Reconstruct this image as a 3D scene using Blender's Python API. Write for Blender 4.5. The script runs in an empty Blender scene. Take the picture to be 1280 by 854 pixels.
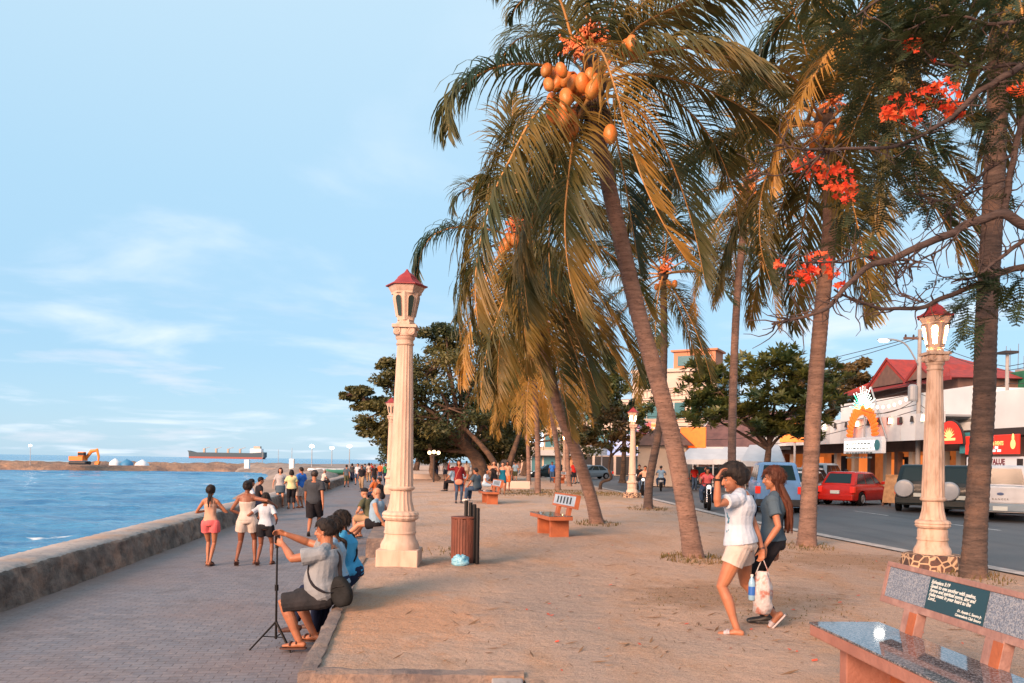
import bpy, math, random
import numpy as np
from mathutils import Vector as V, Matrix, noise, Euler
R = math.radians
rnd = random.Random(7)
SC = bpy.context.scene
COL = SC.collection
F, HC, HX, HY, ROLL = 1000.0, 1.55, 640.0, 577.0, 0.0147

# ---------------------------------------------------------------- photo <-> place
def ray(px, py):
    dx, dy = px - HX, HY - py
    ca, sa = math.cos(ROLL), math.sin(ROLL)
    return (dx*ca - dy*sa)/F, (dx*sa + dy*ca)/F
def W(px, py, Y):
    r, u = ray(px, py)
    return V((r*Y, Y, HC + u*Y))
def G(px, py, z=0.0):
    r, u = ray(px, py)
    Y = (HC - z)/(-u)
    return V((r*Y, Y, z))

def lin(h):
    if isinstance(h, str):
        h = h.lstrip('#')
        c = [int(h[i:i+2], 16)/255 for i in (0, 2, 4)]
        return tuple(x/12.92 if x <= 0.04045 else ((x+0.055)/1.055)**2.4 for x in c)
    return tuple(h[:3])

# ---------------------------------------------------------------- materials
MATS = {}
def mat(name, col, rough=0.7, col2=None, scale=6.0, bump=0.0, bscale=None, metal=0.0, spec=None,
        detail=6.0, emis=None, estr=0.0, trans=0.0, alpha=1.0, stretch=None, contrast=(0.35, 0.65), sss=0.0, coat=0.0, obj=True):
    if name in MATS: return MATS[name]
    m = bpy.data.materials.new(name); m.use_nodes = True
    nt = m.node_tree; N = nt.nodes; L = nt.links
    b = N['Principled BSDF']
    c1 = lin(col)
    b.inputs['Base Color'].default_value = (*c1, 1)
    b.inputs['Roughness'].default_value = rough
    b.inputs['Metallic'].default_value = metal
    if spec is not None: b.inputs['Specular IOR Level'].default_value = spec
    if sss:
        b.inputs['Subsurface Weight'].default_value = sss
        b.inputs['Subsurface Radius'].default_value = (0.02, 0.008, 0.004)
    if coat: b.inputs['Coat Weight'].default_value = coat
    if trans: b.inputs['Transmission Weight'].default_value = trans
    if alpha < 1: b.inputs['Alpha'].default_value = alpha
    if emis is not None:
        b.inputs['Emission Color'].default_value = (*lin(emis), 1)
        b.inputs['Emission Strength'].default_value = estr
    if col2 is not None or bump:
        tc = N.new('ShaderNodeTexCoord'); mp = N.new('ShaderNodeMapping')
        L.new(tc.outputs['Object'], mp.inputs['Vector'])
        if stretch: mp.inputs['Scale'].default_value = stretch
    if col2 is not None:
        n = N.new('ShaderNodeTexNoise'); n.inputs['Scale'].default_value = scale; n.inputs['Detail'].default_value = detail
        L.new(mp.outputs['Vector'], n.inputs['Vector'])
        r = N.new('ShaderNodeMapRange'); r.inputs['From Min'].default_value = contrast[0]; r.inputs['From Max'].default_value = contrast[1]
        L.new(n.outputs['Fac'], r.inputs['Value'])
        mx = N.new('ShaderNodeMix'); mx.data_type = 'RGBA'
        mx.inputs[6].default_value = (*c1, 1); mx.inputs[7].default_value = (*lin(col2), 1)
        L.new(r.outputs['Result'], mx.inputs[0]); L.new(mx.outputs[2], b.inputs['Base Color'])
    if bump:
        n2 = N.new('ShaderNodeTexNoise'); n2.inputs['Scale'].default_value = bscale or scale*4; n2.inputs['Detail'].default_value = 5
        L.new(mp.outputs['Vector'], n2.inputs['Vector'])
        bp = N.new('ShaderNodeBump'); bp.inputs['Strength'].default_value = bump; bp.inputs['Distance'].default_value = 0.02
        L.new(n2.outputs['Fac'], bp.inputs['Height']); L.new(bp.outputs['Normal'], b.inputs['Normal'])
    MATS[name] = m
    return m

def leafmat(name, c1, c2, rough=0.5, scale=1.2, trans=0.35, stretch=None):
    """two-sided leaf: diffuse + translucent, clump-scale variation between two given colours"""
    if name in MATS: return MATS[name]
    m = bpy.data.materials.new(name); m.use_nodes = True
    nt = m.node_tree; N = nt.nodes; L = nt.links
    b = N['Principled BSDF']; out = N['Material Output']
    tc = N.new('ShaderNodeTexCoord'); n = N.new('ShaderNodeTexNoise'); n.inputs['Scale'].default_value = scale; n.inputs['Detail'].default_value = 8
    mp = N.new('ShaderNodeMapping'); L.new(tc.outputs['Object'], mp.inputs['Vector'])
    if stretch: mp.inputs['Scale'].default_value = stretch
    L.new(mp.outputs['Vector'], n.inputs['Vector'])
    r = N.new('ShaderNodeMapRange'); r.inputs['From Min'].default_value = 0.38; r.inputs['From Max'].default_value = 0.62
    L.new(n.outputs['Fac'], r.inputs['Value'])
    mx = N.new('ShaderNodeMix'); mx.data_type = 'RGBA'
    mx.inputs[6].default_value = (*lin(c1), 1); mx.inputs[7].default_value = (*lin(c2), 1)
    L.new(r.outputs['Result'], mx.inputs[0])
    L.new(mx.outputs[2], b.inputs['Base Color']); b.inputs['Roughness'].default_value = rough
    t = N.new('ShaderNodeBsdfTranslucent'); L.new(mx.outputs[2], t.inputs['Color'])
    ms = N.new('ShaderNodeMixShader'); ms.inputs[0].default_value = trans
    L.new(b.outputs[0], ms.inputs[1]); L.new(t.outputs[0], ms.inputs[2]); L.new(ms.outputs[0], out.inputs['Surface'])
    MATS[name] = m
    return m

# ---------------------------------------------------------------- mesh builder
def ortho(t, s):
    t = t.normalized(); s = s - t*s.dot(t)
    if s.length < 1e-6:
        s = V((1, 0, 0)) if abs(t.x) < 0.9 else V((0, 1, 0))
        s = s - t*s.dot(t)
    s.normalize()
    return t, s, t.cross(s)

class MB:
    def __init__(s): s.v = []; s.f = []
    def add(s, vs, fs):
        o = len(s.v); s.v.extend([tuple(p) for p in vs]); s.f.extend([tuple(i+o for i in f) for f in fs]); return s
    def bx(s, x0, x1, y0, y1, z0, z1, M=None):
        vs = [V((x, y, z)) for z in (z0, z1) for y in (y0, y1) for x in (x0, x1)]
        if M is not None: vs = [M @ p for p in vs]
        return s.add(vs, [(0, 2, 3, 1), (4, 5, 7, 6), (0, 1, 5, 4), (2, 6, 7, 3), (0, 4, 6, 2), (1, 3, 7, 5)])
    def box(s, c, d, rz=0.0, M=None):
        m = Matrix.Translation(V(c)) @ Matrix.Rotation(rz, 4, 'Z')
        if M is not None: m = M @ m
        return s.bx(-d[0]/2, d[0]/2, -d[1]/2, d[1]/2, -d[2]/2, d[2]/2, m)
    def tube(s, pts, rad, n=8, cap=True):
        pts = [V(p) for p in pts]
        if not isinstance(rad, (list, tuple)): rad = [rad]*len(pts)
        side = V((1, 0, 0)); vs = []; fs = []
        t0 = pts[1]-pts[0]
        if abs(t0.normalized().x) > 0.9: side = V((0, 1, 0))
        for i, p in enumerate(pts):
            a = pts[max(i-1, 0)]; b = pts[min(i+1, len(pts)-1)]
            t, sd, up = ortho(b-a, side); side = sd
            for k in range(n):
                an = 2*math.pi*k/n
                vs.append(p + (sd*math.cos(an) + up*math.sin(an))*rad[i])
        for i in range(len(pts)-1):
            for k in range(n):
                fs.append((i*n+k, i*n+(k+1) % n, (i+1)*n+(k+1) % n, (i+1)*n+k))
        if cap:
            fs.append(tuple(range(n-1, -1, -1))); q = (len(pts)-1)*n
            fs.append(tuple(range(q, q+n)))
        return s.add(vs, fs)
    def loft(s, pts, rads, side, n=14, round0=True, round1=True):
        """closed elliptical loft; rads = [(r_side, r_other)]"""
        pts = [V(p) for p in pts]; rads = [(r, r) if not isinstance(r, tuple) else r for r in rads]
        side = V(side)
        if round0:
            t = (pts[0]-pts[1]).normalized(); r = rads[0]; m = min(r)
            pts = [pts[0]+t*m*0.85, pts[0]+t*m*0.55] + pts; rads = [(r[0]*0.45, r[1]*0.45), (r[0]*0.82, r[1]*0.82)] + rads
        if round1:
            t = (pts[-1]-pts[-2]).normalized(); r = rads[-1]; m = min(r)
            pts = pts + [pts[-1]+t*m*0.55, pts[-1]+t*m*0.85]; rads = rads + [(r[0]*0.82, r[1]*0.82), (r[0]*0.45, r[1]*0.45)]
        vs = []; fs = []
        for i, p in enumerate(pts):
            a = pts[max(i-1, 0)]; b = pts[min(i+1, len(pts)-1)]
            t, sd, up = ortho(b-a, side)
            for k in range(n):
                an = 2*math.pi*k/n
                vs.append(p + sd*math.cos(an)*rads[i][0] + up*math.sin(an)*rads[i][1])
        for i in range(len(pts)-1):
            for k in range(n):
                fs.append((i*n+k, i*n+(k+1) % n, (i+1)*n+(k+1) % n, (i+1)*n+k))
        fs.append(tuple(range(n-1, -1, -1))); q = (len(pts)-1)*n
        fs.append(tuple(range(q, q+n)))
        return s.add(vs, fs)
    def ell(s, c, r, M=None, nu=12, nv=8):
        c = V(c); vs = []; fs = []
        M3 = M if M is not None else Matrix.Identity(3)
        vs.append(c + M3 @ V((0, 0, -r[2])))
        for j in range(1, nv):
            ph = math.pi*j/nv - math.pi/2
            for i in range(nu):
                th = 2*math.pi*i/nu
                vs.append(c + M3 @ V((r[0]*math.cos(ph)*math.cos(th), r[1]*math.cos(ph)*math.sin(th), r[2]*math.sin(ph))))
        vs.append(c + M3 @ V((0, 0, r[2])))
        for i in range(nu): fs.append((0, 1+(i+1) % nu, 1+i))
        for j in range(nv-2):
            for i in range(nu):
                a = 1+j*nu; b = a+nu
                fs.append((a+i, a+(i+1) % nu, b+(i+1) % nu, b+i))
        a = 1+(nv-2)*nu
        for i in range(nu): fs.append((a+i, a+(i+1) % nu, len(vs)-1))
        return s.add(vs, fs)
    def lathe(s, prof, n=24, c=(0, 0, 0), mod=None, sq=None):
        vs = []; fs = []; c = V(c)
        for (r, z) in prof:
            for k in range(n):
                an = 2*math.pi*k/n
                rr = r*(mod(an, z) if mod else 1)
                vs.append(c + V((rr*math.cos(an), rr*math.sin(an), z)))
        for i in range(len(prof)-1):
            for k in range(n):
                fs.append((i*n+k, i*n+(k+1) % n, (i+1)*n+(k+1) % n, (i+1)*n+k))
        fs.append(tuple(range(n-1, -1, -1))); q = (len(prof)-1)*n
        fs.append(tuple(range(q, q+n)))
        return s.add(vs, fs)
    def prism(s, poly, d0, d1, plane='xz', M=None):
        """extrude 2-D polygon; plane 'xz' extrudes along y, 'xy' along z, 'yz' along x"""
        n = len(poly)
        def P(a, b, d):
            p = {'xz': V((a, d, b)), 'xy': V((a, b, d)), 'yz': V((d, a, b))}[plane]
            return M @ p if M is not None else p
        vs = [P(a, b, d0) for a, b in poly] + [P(a, b, d1) for a, b in poly]
        fs = [tuple(range(n-1, -1, -1)), tuple(range(n, 2*n))] + [(i, (i+1) % n, n+(i+1) % n, n+i) for i in range(n)]
        return s.add(vs, fs)
    def quad(s, a, b, c, d): return s.add([a, b, c, d], [(0, 1, 2, 3)])
    def xf(s, M):
        s.v = [tuple(M @ V(p)) for p in s.v]; return s
    def build(s, name, m=None, parent=None, smooth=None, recalc=True, bevel=0.0):
        me = bpy.data.meshes.new(name); me.from_pydata(s.v, [], s.f)
        if recalc:
            import bmesh
            bm = bmesh.new(); bm.from_mesh(me); bmesh.ops.recalc_face_normals(bm, faces=bm.faces); bm.to_mesh(me); bm.free()
        if m: me.materials.append(m)
        if smooth is not None:
            me.polygons.foreach_set('use_smooth', [True]*len(me.polygons))
            if smooth < 180: me.set_sharp_from_angle(angle=R(smooth))
        o = bpy.data.objects.new(name, me); COL.objects.link(o)
        if parent is not None: o.parent = parent
        if bevel:
            b = o.modifiers.new('bevel', 'BEVEL'); b.width = bevel; b.segments = 2; b.limit_method = 'ANGLE'; b.angle_limit = R(35)
        return o

def tag(o, label=None, cat=None, group=None, kind=None):
    if label: o['label'] = label
    if cat: o['category'] = cat
    if group: o['group'] = group
    if kind: o['kind'] = kind
    return o
def empty(name, loc=(0, 0, 0), rz=0.0, label=None, cat=None, group=None):
    o = bpy.data.objects.new(name, None); COL.objects.link(o)
    o.location = loc; o.rotation_euler = (0, 0, rz); o.empty_display_size = 0.2
    return tag(o, label, cat, group)
def kids(o): return [c for c in bpy.data.objects if c.parent == o]
def copy_tree(o, parent=None):
    ch = kids(o)
    c = o.copy(); COL.objects.link(c); c.parent = parent
    for k in ch: copy_tree(k, c)
    return c
def dup(o, loc, rz=0.0, label=None, scale=None, group=None):
    c = copy_tree(o); c.location = loc; c.rotation_euler = (0, 0, rz)
    if label: c['label'] = label
    if scale: c.scale = (scale,)*3 if not isinstance(scale, tuple) else scale
    if group: c['group'] = group
    return c
def text(body, size, M, m, parent, name='lettering', align='CENTER', depth=0.004, shear=0.0, bold=0.0, sx=1.0):
    cu = bpy.data.curves.new(name, 'FONT'); cu.body = body; cu.size = size; cu.align_x = align; cu.align_y = 'CENTER'
    cu.extrude = depth; cu.shear = shear; cu.offset = bold; cu.resolution_u = 3
    t = bpy.data.objects.new(name, cu); COL.objects.link(t)
    dg = bpy.context.evaluated_depsgraph_get()
    me = bpy.data.meshes.new_from_object(t.evaluated_get(dg)); bpy.data.objects.remove(t)
    me.transform(M @ Matrix.Diagonal((sx, 1, 1, 1))); me.materials.clear(); me.materials.append(m)
    o = bpy.data.objects.new(name, me); COL.objects.link(o); o.parent = parent
    return o
FACE = Matrix.Rotation(math.pi/2, 4, 'X')      # text standing upright, readable from -y
def spline(pts, n):
    """Catmull-Rom through pts -> n+1 samples"""
    pts = [V(p) for p in pts]
    P = [pts[0]*2-pts[1]] + pts + [pts[-1]*2-pts[-2]]
    out = []; m = len(pts)-1
    for i in range(n+1):
        t = i/n*m; k = min(int(t), m-1); u = t-k
        a, b, c, d = P[k], P[k+1], P[k+2], P[k+3]
        out.append(0.5*((2*b) + (c-a)*u + (2*a-5*b+4*c-d)*u*u + (3*b-a-3*c+d)*u**3))
    return out
def interp(tab, x):
    if x <= tab[0][0]: return tab[0][1]
    for (a, p), (b, q) in zip(tab, tab[1:]):
        if x <= b:
            t = (x-a)/(b-a)
            return p+(q-p)*t if not isinstance(p, tuple) else tuple(i+(j-i)*t for i, j in zip(p, q))
    return tab[-1][1]
EXPOSURE = 1.02
SKY_STR = 0.14
SKYC = [(.40, .61, .79), (.35, .59, .80), (.42, .66, .84), (.60, .79, .90), (.62, .80, .90)]
GLOW = (3.6, 2.2, 1.7)
SUN_E_DEG = 20
SUN_A_DEG = 215
LAMP_W = 180
SUN_E, SUN_ANG, SUN_COL = 3.8, 26, (1.0, 0.59, 0.38)
CLOUD1 = (3.5, 3.8, 4.2)
CLOUD2 = (4.2, 3.8, 4.0)
LAMP_STR = 5.0
# ================================================================ camera, sky, sun
cam = bpy.data.objects.new('camera', bpy.data.cameras.new('camera')); COL.objects.link(cam); SC.camera = cam
cam.data.sensor_width = 36; cam.data.lens = 36*F/1280; cam.data.shift_y = 150/1280
cam.data.clip_start = 0.05; cam.data.clip_end = 12000
_c, _s = math.cos(ROLL), math.sin(ROLL)
cam.matrix_world = Matrix(((_c, -_s, 0, 0), (0, 0, -1, 0), (_s, _c, 0, HC), (0, 0, 0, 1)))
SC.view_settings.view_transform = 'Standard'; SC.view_settings.look = 'None'; SC.view_settings.gamma = 1
SC.view_settings.exposure = EXPOSURE
SC.view_settings.use_curve_mapping = False
SC.cycles.use_denoising = True
SC.cycles.max_bounces = 6; SC.cycles.transparent_max_bounces = 8; SC.cycles.caustics_reflective = False; SC.cycles.caustics_refractive = False

SUN_EL, SUN_AZ = R(SUN_E_DEG), R(SUN_A_DEG)     # low warm light from behind the viewer, a little to the left (azimuth clockwise from +Y)
w = bpy.data.worlds.new('World'); SC.world = w; w.use_nodes = True
nt = w.node_tree; N = nt.nodes; L = nt.links; N.clear()
out = N.new('ShaderNodeOutputWorld'); bg = N.new('ShaderNodeBackground'); bg.inputs['Strength'].default_value = SKY_STR
sky = N.new('ShaderNodeTexSky'); sky.sky_type = 'NISHITA'; sky.sun_disc = False
sky.sun_elevation = SUN_EL; sky.sun_rotation = SUN_AZ; sky.altitude = 0; sky.air_density = 1.0; sky.dust_density = 0.6; sky.ozone_density = 1.6
tc = N.new('ShaderNodeTexCoord'); sep = N.new('ShaderNodeSeparateXYZ'); L.new(tc.outputs['Generated'], sep.inputs[0])
rp = N.new('ShaderNodeValToRGB'); L.new(sep.outputs['Z'], rp.inputs[0]); el_ = rp.color_ramp.elements
el_[0].position = 0.0; el_[0].color = (*SKYC[0], 1); el_[1].position = 1.0; el_[1].color = (*SKYC[-1], 1)
for q_, c_ in zip((.12, .30, .6), SKYC[1:4]): e_ = el_.new(q_); e_.color = (*c_, 1)
sc_ = N.new('ShaderNodeVectorMath'); sc_.operation = 'SCALE'; L.new(rp.outputs[0], sc_.inputs[0]); sc_.inputs['Scale'].default_value = 4.0
dusk = N.new('ShaderNodeMapRange'); L.new(sep.outputs['Y'], dusk.inputs['Value']); dusk.inputs['From Min'].default_value = -.15; dusk.inputs['From Max'].default_value = -.95   # afterglow behind the viewer
lowz = N.new('ShaderNodeMapRange'); L.new(sep.outputs['Z'], lowz.inputs['Value']); lowz.inputs['From Min'].default_value = .65; lowz.inputs['From Max'].default_value = .05
mdu = N.new('ShaderNodeMath'); mdu.operation = 'MULTIPLY'; L.new(dusk.outputs[0], mdu.inputs[0]); L.new(lowz.outputs[0], mdu.inputs[1])
mg = N.new('ShaderNodeMix'); mg.data_type = 'RGBA'; L.new(mdu.outputs[0], mg.inputs[0]); L.new(sc_.outputs[0], mg.inputs[6]); mg.inputs[7].default_value = (*GLOW, 1)
hsv = N.new('ShaderNodeMix'); hsv.data_type = 'RGBA'; hsv.inputs[0].default_value = .88; L.new(sky.outputs[0], hsv.inputs[6]); L.new(mg.outputs[2], hsv.inputs[7])
hsv_out = hsv.outputs[2]
def wmath(op, a, b=None):
    n = N.new('ShaderNodeMath'); n.operation = op
    for i, q in enumerate((a, b)):
        if q is None: continue
        if isinstance(q, (int, float)): n.inputs[i].default_value = q
        else: L.new(q, n.inputs[i])
    return n.outputs[0]
# clouds: thin flat layers low over the sea, seen as a sheet high above the ground
zc = wmath('MAXIMUM', sep.outputs['Z'], 0.0)
den = wmath('ADD', zc, 0.09)
cx = wmath('DIVIDE', sep.outputs['X'], den); cy = wmath('DIVIDE', sep.outputs['Y'], den)
cmb = N.new('ShaderNodeCombineXYZ'); L.new(cx, cmb.inputs[0]); L.new(cy, cmb.inputs[1])
cn = N.new('ShaderNodeTexNoise'); cn.inputs['Scale'].default_value = 0.9; cn.inputs['Detail'].default_value = 9; cn.inputs['Roughness'].default_value = 0.52
cn.inputs['Distortion'].default_value = 0.35
L.new(cmb.outputs[0], cn.inputs['Vector'])
cr = N.new('ShaderNodeMapRange'); cr.inputs['From Min'].default_value = 0.50; cr.inputs['From Max'].default_value = 0.74; cr.interpolation_type = 'SMOOTHSTEP'
L.new(cn.outputs['Fac'], cr.inputs['Value'])
# band of low clouds
bnd = N.new('ShaderNodeMapRange'); bnd.inputs['From Min'].default_value = 0.62; bnd.inputs['From Max'].default_value = 0.05; bnd.inputs['To Min'].default_value = 0.16; bnd.inputs['To Max'].default_value = 0.8
L.new(sep.outputs['Z'], bnd.inputs['Value'])
fac = wmath('MULTIPLY', cr.outputs['Result'], bnd.outputs['Result'])
# small heaped clouds near the sea horizon
mp = N.new('ShaderNodeMapping'); mp.inputs['Scale'].default_value = (4.2, 4.2, 26); L.new(tc.outputs['Generated'], mp.inputs['Vector'])
hn = N.new('ShaderNodeTexNoise'); hn.inputs['Scale'].default_value = 1.0; hn.inputs['Detail'].default_value = 8; hn.inputs['Roughness'].default_value = 0.55
L.new(mp.outputs[0], hn.inputs['Vector'])
hr = N.new('ShaderNodeMapRange'); hr.inputs['From Min'].default_value = 0.53; hr.inputs['From Max'].default_value = 0.70; L.new(hn.outputs['Fac'], hr.inputs['Value'])
hb = N.new('ShaderNodeMapRange'); hb.inputs['From Min'].default_value = 0.22; hb.inputs['From Max'].default_value = 0.04; hb.inputs['To Max'].default_value = 0.65
L.new(sep.outputs['Z'], hb.inputs['Value'])
fac2 = wmath('MULTIPLY', hr.outputs['Result'], hb.outputs['Result'])
mx1 = N.new('ShaderNodeMix'); mx1.data_type = 'RGBA'; L.new(fac, mx1.inputs[0]); L.new(hsv_out, mx1.inputs[6]); mx1.inputs[7].default_value = (*CLOUD1, 1)
mx2 = N.new('ShaderNodeMix'); mx2.data_type = 'RGBA'; L.new(fac2, mx2.inputs[0]); L.new(mx1.outputs[2], mx2.inputs[6]); mx2.inputs[7].default_value = (*CLOUD2, 1)
L.new(mx2.outputs[2], bg.inputs['Color']); L.new(bg.outputs[0], out.inputs['Surface'])

sun = bpy.data.lights.new('sun', 'SUN'); sun.energy = SUN_E; sun.angle = R(SUN_ANG); sun.color = SUN_COL
so = bpy.data.objects.new('sun', sun); COL.objects.link(so)
sd = V((math.sin(SUN_AZ)*math.cos(SUN_EL), math.cos(SUN_AZ)*math.cos(SUN_EL), math.sin(SUN_EL)))
so.rotation_euler = sd.to_track_quat('Z', 'Y').to_euler(); so.location = (0, -10, 20)

# ================================================================ ground materials
def nodes_of(name, rough=0.9):
    m = bpy.data.materials.new(name); m.use_nodes = True; MATS[name] = m
    nt = m.node_tree; b = nt.nodes['Principled BSDF']; b.inputs['Roughness'].default_value = rough
    return m, nt.nodes, nt.links, b
def noise_n(N, L, vec, scale, detail=6, rough=0.55, dist=0.0):
    n = N.new('ShaderNodeTexNoise'); n.inputs['Scale'].default_value = scale; n.inputs['Detail'].default_value = detail
    n.inputs['Roughness'].default_value = rough; n.inputs['Distortion'].default_value = dist; L.new(vec, n.inputs['Vector']); return n.outputs['Fac']
def rng(N, L, v, a, b, c=0.0, d=1.0):
    r = N.new('ShaderNodeMapRange'); r.inputs['From Min'].default_value = a; r.inputs['From Max'].default_value = b
    r.inputs['To Min'].default_value = c; r.inputs['To Max'].default_value = d; L.new(v, r.inputs['Value']); return r.outputs['Result']
def mixc(N, L, f, a, b, blend='MIX'):
    m = N.new('ShaderNodeMix'); m.data_type = 'RGBA'; m.blend_type = blend
    if isinstance(f, float): m.inputs[0].default_value = f
    else: L.new(f, m.inputs[0])
    for i, q in ((6, a), (7, b)):
        if isinstance(q, (tuple, str)): m.inputs[i].default_value = (*lin(q), 1)
        else: L.new(q, m.inputs[i])
    return m.outputs[2]
def bump_n(N, L, b, h, st=0.4, dist=0.02, prev=None):
    n = N.new('ShaderNodeBump'); n.inputs['Strength'].default_value = st; n.inputs['Distance'].default_value = dist; L.new(h, n.inputs['Height'])
    if prev is not None: L.new(prev, n.inputs['Normal'])
    L.new(n.outputs[0], b.inputs['Normal']); return n.outputs[0]
def vec_n(N, L, scale=(1, 1, 1), rz=0.0):
    t = N.new('ShaderNodeTexCoord'); m = N.new('ShaderNodeMapping'); m.inputs['Scale'].default_value = scale; m.inputs['Rotation'].default_value = (0, 0, rz)
    L.new(t.outputs['Object'], m.inputs['Vector']); return m.outputs[0]

# sand
m_sand, N, L, b = nodes_of('sand', 0.95)
v = vec_n(N, L)
c = mixc(N, L, rng(N, L, noise_n(N, L, v, 0.45, 6), 0.38, 0.60), (0.60, 0.40, 0.295), (0.44, 0.325, 0.27))
c = mixc(N, L, rng(N, L, noise_n(N, L, vec_n(N, L, (1, 0.35, 1)), 1.3, 7, 0.6), 0.47, 0.66), c, (0.50, 0.275, 0.15))
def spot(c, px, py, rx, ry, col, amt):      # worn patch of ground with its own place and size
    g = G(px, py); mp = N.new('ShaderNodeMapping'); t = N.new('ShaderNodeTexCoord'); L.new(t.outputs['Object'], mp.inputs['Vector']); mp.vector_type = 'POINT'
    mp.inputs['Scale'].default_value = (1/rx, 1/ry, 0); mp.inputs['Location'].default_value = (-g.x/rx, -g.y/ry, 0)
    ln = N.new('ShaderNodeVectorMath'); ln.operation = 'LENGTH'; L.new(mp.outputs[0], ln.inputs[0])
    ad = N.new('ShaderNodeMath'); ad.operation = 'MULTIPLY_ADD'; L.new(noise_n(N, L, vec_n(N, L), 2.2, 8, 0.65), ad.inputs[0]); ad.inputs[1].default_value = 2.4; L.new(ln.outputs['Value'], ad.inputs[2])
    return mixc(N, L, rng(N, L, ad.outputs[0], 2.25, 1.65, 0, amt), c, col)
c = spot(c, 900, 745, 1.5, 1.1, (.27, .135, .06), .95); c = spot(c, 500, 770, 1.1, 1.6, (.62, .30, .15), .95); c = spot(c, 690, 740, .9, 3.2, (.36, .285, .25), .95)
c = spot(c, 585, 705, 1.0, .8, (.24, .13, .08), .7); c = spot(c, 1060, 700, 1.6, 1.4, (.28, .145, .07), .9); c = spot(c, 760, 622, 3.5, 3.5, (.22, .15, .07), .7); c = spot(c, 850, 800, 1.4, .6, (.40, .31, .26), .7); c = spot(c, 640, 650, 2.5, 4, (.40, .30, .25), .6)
c = mixc(N, L, rng(N, L, noise_n(N, L, v, 9, 6, 0.7), 0.56, 0.72, 0, 0.65), c, (0.26, 0.16, 0.11))
c = mixc(N, L, rng(N, L, noise_n(N, L, v, 55, 3, 0.6), 0.35, 0.66, 0, 0.65), c, (0.60, 0.45, 0.34))
c = mixc(N, L, rng(N, L, noise_n(N, L, v, 120, 2, 0.6), 0.5, 0.62, 0, 0.45), c, (0.20, 0.13, 0.095))
c = mixc(N, L, rng(N, L, noise_n(N, L, v, 38, 2, 0.6), 0.66, 0.72, 0, 0.8), c, (0.13, 0.08, 0.06))
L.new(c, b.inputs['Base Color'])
p = bump_n(N, L, b, noise_n(N, L, v, 4.0, 9, 0.7), 0.9, 0.14)
bump_n(N, L, b, noise_n(N, L, v, 40, 5, 0.7), 0.5, 0.015, p)
# pavers
m_pav, N, L, b = nodes_of('pavers', 0.75)
v = vec_n(N, L, (1, 1, 1), R(-8))
br = N.new('ShaderNodeTexBrick'); br.inputs['Scale'].default_value = 1.0; br.inputs['Brick Width'].default_value = 0.19; br.inputs['Row Height'].default_value = 0.095
br.inputs['Mortar Size'].default_value = 0.007; br.inputs['Mortar Smooth'].default_value = 0.4; br.inputs['Bias'].default_value = 0
br.inputs['Color1'].default_value = (0.165, 0.170, 0.200, 1); br.inputs['Color2'].default_value = (0.225, 0.215, 0.235, 1); br.inputs['Mortar'].default_value = (0.125, 0.115, 0.125, 1)
L.new(v, br.inputs['Vector'])
c = mixc(N, L, rng(N, L, noise_n(N, L, v, 0.5, 6, 0.6), 0.46, 0.70, 0, 0.65), br.outputs['Color'], (0.22, 0.155, 0.14))
c = mixc(N, L, rng(N, L, noise_n(N, L, v, 2.3, 7, 0.7), 0.5, 0.72, 0, 0.6), c, (0.085, 0.075, 0.08))
sx = N.new('ShaderNodeSeparateXYZ'); L.new(vec_n(N, L), sx.inputs[0])
u_ = N.new('ShaderNodeMath'); u_.operation = 'MULTIPLY_ADD'; L.new(sx.outputs['Y'], u_.inputs[0]); u_.inputs[1].default_value = 0.13; L.new(sx.outputs['X'], u_.inputs[2])
c = mixc(N, L, rng(N, L, u_.outputs[0], -3.9, -5.1, 0, 0.6), c, (0.26, 0.155, 0.115))     # drifted sand lies along the sea wall
c = mixc(N, L, rng(N, L, noise_n(N, L, v, 14, 3, 0.7), 0.58, 0.72, 0, 0.6), c, (0.34, 0.28, 0.25))
L.new(c, b.inputs['Base Color'])
iv = N.new('ShaderNodeMath'); iv.operation = 'SUBTRACT'; iv.inputs[0].default_value = 1.0; L.new(br.outputs['Fac'], iv.inputs[1])
p = bump_n(N, L, b, iv.outputs[0], 0.7, 0.012)
bump_n(N, L, b, noise_n(N, L, v, 5, 8, 0.7), 0.45, 0.03, p)
# asphalt
m_road, N, L, b = nodes_of('asphalt', 0.7)
v = vec_n(N, L)
c = mixc(N, L, rng(N, L, noise_n(N, L, v, 0.35, 6, 0.6), 0.38, 0.64), (0.075, 0.085, 0.095), (0.115, 0.115, 0.12))
c = mixc(N, L, rng(N, L, noise_n(N, L, v, 60, 3, 0.7), 0.45, 0.7, 0, 0.5), c, (0.17, 0.165, 0.16))
c = mixc(N, L, rng(N, L, noise_n(N, L, vec_n(N, L, (1.2, 0.12, 1), R(-6)), 1.2, 5, 0.6), 0.5, 0.68, 0, 0.6), c, (0.05, 0.053, 0.06))
L.new(c, b.inputs['Base Color']); bump_n(N, L, b, noise_n(N, L, v, 70, 3, 0.7), 0.4, 0.01)
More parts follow.
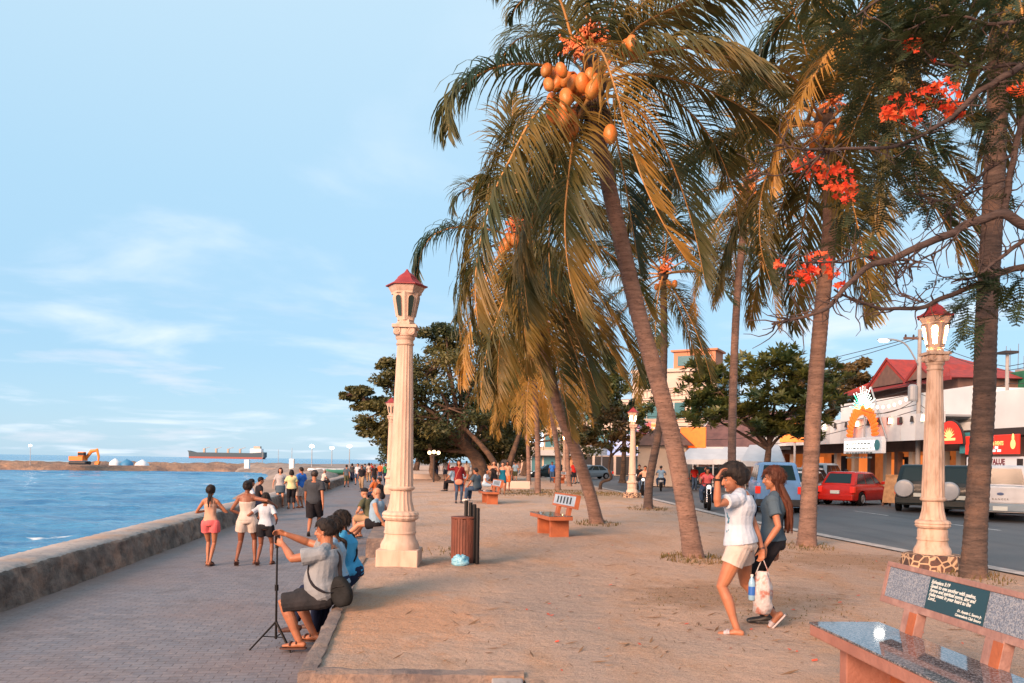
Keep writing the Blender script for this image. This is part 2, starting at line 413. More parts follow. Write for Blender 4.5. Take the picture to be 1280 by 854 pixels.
# rough stone / concrete
def stone(name, c1, c2, c3, sc=2.0, bst=0.9, bd=0.08, mortar=None):
    m, N, L, b = nodes_of(name, 0.9)
    v = vec_n(N, L)
    c = mixc(N, L, rng(N, L, noise_n(N, L, v, sc, 8, 0.65), 0.36, 0.62), c1, c2)
    c = mixc(N, L, rng(N, L, noise_n(N, L, v, sc*0.45, 6, 0.6), 0.52, 0.66, 0, 0.9), c, c3)
    c = mixc(N, L, rng(N, L, noise_n(N, L, v, sc*9, 5, 0.7), 0.52, 0.75, 0, 0.6), c, (0.04, 0.035, 0.035))
    if mortar:
        vo = N.new('ShaderNodeTexVoronoi'); vo.feature = 'DISTANCE_TO_EDGE'; vo.inputs['Scale'].default_value = mortar[0]; L.new(v, vo.inputs['Vector'])
        c = mixc(N, L, rng(N, L, vo.outputs['Distance'], 0.05, 0.09, 1, 0), c, mortar[1])
    L.new(c, b.inputs['Base Color'])
    p = bump_n(N, L, b, noise_n(N, L, v, sc*2.2, 9, 0.7), bst, bd)
    return m
m_wallface = stone('weathered_wall', (0.32, 0.245, 0.205), (0.12, 0.10, 0.09), (0.46, 0.30, 0.22), 2.6, 1.0, .12)
m_walltop = stone('wall_coping', (0.42, 0.37, 0.34), (0.27, 0.25, 0.245), (0.42, 0.28, 0.2), 1.6, 0.5, 0.04)
m_ledge = stone('ledge_stone', (0.30, 0.235, 0.20), (0.16, 0.13, 0.125), (0.42, 0.27, 0.18), 3.0, 0.9, 0.06)
m_rubble = stone('rubble', (0.34, 0.22, 0.15), (0.17, 0.12, 0.10), (0.45, 0.27, 0.17), 0.35, 1.0, 0.6)
m_plinth = stone('rubble_masonry', (0.15, 0.075, 0.06), (0.06, 0.045, 0.045), (0.20, 0.12, 0.08), 6.0, 0.5, 0.03, mortar=(7.5, (0.5, 0.36, 0.24)))
m_kerb = mat('kerb_paint', (0.55, 0.52, 0.50), 0.8, (0.30, 0.27, 0.25), 5, 0.4, 30)
m_white = mat('road_paint', (0.62, 0.60, 0.58), 0.7, (0.28, 0.27, 0.26), 3, 0.2, 30)

# ================================================================ setting meshes
K = 0.13
def UX(U, Y): return U - K*Y
KERB = [(-12, 9.6), (0, 8.75), (11.6, 7.45), (18.7, 6.76), (24.1, 6.3), (37, 6.0), (60, 5.0), (100, 1.5), (150, -4.5), (260, -19)]
def XK(Y): return interp(KERB, Y)
def steps(pairs):
    out = []
    for a, b, d in pairs:
        n = max(1, int(round((b-a)/d)))
        out += [a+(b-a)*i/n for i in range(n)]
    return out + [pairs[-1][1]]
MOUNDS = []     # (x, y, r, h) little heaps of earth at the foot of palms, filled in below
def mound(px, py, r=0.6, h=0.05):
    g = G(px, py); MOUNDS.append((g.x, g.y, r, h)); return g
for q in ((868, 702, .7, .07), (747, 655, .7, .06), (810, 636, .8, .07), (1008, 683, .6, .05), (1216, 722, .6, .05), (499, 706, .55, .05), (580, 706, .5, .04),
          (640, 598, .6, .05), (697, 614, .8, .06), (672, 616, .8, .06)):
    mound(*q)
def ground_z(x, y):
    z = 0.022*noise.noise(V((x*0.9, y*0.7, 0))) + 0.012*noise.noise(V((x*3.1, y*2.7, 4))) + 0.005*noise.noise(V((x*9, y*9, 8)))
    for mx, my, r, h in MOUNDS:
        d = math.hypot(x-mx, y-my)/r
        if d < 1.8: z += h*math.exp(-d*d*1.6)*(1+0.5*noise.noise(V((x*5, y*5, 1))))
    return z
ys = steps([(-4, 3.6, 0.4), (3.6, 5.85, 0.09), (5.85, 12.6, 0.1), (12.6, 15.4, 0.14), (15.4, 30, 0.3), (30, 60, 1.0), (60, 120, 4), (120, 230, 12)])
us = [-0.66, -0.4, -0.12, 0.15, 0.38, 0.62, 0.85]
fr = [i/64 for i in range(1, 65)]
mb = MB(); row = len(us)+len(fr)
for y in ys:
    x0 = UX(us[-1], y); x1 = XK(y)
    xs = [UX(u, y) for u in us] + [x0+(x1-x0)*f for f in fr]
    for i, x in enumerate(xs):
        e = 0.0 if i in (0, row-1) else 1.0
        mb.v.append((x, y, ground_z(x, y)*e - (0.012 if i == row-1 else 0)))
for j in range(len(ys)-1):
    yc = (ys[j]+ys[j+1])/2
    for i in range(row-1):
        if i < 6 and yc < 5.85: continue
        if i < 3 and 12.6 < yc < 15.4: continue
        a = j*row+i; mb.f.append((a, a+1, a+row+1, a+row))
o = mb.build('sand', m_sand, smooth=180, recalc=False); tag(o, 'packed sandy earth of the seafront park', kind='structure')
# promenade: lower paved walk
mb = MB()
yy = steps([(-6, 20, 2), (20, 260, 10)])
for y in yy: mb.v += [(UX(-5.6, y), y, -0.42), (UX(1.2, y), y, -0.42)]
for j in range(len(yy)-1): mb.f.append((2*j, 2*j+1, 2*j+3, 2*j+2))
tag(mb.build('promenade', m_pav, recalc=False), 'grey brick paved walk along the sea wall', kind='structure')
# ledge between the sand and the promenade
def rough_strip(mb, pts, w, z0, z1, seg=0.25, jit=0.02, seed=1):
    """wall of width w to the right of the polyline pts (x, y), slightly irregular"""
    r = random.Random(seed)
    P = []
    for (a, b) in zip(pts, pts[1:]):
        a = V((*a, 0)); b = V((*b, 0)); n = max(1, int((b-a).length/seg))
        for i in range(n): P.append(a.lerp(b, i/n))
    P.append(V((*pts[-1], 0)))
    o = len(mb.v)
    for i, p in enumerate(P):
        t = (P[min(i+1, len(P)-1)]-P[max(i-1, 0)]).normalized(); n = V((t.y, -t.x, 0))
        j = lambda s=jit: (r.random()-.5)*2*s
        mb.v += [tuple(p + n*j() + V((0, 0, z0))), tuple(p + n*j() + V((0, 0, (z0+z1)/2+j()))), tuple(p + n*(0.015+j()*.6) + V((0, 0, z1-0.015+j()*.4))),
                 tuple(p + n*(w*0.5) + V((0, 0, z1+j()*.4))), tuple(p + n*(w+j()*.6) + V((0, 0, z1-.01+j()*.4))), tuple(p + n*w + V((0, 0, z0)))]
    for i in range(len(P)-1):
        for k in range(6):
            a = o+i*6+k; b = o+i*6+(k+1) % 6
            mb.f.append((a, b, b+6, a+6))
    mb.f.append(tuple(o+k for k in range(6))); mb.f.append(tuple(o+(len(P)-1)*6+5-k for k in range(6)))
mb = MB()
rough_strip(mb, [(UX(-.77, 5.72), 5.72), (UX(-.77, 12.6), 12.6)], 0.13, -0.42, 0.035, 0.14, 0.018)
rough_strip(mb, [(UX(.85, 5.70), 5.70), (UX(-.77, 5.70), 5.70)], 0.16, -0.42, 0.03, 0.12, 0.02, 3)
rough_strip(mb, [(UX(.86, -4), -4), (UX(.86, 5.68), 5.68)], 0.12, -0.42, 0.012, 0.2, 0.015, 5)
tag(mb.build('stone_ledge', m_ledge, smooth=50), 'low rough stone ledge edging the nearest raised sand bed', 'ledge')
mb = MB()
mb.bx(-.12, .10, 5.2, 5.66, -.42, .02)
mb.bx(-1.0, .10, 4.9, 5.2, -.42, -.22)
tag(mb.build('stone_step', m_walltop, bevel=0.012), 'grey stone slab step at the corner of the near sand bed', 'step')
mb = MB()
rough_strip(mb, [(UX(-.77, 15.25), 15.25), (UX(-.77, 230), 230)], 0.55, -0.42, 0.05, 0.5, 0.02, 7)
rough_strip(mb, [(UX(.16, 15.27), 15.27), (UX(-.2, 15.27), 15.27)], 0.12, -0.42, 0.03, 0.14, 0.02, 8)
tag(mb.build('stone_ledge', m_ledge, smooth=50), 'low stone ledge running on beyond the gap behind the near pale lamp column', 'ledge')
mb = MB(); rough_strip(mb, [(UX(.10, 12.6), 12.6), (UX(.10, 15.2), 15.2)], 0.1, -0.42, 0.0, 0.2, 0.01, 9)
rough_strip(mb, [(UX(-.2, 12.61), 12.61), (UX(.15, 12.61), 12.61)], 0.1, -0.42, 0.0, 0.2, 0.01, 10)
tag(mb.build('retaining_edge', m_ledge, smooth=50), 'short stone edge of the stair gap behind the near lamp column', 'ledge')
# sea wall
mb = MB(); r = random.Random(4); P = steps([(-6, 6, .4), (6, 22, 0.09), (22, 45, .25), (45, 130, 1.5)])
for y in P:
    j = lambda s: (r.random()-.5)*2*s
    n1 = noise.noise(V((y*.8, 0, 0)))*.03
    prof = [(-5.98, -1.9), (-5.86, -0.3), (-5.84, 0.02), (-5.78, 0.085+j(.006)), (-5.5, 0.10+j(.006)), (-5.22, 0.095+j(.006)), (-5.13+.02*noise.noise(V((y*3, 1, 1))), 0.055+j(.01))]
    for q in range(8):
        zz = .02-.44*q/7; prof.append((-5.10+.08*q/7+n1+(.055*noise.noise(V((y*2.6, zz*4, 2)))+.03*noise.noise(V((y*8, zz*11, 5)))+.012*noise.noise(V((y*22, zz*25, 5))))*(1 if q < 7 else .3), zz))
    prof.append((-4.98, -.5))
    for k, (u, z) in enumerate(prof): mb.v.append((UX(u, y)+(j(.006) if k < 7 else 0), y, z))
n = 16
for i in range(len(P)-1):
    for k in range(n-1):
        a = i*n+k; mb.f.append((a, a+1, a+n+1, a+n))
sw = mb.build('sea_wall', m_wallface, smooth=50); tag(sw, 'long thick low sea wall of weathered concrete along the promenade', 'sea wall')
sw.data.materials.append(m_walltop)
for k, pl in enumerate(sw.data.polygons):
    if k % (n-1) in (2, 3, 4, 5): pl.material_index = 1
# kerb, road, far pavement, ground
def ribbon(name, x0f, x1f, z, m, y0=-12, y1=260, dy=2.0, label=None, thick=0, kind='structure'):
    mb = MB(); Y = steps([(y0, y1, dy)])
    for y in Y: mb.v += [(x0f(y), y, z), (x1f(y), y, z)] + ([(x1f(y), y, z-thick)] if thick else [])
    q = 3 if thick else 2
    for j in range(len(Y)-1):
        mb.f.append((q*j, q*j+1, q*j+q+1, q*j+q))
        if thick: mb.f.append((q*j+1, q*j+2, q*j+q+2, q*j+q+1))
    return tag(mb.build(name, m, recalc=False), label, kind=kind)
ribbon('kerb', lambda y: XK(y)-.005, lambda y: XK(y)+.30, 0.008, m_kerb, label='pale concrete kerb between the sand and the road', thick=.17)
ribbon('road', lambda y: XK(y)+.2, lambda y: XK(y)+26, -0.15, m_road, label='grey asphalt road')
ribbon('road_marking', lambda y: XK(y)+.75, lambda y: XK(y)+.87, -0.146, m_white, label='worn white edge line')
mb = MB()
for y in range(-8, 200, 6):
    for k in range(1): mb.v += [(XK(y)+6.9, y, -.146), (XK(y)+7.03, y, -.146), (XK(y+2.6)+7.03, y+2.6, -.146), (XK(y+2.6)+6.9, y+2.6, -.146)]; mb.f.append((len(mb.v)-4, len(mb.v)-3, len(mb.v)-2, len(mb.v)-1))
tag(mb.build('road_marking', m_white, recalc=False), 'dashed white lane line', kind='structure')
def XF(Y): return 22.3+.08*(47-Y)      # line of the shop fronts
ribbon('far_pavement', lambda y: XF(y)-2.6, lambda y: XF(y)+6, -0.03, mat('pavement', (.30, .27, .25), .85, (.2, .18, .17), 2, .3), label='concrete pavement in front of the shops', y0=5)
mb = MB(); mb.v = [(-30, -60, -.7), (900, -60, -.7), (900, 700, -.7), (-300, 700, -.7), (-45, 262, -.7), (-22, 100, -.7)]; mb.v = [(UX(-5.3, -60), -60, -.6), (900, -60, -.6), (900, 900, -.6), (UX(-5.3, 300)-60, 900, -.6), (UX(-5.3, 120), 120, -.6)]
mb.f = [(0, 1, 2, 3, 4)]
tag(mb.build('ground', mat('earth', (.2, .16, .12), .95, (.12, .1, .08), .3), recalc=False), 'bare ground behind the town', kind='structure')

# ---- sea
m_sea, N, L, b = nodes_of('sea_water', 0.16)
v = vec_n(N, L)
c = mixc(N, L, rng(N, L, noise_n(N, L, vec_n(N, L, (.12, .35, 1)), 1.0, 8, 0.65), 0.4, 0.6), (0.015, 0.14, 0.34), (0.06, 0.28, 0.50))
foam = rng(N, L, noise_n(N, L, vec_n(N, L, (.22, .55, 1), R(12)), 1.0, 8, 0.62, 0.6), 0.665, 0.72)
c = mixc(N, L, foam, c, (0.75, 0.82, 0.85))
L.new(c, b.inputs['Base Color']); b.inputs['IOR'].default_value = 1.33
p = bump_n(N, L, b, noise_n(N, L, vec_n(N, L, (.8, 1.5, 1)), 1.1, 8, 0.62), 1.0, 0.35)
ysea = [y for y in steps([(2, 30, .28), (30, 70, .6), (70, 160, 1.6), (160, 400, 12), (400, 1000, 100), (1000, 9000, 2000)])]
fx = [i/150 for i in range(151)]
ang = [(math.radians(a), lam, amp, ph) for a, lam, amp, ph in [(248, 9.5, .10, 0), (262, 6.1, .07, 2), (236, 4.3, .05, 4), (275, 3.1, .035, 1), (220, 2.3, .026, 5), (255, 1.7, .02, 3), (290, 1.25, .022, 2), (205, 1.0, .02, 0), (240, .7, .012, 1)]]
mb = MB()
for y in ysea:
    xr = UX(-5.85, min(y, 135)) + (0 if y <= 135 else (y-135)*3); wdt = 40+1.0*y if y < 400 else 40+y*1.6
    if y > 400: xr = y*1.5; wdt = y*4
    for f in fx:
        x = xr - (f**1.25)*wdt
        z = 0
        if y < 170:
            for a, lam, amp, ph in ang:
                k = 2*math.pi/lam
                q = math.sin(k*(x*math.cos(a)+y*math.sin(a))+ph+1.3*noise.noise(V((x*.12, y*.12, ph))))
                z += amp*(q*abs(q)**.3 if amp > .04 else q)
        mb.v.append((x, y, -1.6+z))
n = len(fx)
for j in range(len(ysea)-1):
    for i in range(n-1): a = j*n+i; mb.f.append((a, a+n, a+n+1, a+1))
tag(mb.build('sea', m_sea, smooth=180, recalc=False), 'choppy blue sea', kind='structure')
for f_ in mb.f[:0]: pass
mb = MB(); mb.v = [(-400, -60, -1.62), (UX(-5.9, -60), -60, -1.62), (UX(-5.9, 2), 2, -1.62), (-400, 2, -1.62)]; mb.f = [(0, 1, 2, 3)]
tag(mb.build('sea', m_sea, recalc=False), 'blue sea behind the viewpoint', kind='structure')
# ---- breakwater spit of rubble
def ridge(name, path, halfw, h, m, label, seed=0, zbase=-2.2, n_s=14, seg=1.5):
    P = spline([V((x, y, 0)) for x, y in path], int(sum((V((*a, 0))-V((*b, 0))).length for a, b in zip(path, path[1:]))/seg))
    mb = MB()
    for i, p in enumerate(P):
        t = (P[min(i+1, len(P)-1)]-P[max(i-1, 0)]).normalized(); nn = V((t.y, -t.x, 0))
        for k in range(n_s+1):
            s = k/n_s*2-1
            z = (1-abs(s)**2.2)*min(1, (i+.3)/5, (len(P)-i-.7)/5)
            q = p + nn*s*halfw
            nz = noise.fractal(V((q.x*.25, q.y*.25, seed)), 1.0, 2.0, 4)
            mb.v.append((q.x+.6*noise.noise(q*.9), q.y+.6*noise.noise(q*.8+V((9, 0, 0))), zbase + (h-zbase)*z*(1+.16*nz) + .35*noise.noise(q*1.3)*z))
    for i in range(len(P)-1):
        for k in range(n_s): a = i*(n_s+1)+k; mb.f.append((a, a+1, a+n_s+2, a+n_s+1))
    return tag(mb.build(name, m, smooth=35, recalc=False), label, kind='structure')
ridge('breakwater', [(-230, 168), (-150, 160), (-100, 164), (-75, 178), (-55, 184)], 8, 0.15, m_rubble, 'long low spit of brown rubble reaching into the sea', 2)
ridge('shore_spit', [(-62, 186), (-47, 170), (-36, 142), (-29, 118), (-25.5, 104)], 8, 0.30, mat('grey_rubble', (.30, .25, .21), .95, (.15, .13, .12), .5, .8, 3), 'grey rocky shore joining the breakwater to the sea wall', 5)
ridge('shore_spit', [(-31, 125), (-25, 104), (-20.5, 84), (-18.3, 68), (-17.2, 58)], 4.2, 0.05, MATS['grey_rubble'], 'grey rocks heaped against the outer face of the sea wall', 9)
mb = MB(); mb.prism([(UX(-5, 90), 90), (UX(-1, 90), 90), (40, 420), (-60, 420), (-75, 260), (-54, 172), (-31, 125)], -2.3, -.43, 'xy')
tag(mb.build('far_shore', mat('grey_sand', (.3, .25, .22), .95, (.2, .17, .15), .2), recalc=False), 'flat grey shore at the far end of the promenade', kind='structure')
# ================================================================ lamp columns
m_stuc = mat('cream_stucco', (0.60, 0.45, 0.36), 0.8, (0.44, 0.31, 0.24), 5, 0.3, 40, contrast=(.42, .78), stretch=(2.5, 2.5, .6))
m_stuc2 = mat('cream_stucco_worn', (0.58, 0.44, 0.355), 0.8, (0.38, 0.26, 0.19), 6, 0.35, 40, contrast=(.45, .72), stretch=(2, 2, .7))
m_redcap = mat('red_lantern_roof', (0.33, 0.035, 0.04), 0.6, (0.22, 0.025, 0.03), 5, 0.2)
m_dglass = mat('dark_glass', (0.03, 0.05, 0.045), 0.1)
m_lit = mat('lit_glass', (0.9, 0.75, 0.5), 0.4, emis=(1.0, 0.60, 0.22), estr=LAMP_STR, alpha=.45)
PROF = [(.26, .0), (.295, .0), (.295, .055), (.275, .10), (.25, .14), (.235, .20), (.232, .225), (.248, .235), (.248, .262), (.236, .268), (.236, .40), (.225, .42), (.23, .43)]
SH0, SH1 = 1.03, 3.12
def lamp_part(name, prof, m, parent, n=32, mod=None, sm=35):
    return MB().lathe(prof, n, (0, 0, 0), mod).build(name, m, parent, smooth=sm)
def flute(an, z): return 1-0.055*(0.5+0.5*math.cos(18*an))
def leaves(an, z): return 1+0.045*abs(math.sin(8*an))
def lamp_column(loc, lit, block, scale, label, group, stucco=None, tilt=0.0, rz=0.0):
    st = stucco or m_stuc
    root = empty('lamp_column', loc, rz, label, 'street lamp', group); root.rotation_euler[1] = tilt
    z0 = 0.0
    if block:
        MB().bx(-.30, .30, -.30, .30, -.03, .255).build('square_plinth', st, root, bevel=.012); z0 = .255
    else:
        mb = MB(); mb.lathe([(.46, -.15), (.44, .10), (.42, .24), (.30, .245)], 8); mb.xf(Matrix.Rotation(R(22.5), 4, 'Z'))
        mb.build('rubble_plinth', m_plinth, root, bevel=.01); z0 = .245
    off = lambda pr: [(r*scale, z0+z*scale) for r, z in pr]
    lamp_part('base_moulding', off(PROF), st, root, 40)
    lamp_part('acanthus_ring', off([(.20, .43), (.245, .44), (.268, .475), (.26, .50), (.272, .52), (.255, .555), (.215, .575), (.19, .58)]), st, root, 64, leaves)
    lamp_part('lower_shaft', off([(.215, .56), (.20, .62), (.175, .72), (.163, .84), (.16, .90)]), st, root, 72, flute)
    lamp_part('ring', off([(.15, .88), (.195, .90), (.205, .915), (.205, .935), (.19, .95), (.15, .96)]), st, root, 32)
    lamp_part('shaft', off([(.182, .945), (.168, 1.5), (.15, 2.2), (.134, 2.7), (.12, 3.13)]), st, root, 72, flute)
    lamp_part('collar', off([(.10, 3.10), (.135, 3.115), (.14, 3.135), (.125, 3.15), (.125, 3.19), (.145, 3.21), (.15, 3.235), (.12, 3.25)]), st, root, 32)
    # ionic capital: bell, abacus and eight scrolls
    cap = MB().lathe(off([(.12, 3.23), (.15, 3.25), (.165, 3.30), (.15, 3.36), (.13, 3.38)]), 32)
    z1 = z0+3.37*scale; a = .185*scale
    cap.bx(-a, a, -a, a, z1, z1+.045*scale)
    for k in range(4):
        M = Matrix.Rotation(k*math.pi/2+R(0), 4, 'Z')
        for sx in (-1, 1):
            c = V((sx*.105*scale, -.135*scale, z1-.052*scale))
            prev = None
            cap.add([(M @ (c+V((.058*scale*math.cos(t), y, .058*scale*math.sin(t))))) for y in (-.02, .04) for t in [i*math.pi/8 for i in range(16)]],
                    [tuple(range(16)), tuple(range(31, 15, -1))]+[(i, (i+1) % 16, 16+(i+1) % 16, 16+i) for i in range(16)])
            pts = []
            for q in range(15):
                t = q*.62*sx+math.pi/2; rr = (.052-.0032*q)*scale
                pts.append(M @ (c+V((rr*math.cos(t), -.022, rr*math.sin(t)))))
            cap.tube(pts, .010*scale, 5)
    cap.build('capital', st, root, smooth=35)
    lamp_part('neck', off([(.13, 3.41), (.145, 3.42), (.15, 3.45), (.128, 3.47), (.128, 3.50)]), st, root, 6, None, 20)
    # six-sided lantern: posts, sills and panes
    def hexpt(r, z, k): t = math.pi/6+k*math.pi/3; return V((r*math.cos(t), r*math.sin(t), z))*1
    zb, zt = z0+3.49*scale, z0+3.90*scale; rb, rt = .135*scale, .225*scale
    fr = MB(); gl = []
    for k in range(6):
        A, B = hexpt(rb, zb, k), hexpt(rb, zb, k+1); C, D = hexpt(rt, zt, k+1), hexpt(rt, zt, k)
        P = lambda u, v_: A.lerp(B, u).lerp(D.lerp(C, u), v_)
        nrm = (B-A).cross(D-A).normalized()
        if nrm.dot((A+B)/2*V((1, 1, 0)).length) < 0: nrm = -nrm
        th = nrm*(-.02)
        arch = [(.30, .16), (.70, .16), (.74, .78), (.68, .87), (.5, .91), (.32, .87), (.26, .78)]
        outer = [(0, 0), (1, 0), (1, .8), (1, 1), (.5, 1), (0, 1), (0, .8)]
        vi = [P(*q) for q in arch]; vo = [P(*q) for q in outer]
        vs = vo+vi+[p+th for p in vi]; fs = []
        for i in range(7):
            j = (i+1) % 7; fs.append((i, j, 7+j, 7+i)); fs.append((7+i, 7+j, 14+j, 14+i))
        fr.add(vs, fs)
        g = MB().add([p+th*.8 for p in vi], [tuple(range(7))]); gl.append(g)
    fr.build('lantern_frame', st, root, recalc=False)
    for g in gl: g.build('pane', m_lit if lit else m_dglass, root, recalc=False)
    if lit:
        ld = bpy.data.lights.new('lamp_bulb', 'POINT'); ld.energy = LAMP_W; ld.color = (1, .55, .22); ld.shadow_soft_size = .05
        lo = bpy.data.objects.new('lamp_bulb', ld); COL.objects.link(lo); lo.parent = root; lo.location = (0, 0, zb+.22*scale)
    lamp_part('cornice', off([(.20, 3.885), (.232, 3.89), (.235, 3.92), (.25, 3.94), (.285, 4.0), (.29, 4.015), (.2, 4.02)]), st, root, 6, None, 20)
    lamp_part('roof', off([(.30, 4.005), (.325, 4.012), (.325, 4.028), (.27, 4.045), (.20, 4.09), (.165, 4.13), (.155, 4.135), (.14, 4.165), (.10, 4.20), (.045, 4.235), (.02, 4.27), (.012, 4.285)]), m_redcap, root, 6, None, 20)
    return root
g = G(499, 707)
lamp_column((g.x, g.y, 0), False, True, 0.955, 'tallest unlit pale pink lamp column with red roof, in front of the shade tree', 'classical lamp columns', tilt=R(0.7))
g = G(1165, 712)
lamp_column((g.x, g.y, 0), True, False, 0.895, 'lit cream lamp column on dark rubble plinth beside the road behind the granite bench', 'classical lamp columns', m_stuc2)
g = G(790, 622)
lamp_column((g.x, g.y, -.01), True, False, 0.90, 'lit cream lamp column on rubble plinth beside the road next to the white sedan', 'classical lamp columns')
lamp_column((UX(-.75, 37), 36.7, 0), False, True, 0.97, 'pale lamp column almost hidden directly behind the nearest unlit one', 'classical lamp columns')
g = G(705, 601)
lamp_column((g.x, g.y, -.01), True, True, 0.90, 'small lit lamp column seen between the leaning palm trunks in front of the shops', 'classical lamp columns')
g = G(653, 594)
lamp_column((g.x, g.y, -.01), True, True, 0.90, 'farthest lit lamp column left of the grey palm trunks', 'classical lamp columns')
g = G(606, 600)

# ================================================================ benches
m_ben = mat('red_concrete', (0.33, 0.155, 0.12), 0.8, (0.25, 0.11, 0.085), 4, 0.35, 30)
m_benw = mat('worn_red_concrete', (0.27, 0.155, 0.135), 0.85, (0.36, 0.22, 0.19), 9, 0.4, 30, contrast=(.5, .7))
m_orange = mat('orange_concrete', (0.42, 0.13, 0.055), 0.8, (0.30, 0.09, 0.04), 5, 0.3, 30)
def terrazzo(name, c1, c2, c3, rough, sc=90):
    m, N, L, b = nodes_of(name, rough)
    v = vec_n(N, L); vo = N.new('ShaderNodeTexVoronoi'); vo.inputs['Scale'].default_value = sc; L.new(v, vo.inputs['Vector'])
    sp = N.new('ShaderNodeSeparateColor'); L.new(vo.outputs['Color'], sp.inputs[0])
    c = mixc(N, L, rng(N, L, sp.outputs[0], .35, .42), c1, c2); c = mixc(N, L, rng(N, L, sp.outputs[1], .68, .72), c, c3)
    L.new(c, b.inputs['Base Color']); return m
m_terr = terrazzo('terrazzo', (.20, .24, .30), (.12, .145, .19), (.30, .32, .35), 0.35, 150)
m_gran = terrazzo('polished_granite', (.10, .105, .12), (.055, .06, .07), (.23, .23, .25), 0.05, 110)
m_plq = mat('dark_green_plaque', (0.012, 0.045, 0.06), 0.25)
m_plqtxt = mat('plaque_lettering', (0.62, 0.68, 0.66), 0.5)
m_plqlt = mat('pale_plaque', (0.42, 0.52, 0.62), 0.3, (.3, .38, .46), 8)
m_ink = mat('dark_ink', (0.02, 0.025, 0.03), 0.6)
def bench(loc, rz, label, detail, L_=1.6, group='concrete benches with engraved backrests', body=None, plain=False):
    bd = body or m_ben
    root = empty('bench', loc, rz, label, 'bench', group); h = L_/2
    MB().bx(-h, h, 0, .50, .36, .44).build('seat', bd, root, bevel=.01)
    MB().bx(-h+.005, h-.005, -.006, .50, .441, .456).build('seat_top', m_gran, root, bevel=.003)
    for sx in (-1, 1):
        MB().bx(sx*(h-.30)-.05, sx*(h-.30)+.05, .10, .50, -.03, .36).build('leg', m_orange if not detail else bd, root, bevel=.008)
    MB().bx(-(h-.35), h-.35, .40, .46, .0, .36).build('back_panel', m_orange, root)
    T = Matrix.Translation((0, .50, .45)) @ Matrix.Rotation(R(-12), 4, 'X')
    for sx in (-1, 1):
        MB().bx(sx*(h-.38)-.08, sx*(h-.38)+.08, -.02, .05, -.10, .16, T).build('post', m_orange if not detail else m_benw, root, bevel=.006)
        if detail: MB().bx(sx*(h-.38)-.0, sx*(h-.38)+.078, -.024, -.019, -.0, .145, T).build('orange_patch', m_orange, root)
    z0, z1 = .15, .44
    fr = MB(); b_ = .035; a = h+.02
    fr.bx(-a, a, .0, .075, z0, z1, T)
    fr.bx(-a, a, -.018, 0, z0, z0+b_+.012, T); fr.bx(-a, a, -.018, 0, z1-b_, z1, T)
    fr.bx(-a, -a+b_, -.018, 0, z0+b_+.012, z1-b_, T); fr.bx(a-b_, a, -.018, 0, z0+b_+.012, z1-b_, T)
    fr.build('backrest_frame', m_benw if detail else bd, root, bevel=.004)
    p = .29 if not plain else 0.0
    zz0, zz1 = z0+b_+.013, z1-b_-.001
    if plain:
        MB().bx(-a+b_+.001, a-b_-.001, -.012, .001, zz0, zz1, T).build('plaque', m_plqlt, root)
        for k in range(5):
            x = -.5+k*.22; mb = MB()
            mb.bx(x, x+.10, -.014, -.0125, zz0+.03, zz1-.03, T)
            mb.build('engraved_text', m_ink, root)
    else:
        MB().bx(-a+b_+.001, -p-.001, -.010, .001, zz0, zz1, T).build('terrazzo_panel', m_terr, root)
        MB().bx(p+.001, a-b_-.001, -.010, .001, zz0, zz1, T).build('terrazzo_panel', m_terr, root)
        pl = MB().bx(-p, p, -.013, .001, zz0, zz1, T).build('plaque', m_plq if detail else m_plqlt, root)
        lines = ['Ephesians 5:19', 'Speak to one another with psalms,', 'hymns and spiritual songs, sing and', 'make music in your heart to the', 'Lord...']
        if detail:
            for k, s in enumerate(lines):
                text(s, .033, T @ Matrix.Translation((-p+.02, -.0135, zz1-.028-k*.027)) @ FACE, m_plqtxt, pl, 'verse_line', 'LEFT', .0008, .35, .0008, .98)
            for k, s in enumerate(['Dr. Agustin L. Senoro Jr.', 'Camaraderie Club Senoro']):
                text(s, .024, T @ Matrix.Translation((p-.02, -.0135, zz0+.046-k*.026)) @ FACE, m_plqtxt, pl, 'verse_line', 'RIGHT', .0008, .35, .0005, .95)
    return root
dirx = V((.0583, -.998, 0)); c0 = V((2.11, 5.63, 0)) + dirx*.8
bench((c0.x, c0.y, 0), math.atan2(dirx.y, dirx.x), 'nearest bench with polished grey granite seat and a dark green verse plaque on its backrest', True)
g = G(676, 672); bench((g.x-.02, g.y+.5, 0), R(-76), 'orange concrete bench with pale engraved backrest standing alone in the middle of the sand', False, 1.5, body=m_orange, plain=True)
g = G(598, 630); bench((g.x+.1, g.y+.55, 0), R(-78), 'orange bench under the seated man in the grey shirt', False, 1.6, body=m_orange, plain=True)
g = G(566, 614); bench((g.x, g.y+.5, 0), R(-78), 'farther orange bench left of the standing couple, half hidden by the woman in dark red', False, 1.5, body=m_orange, plain=True)
g = G(694, 604); bench((g.x, g.y, 0), R(-70), 'small far orange bench beside the far lamp column between the palms', False, 1.6, body=m_orange, plain=True)

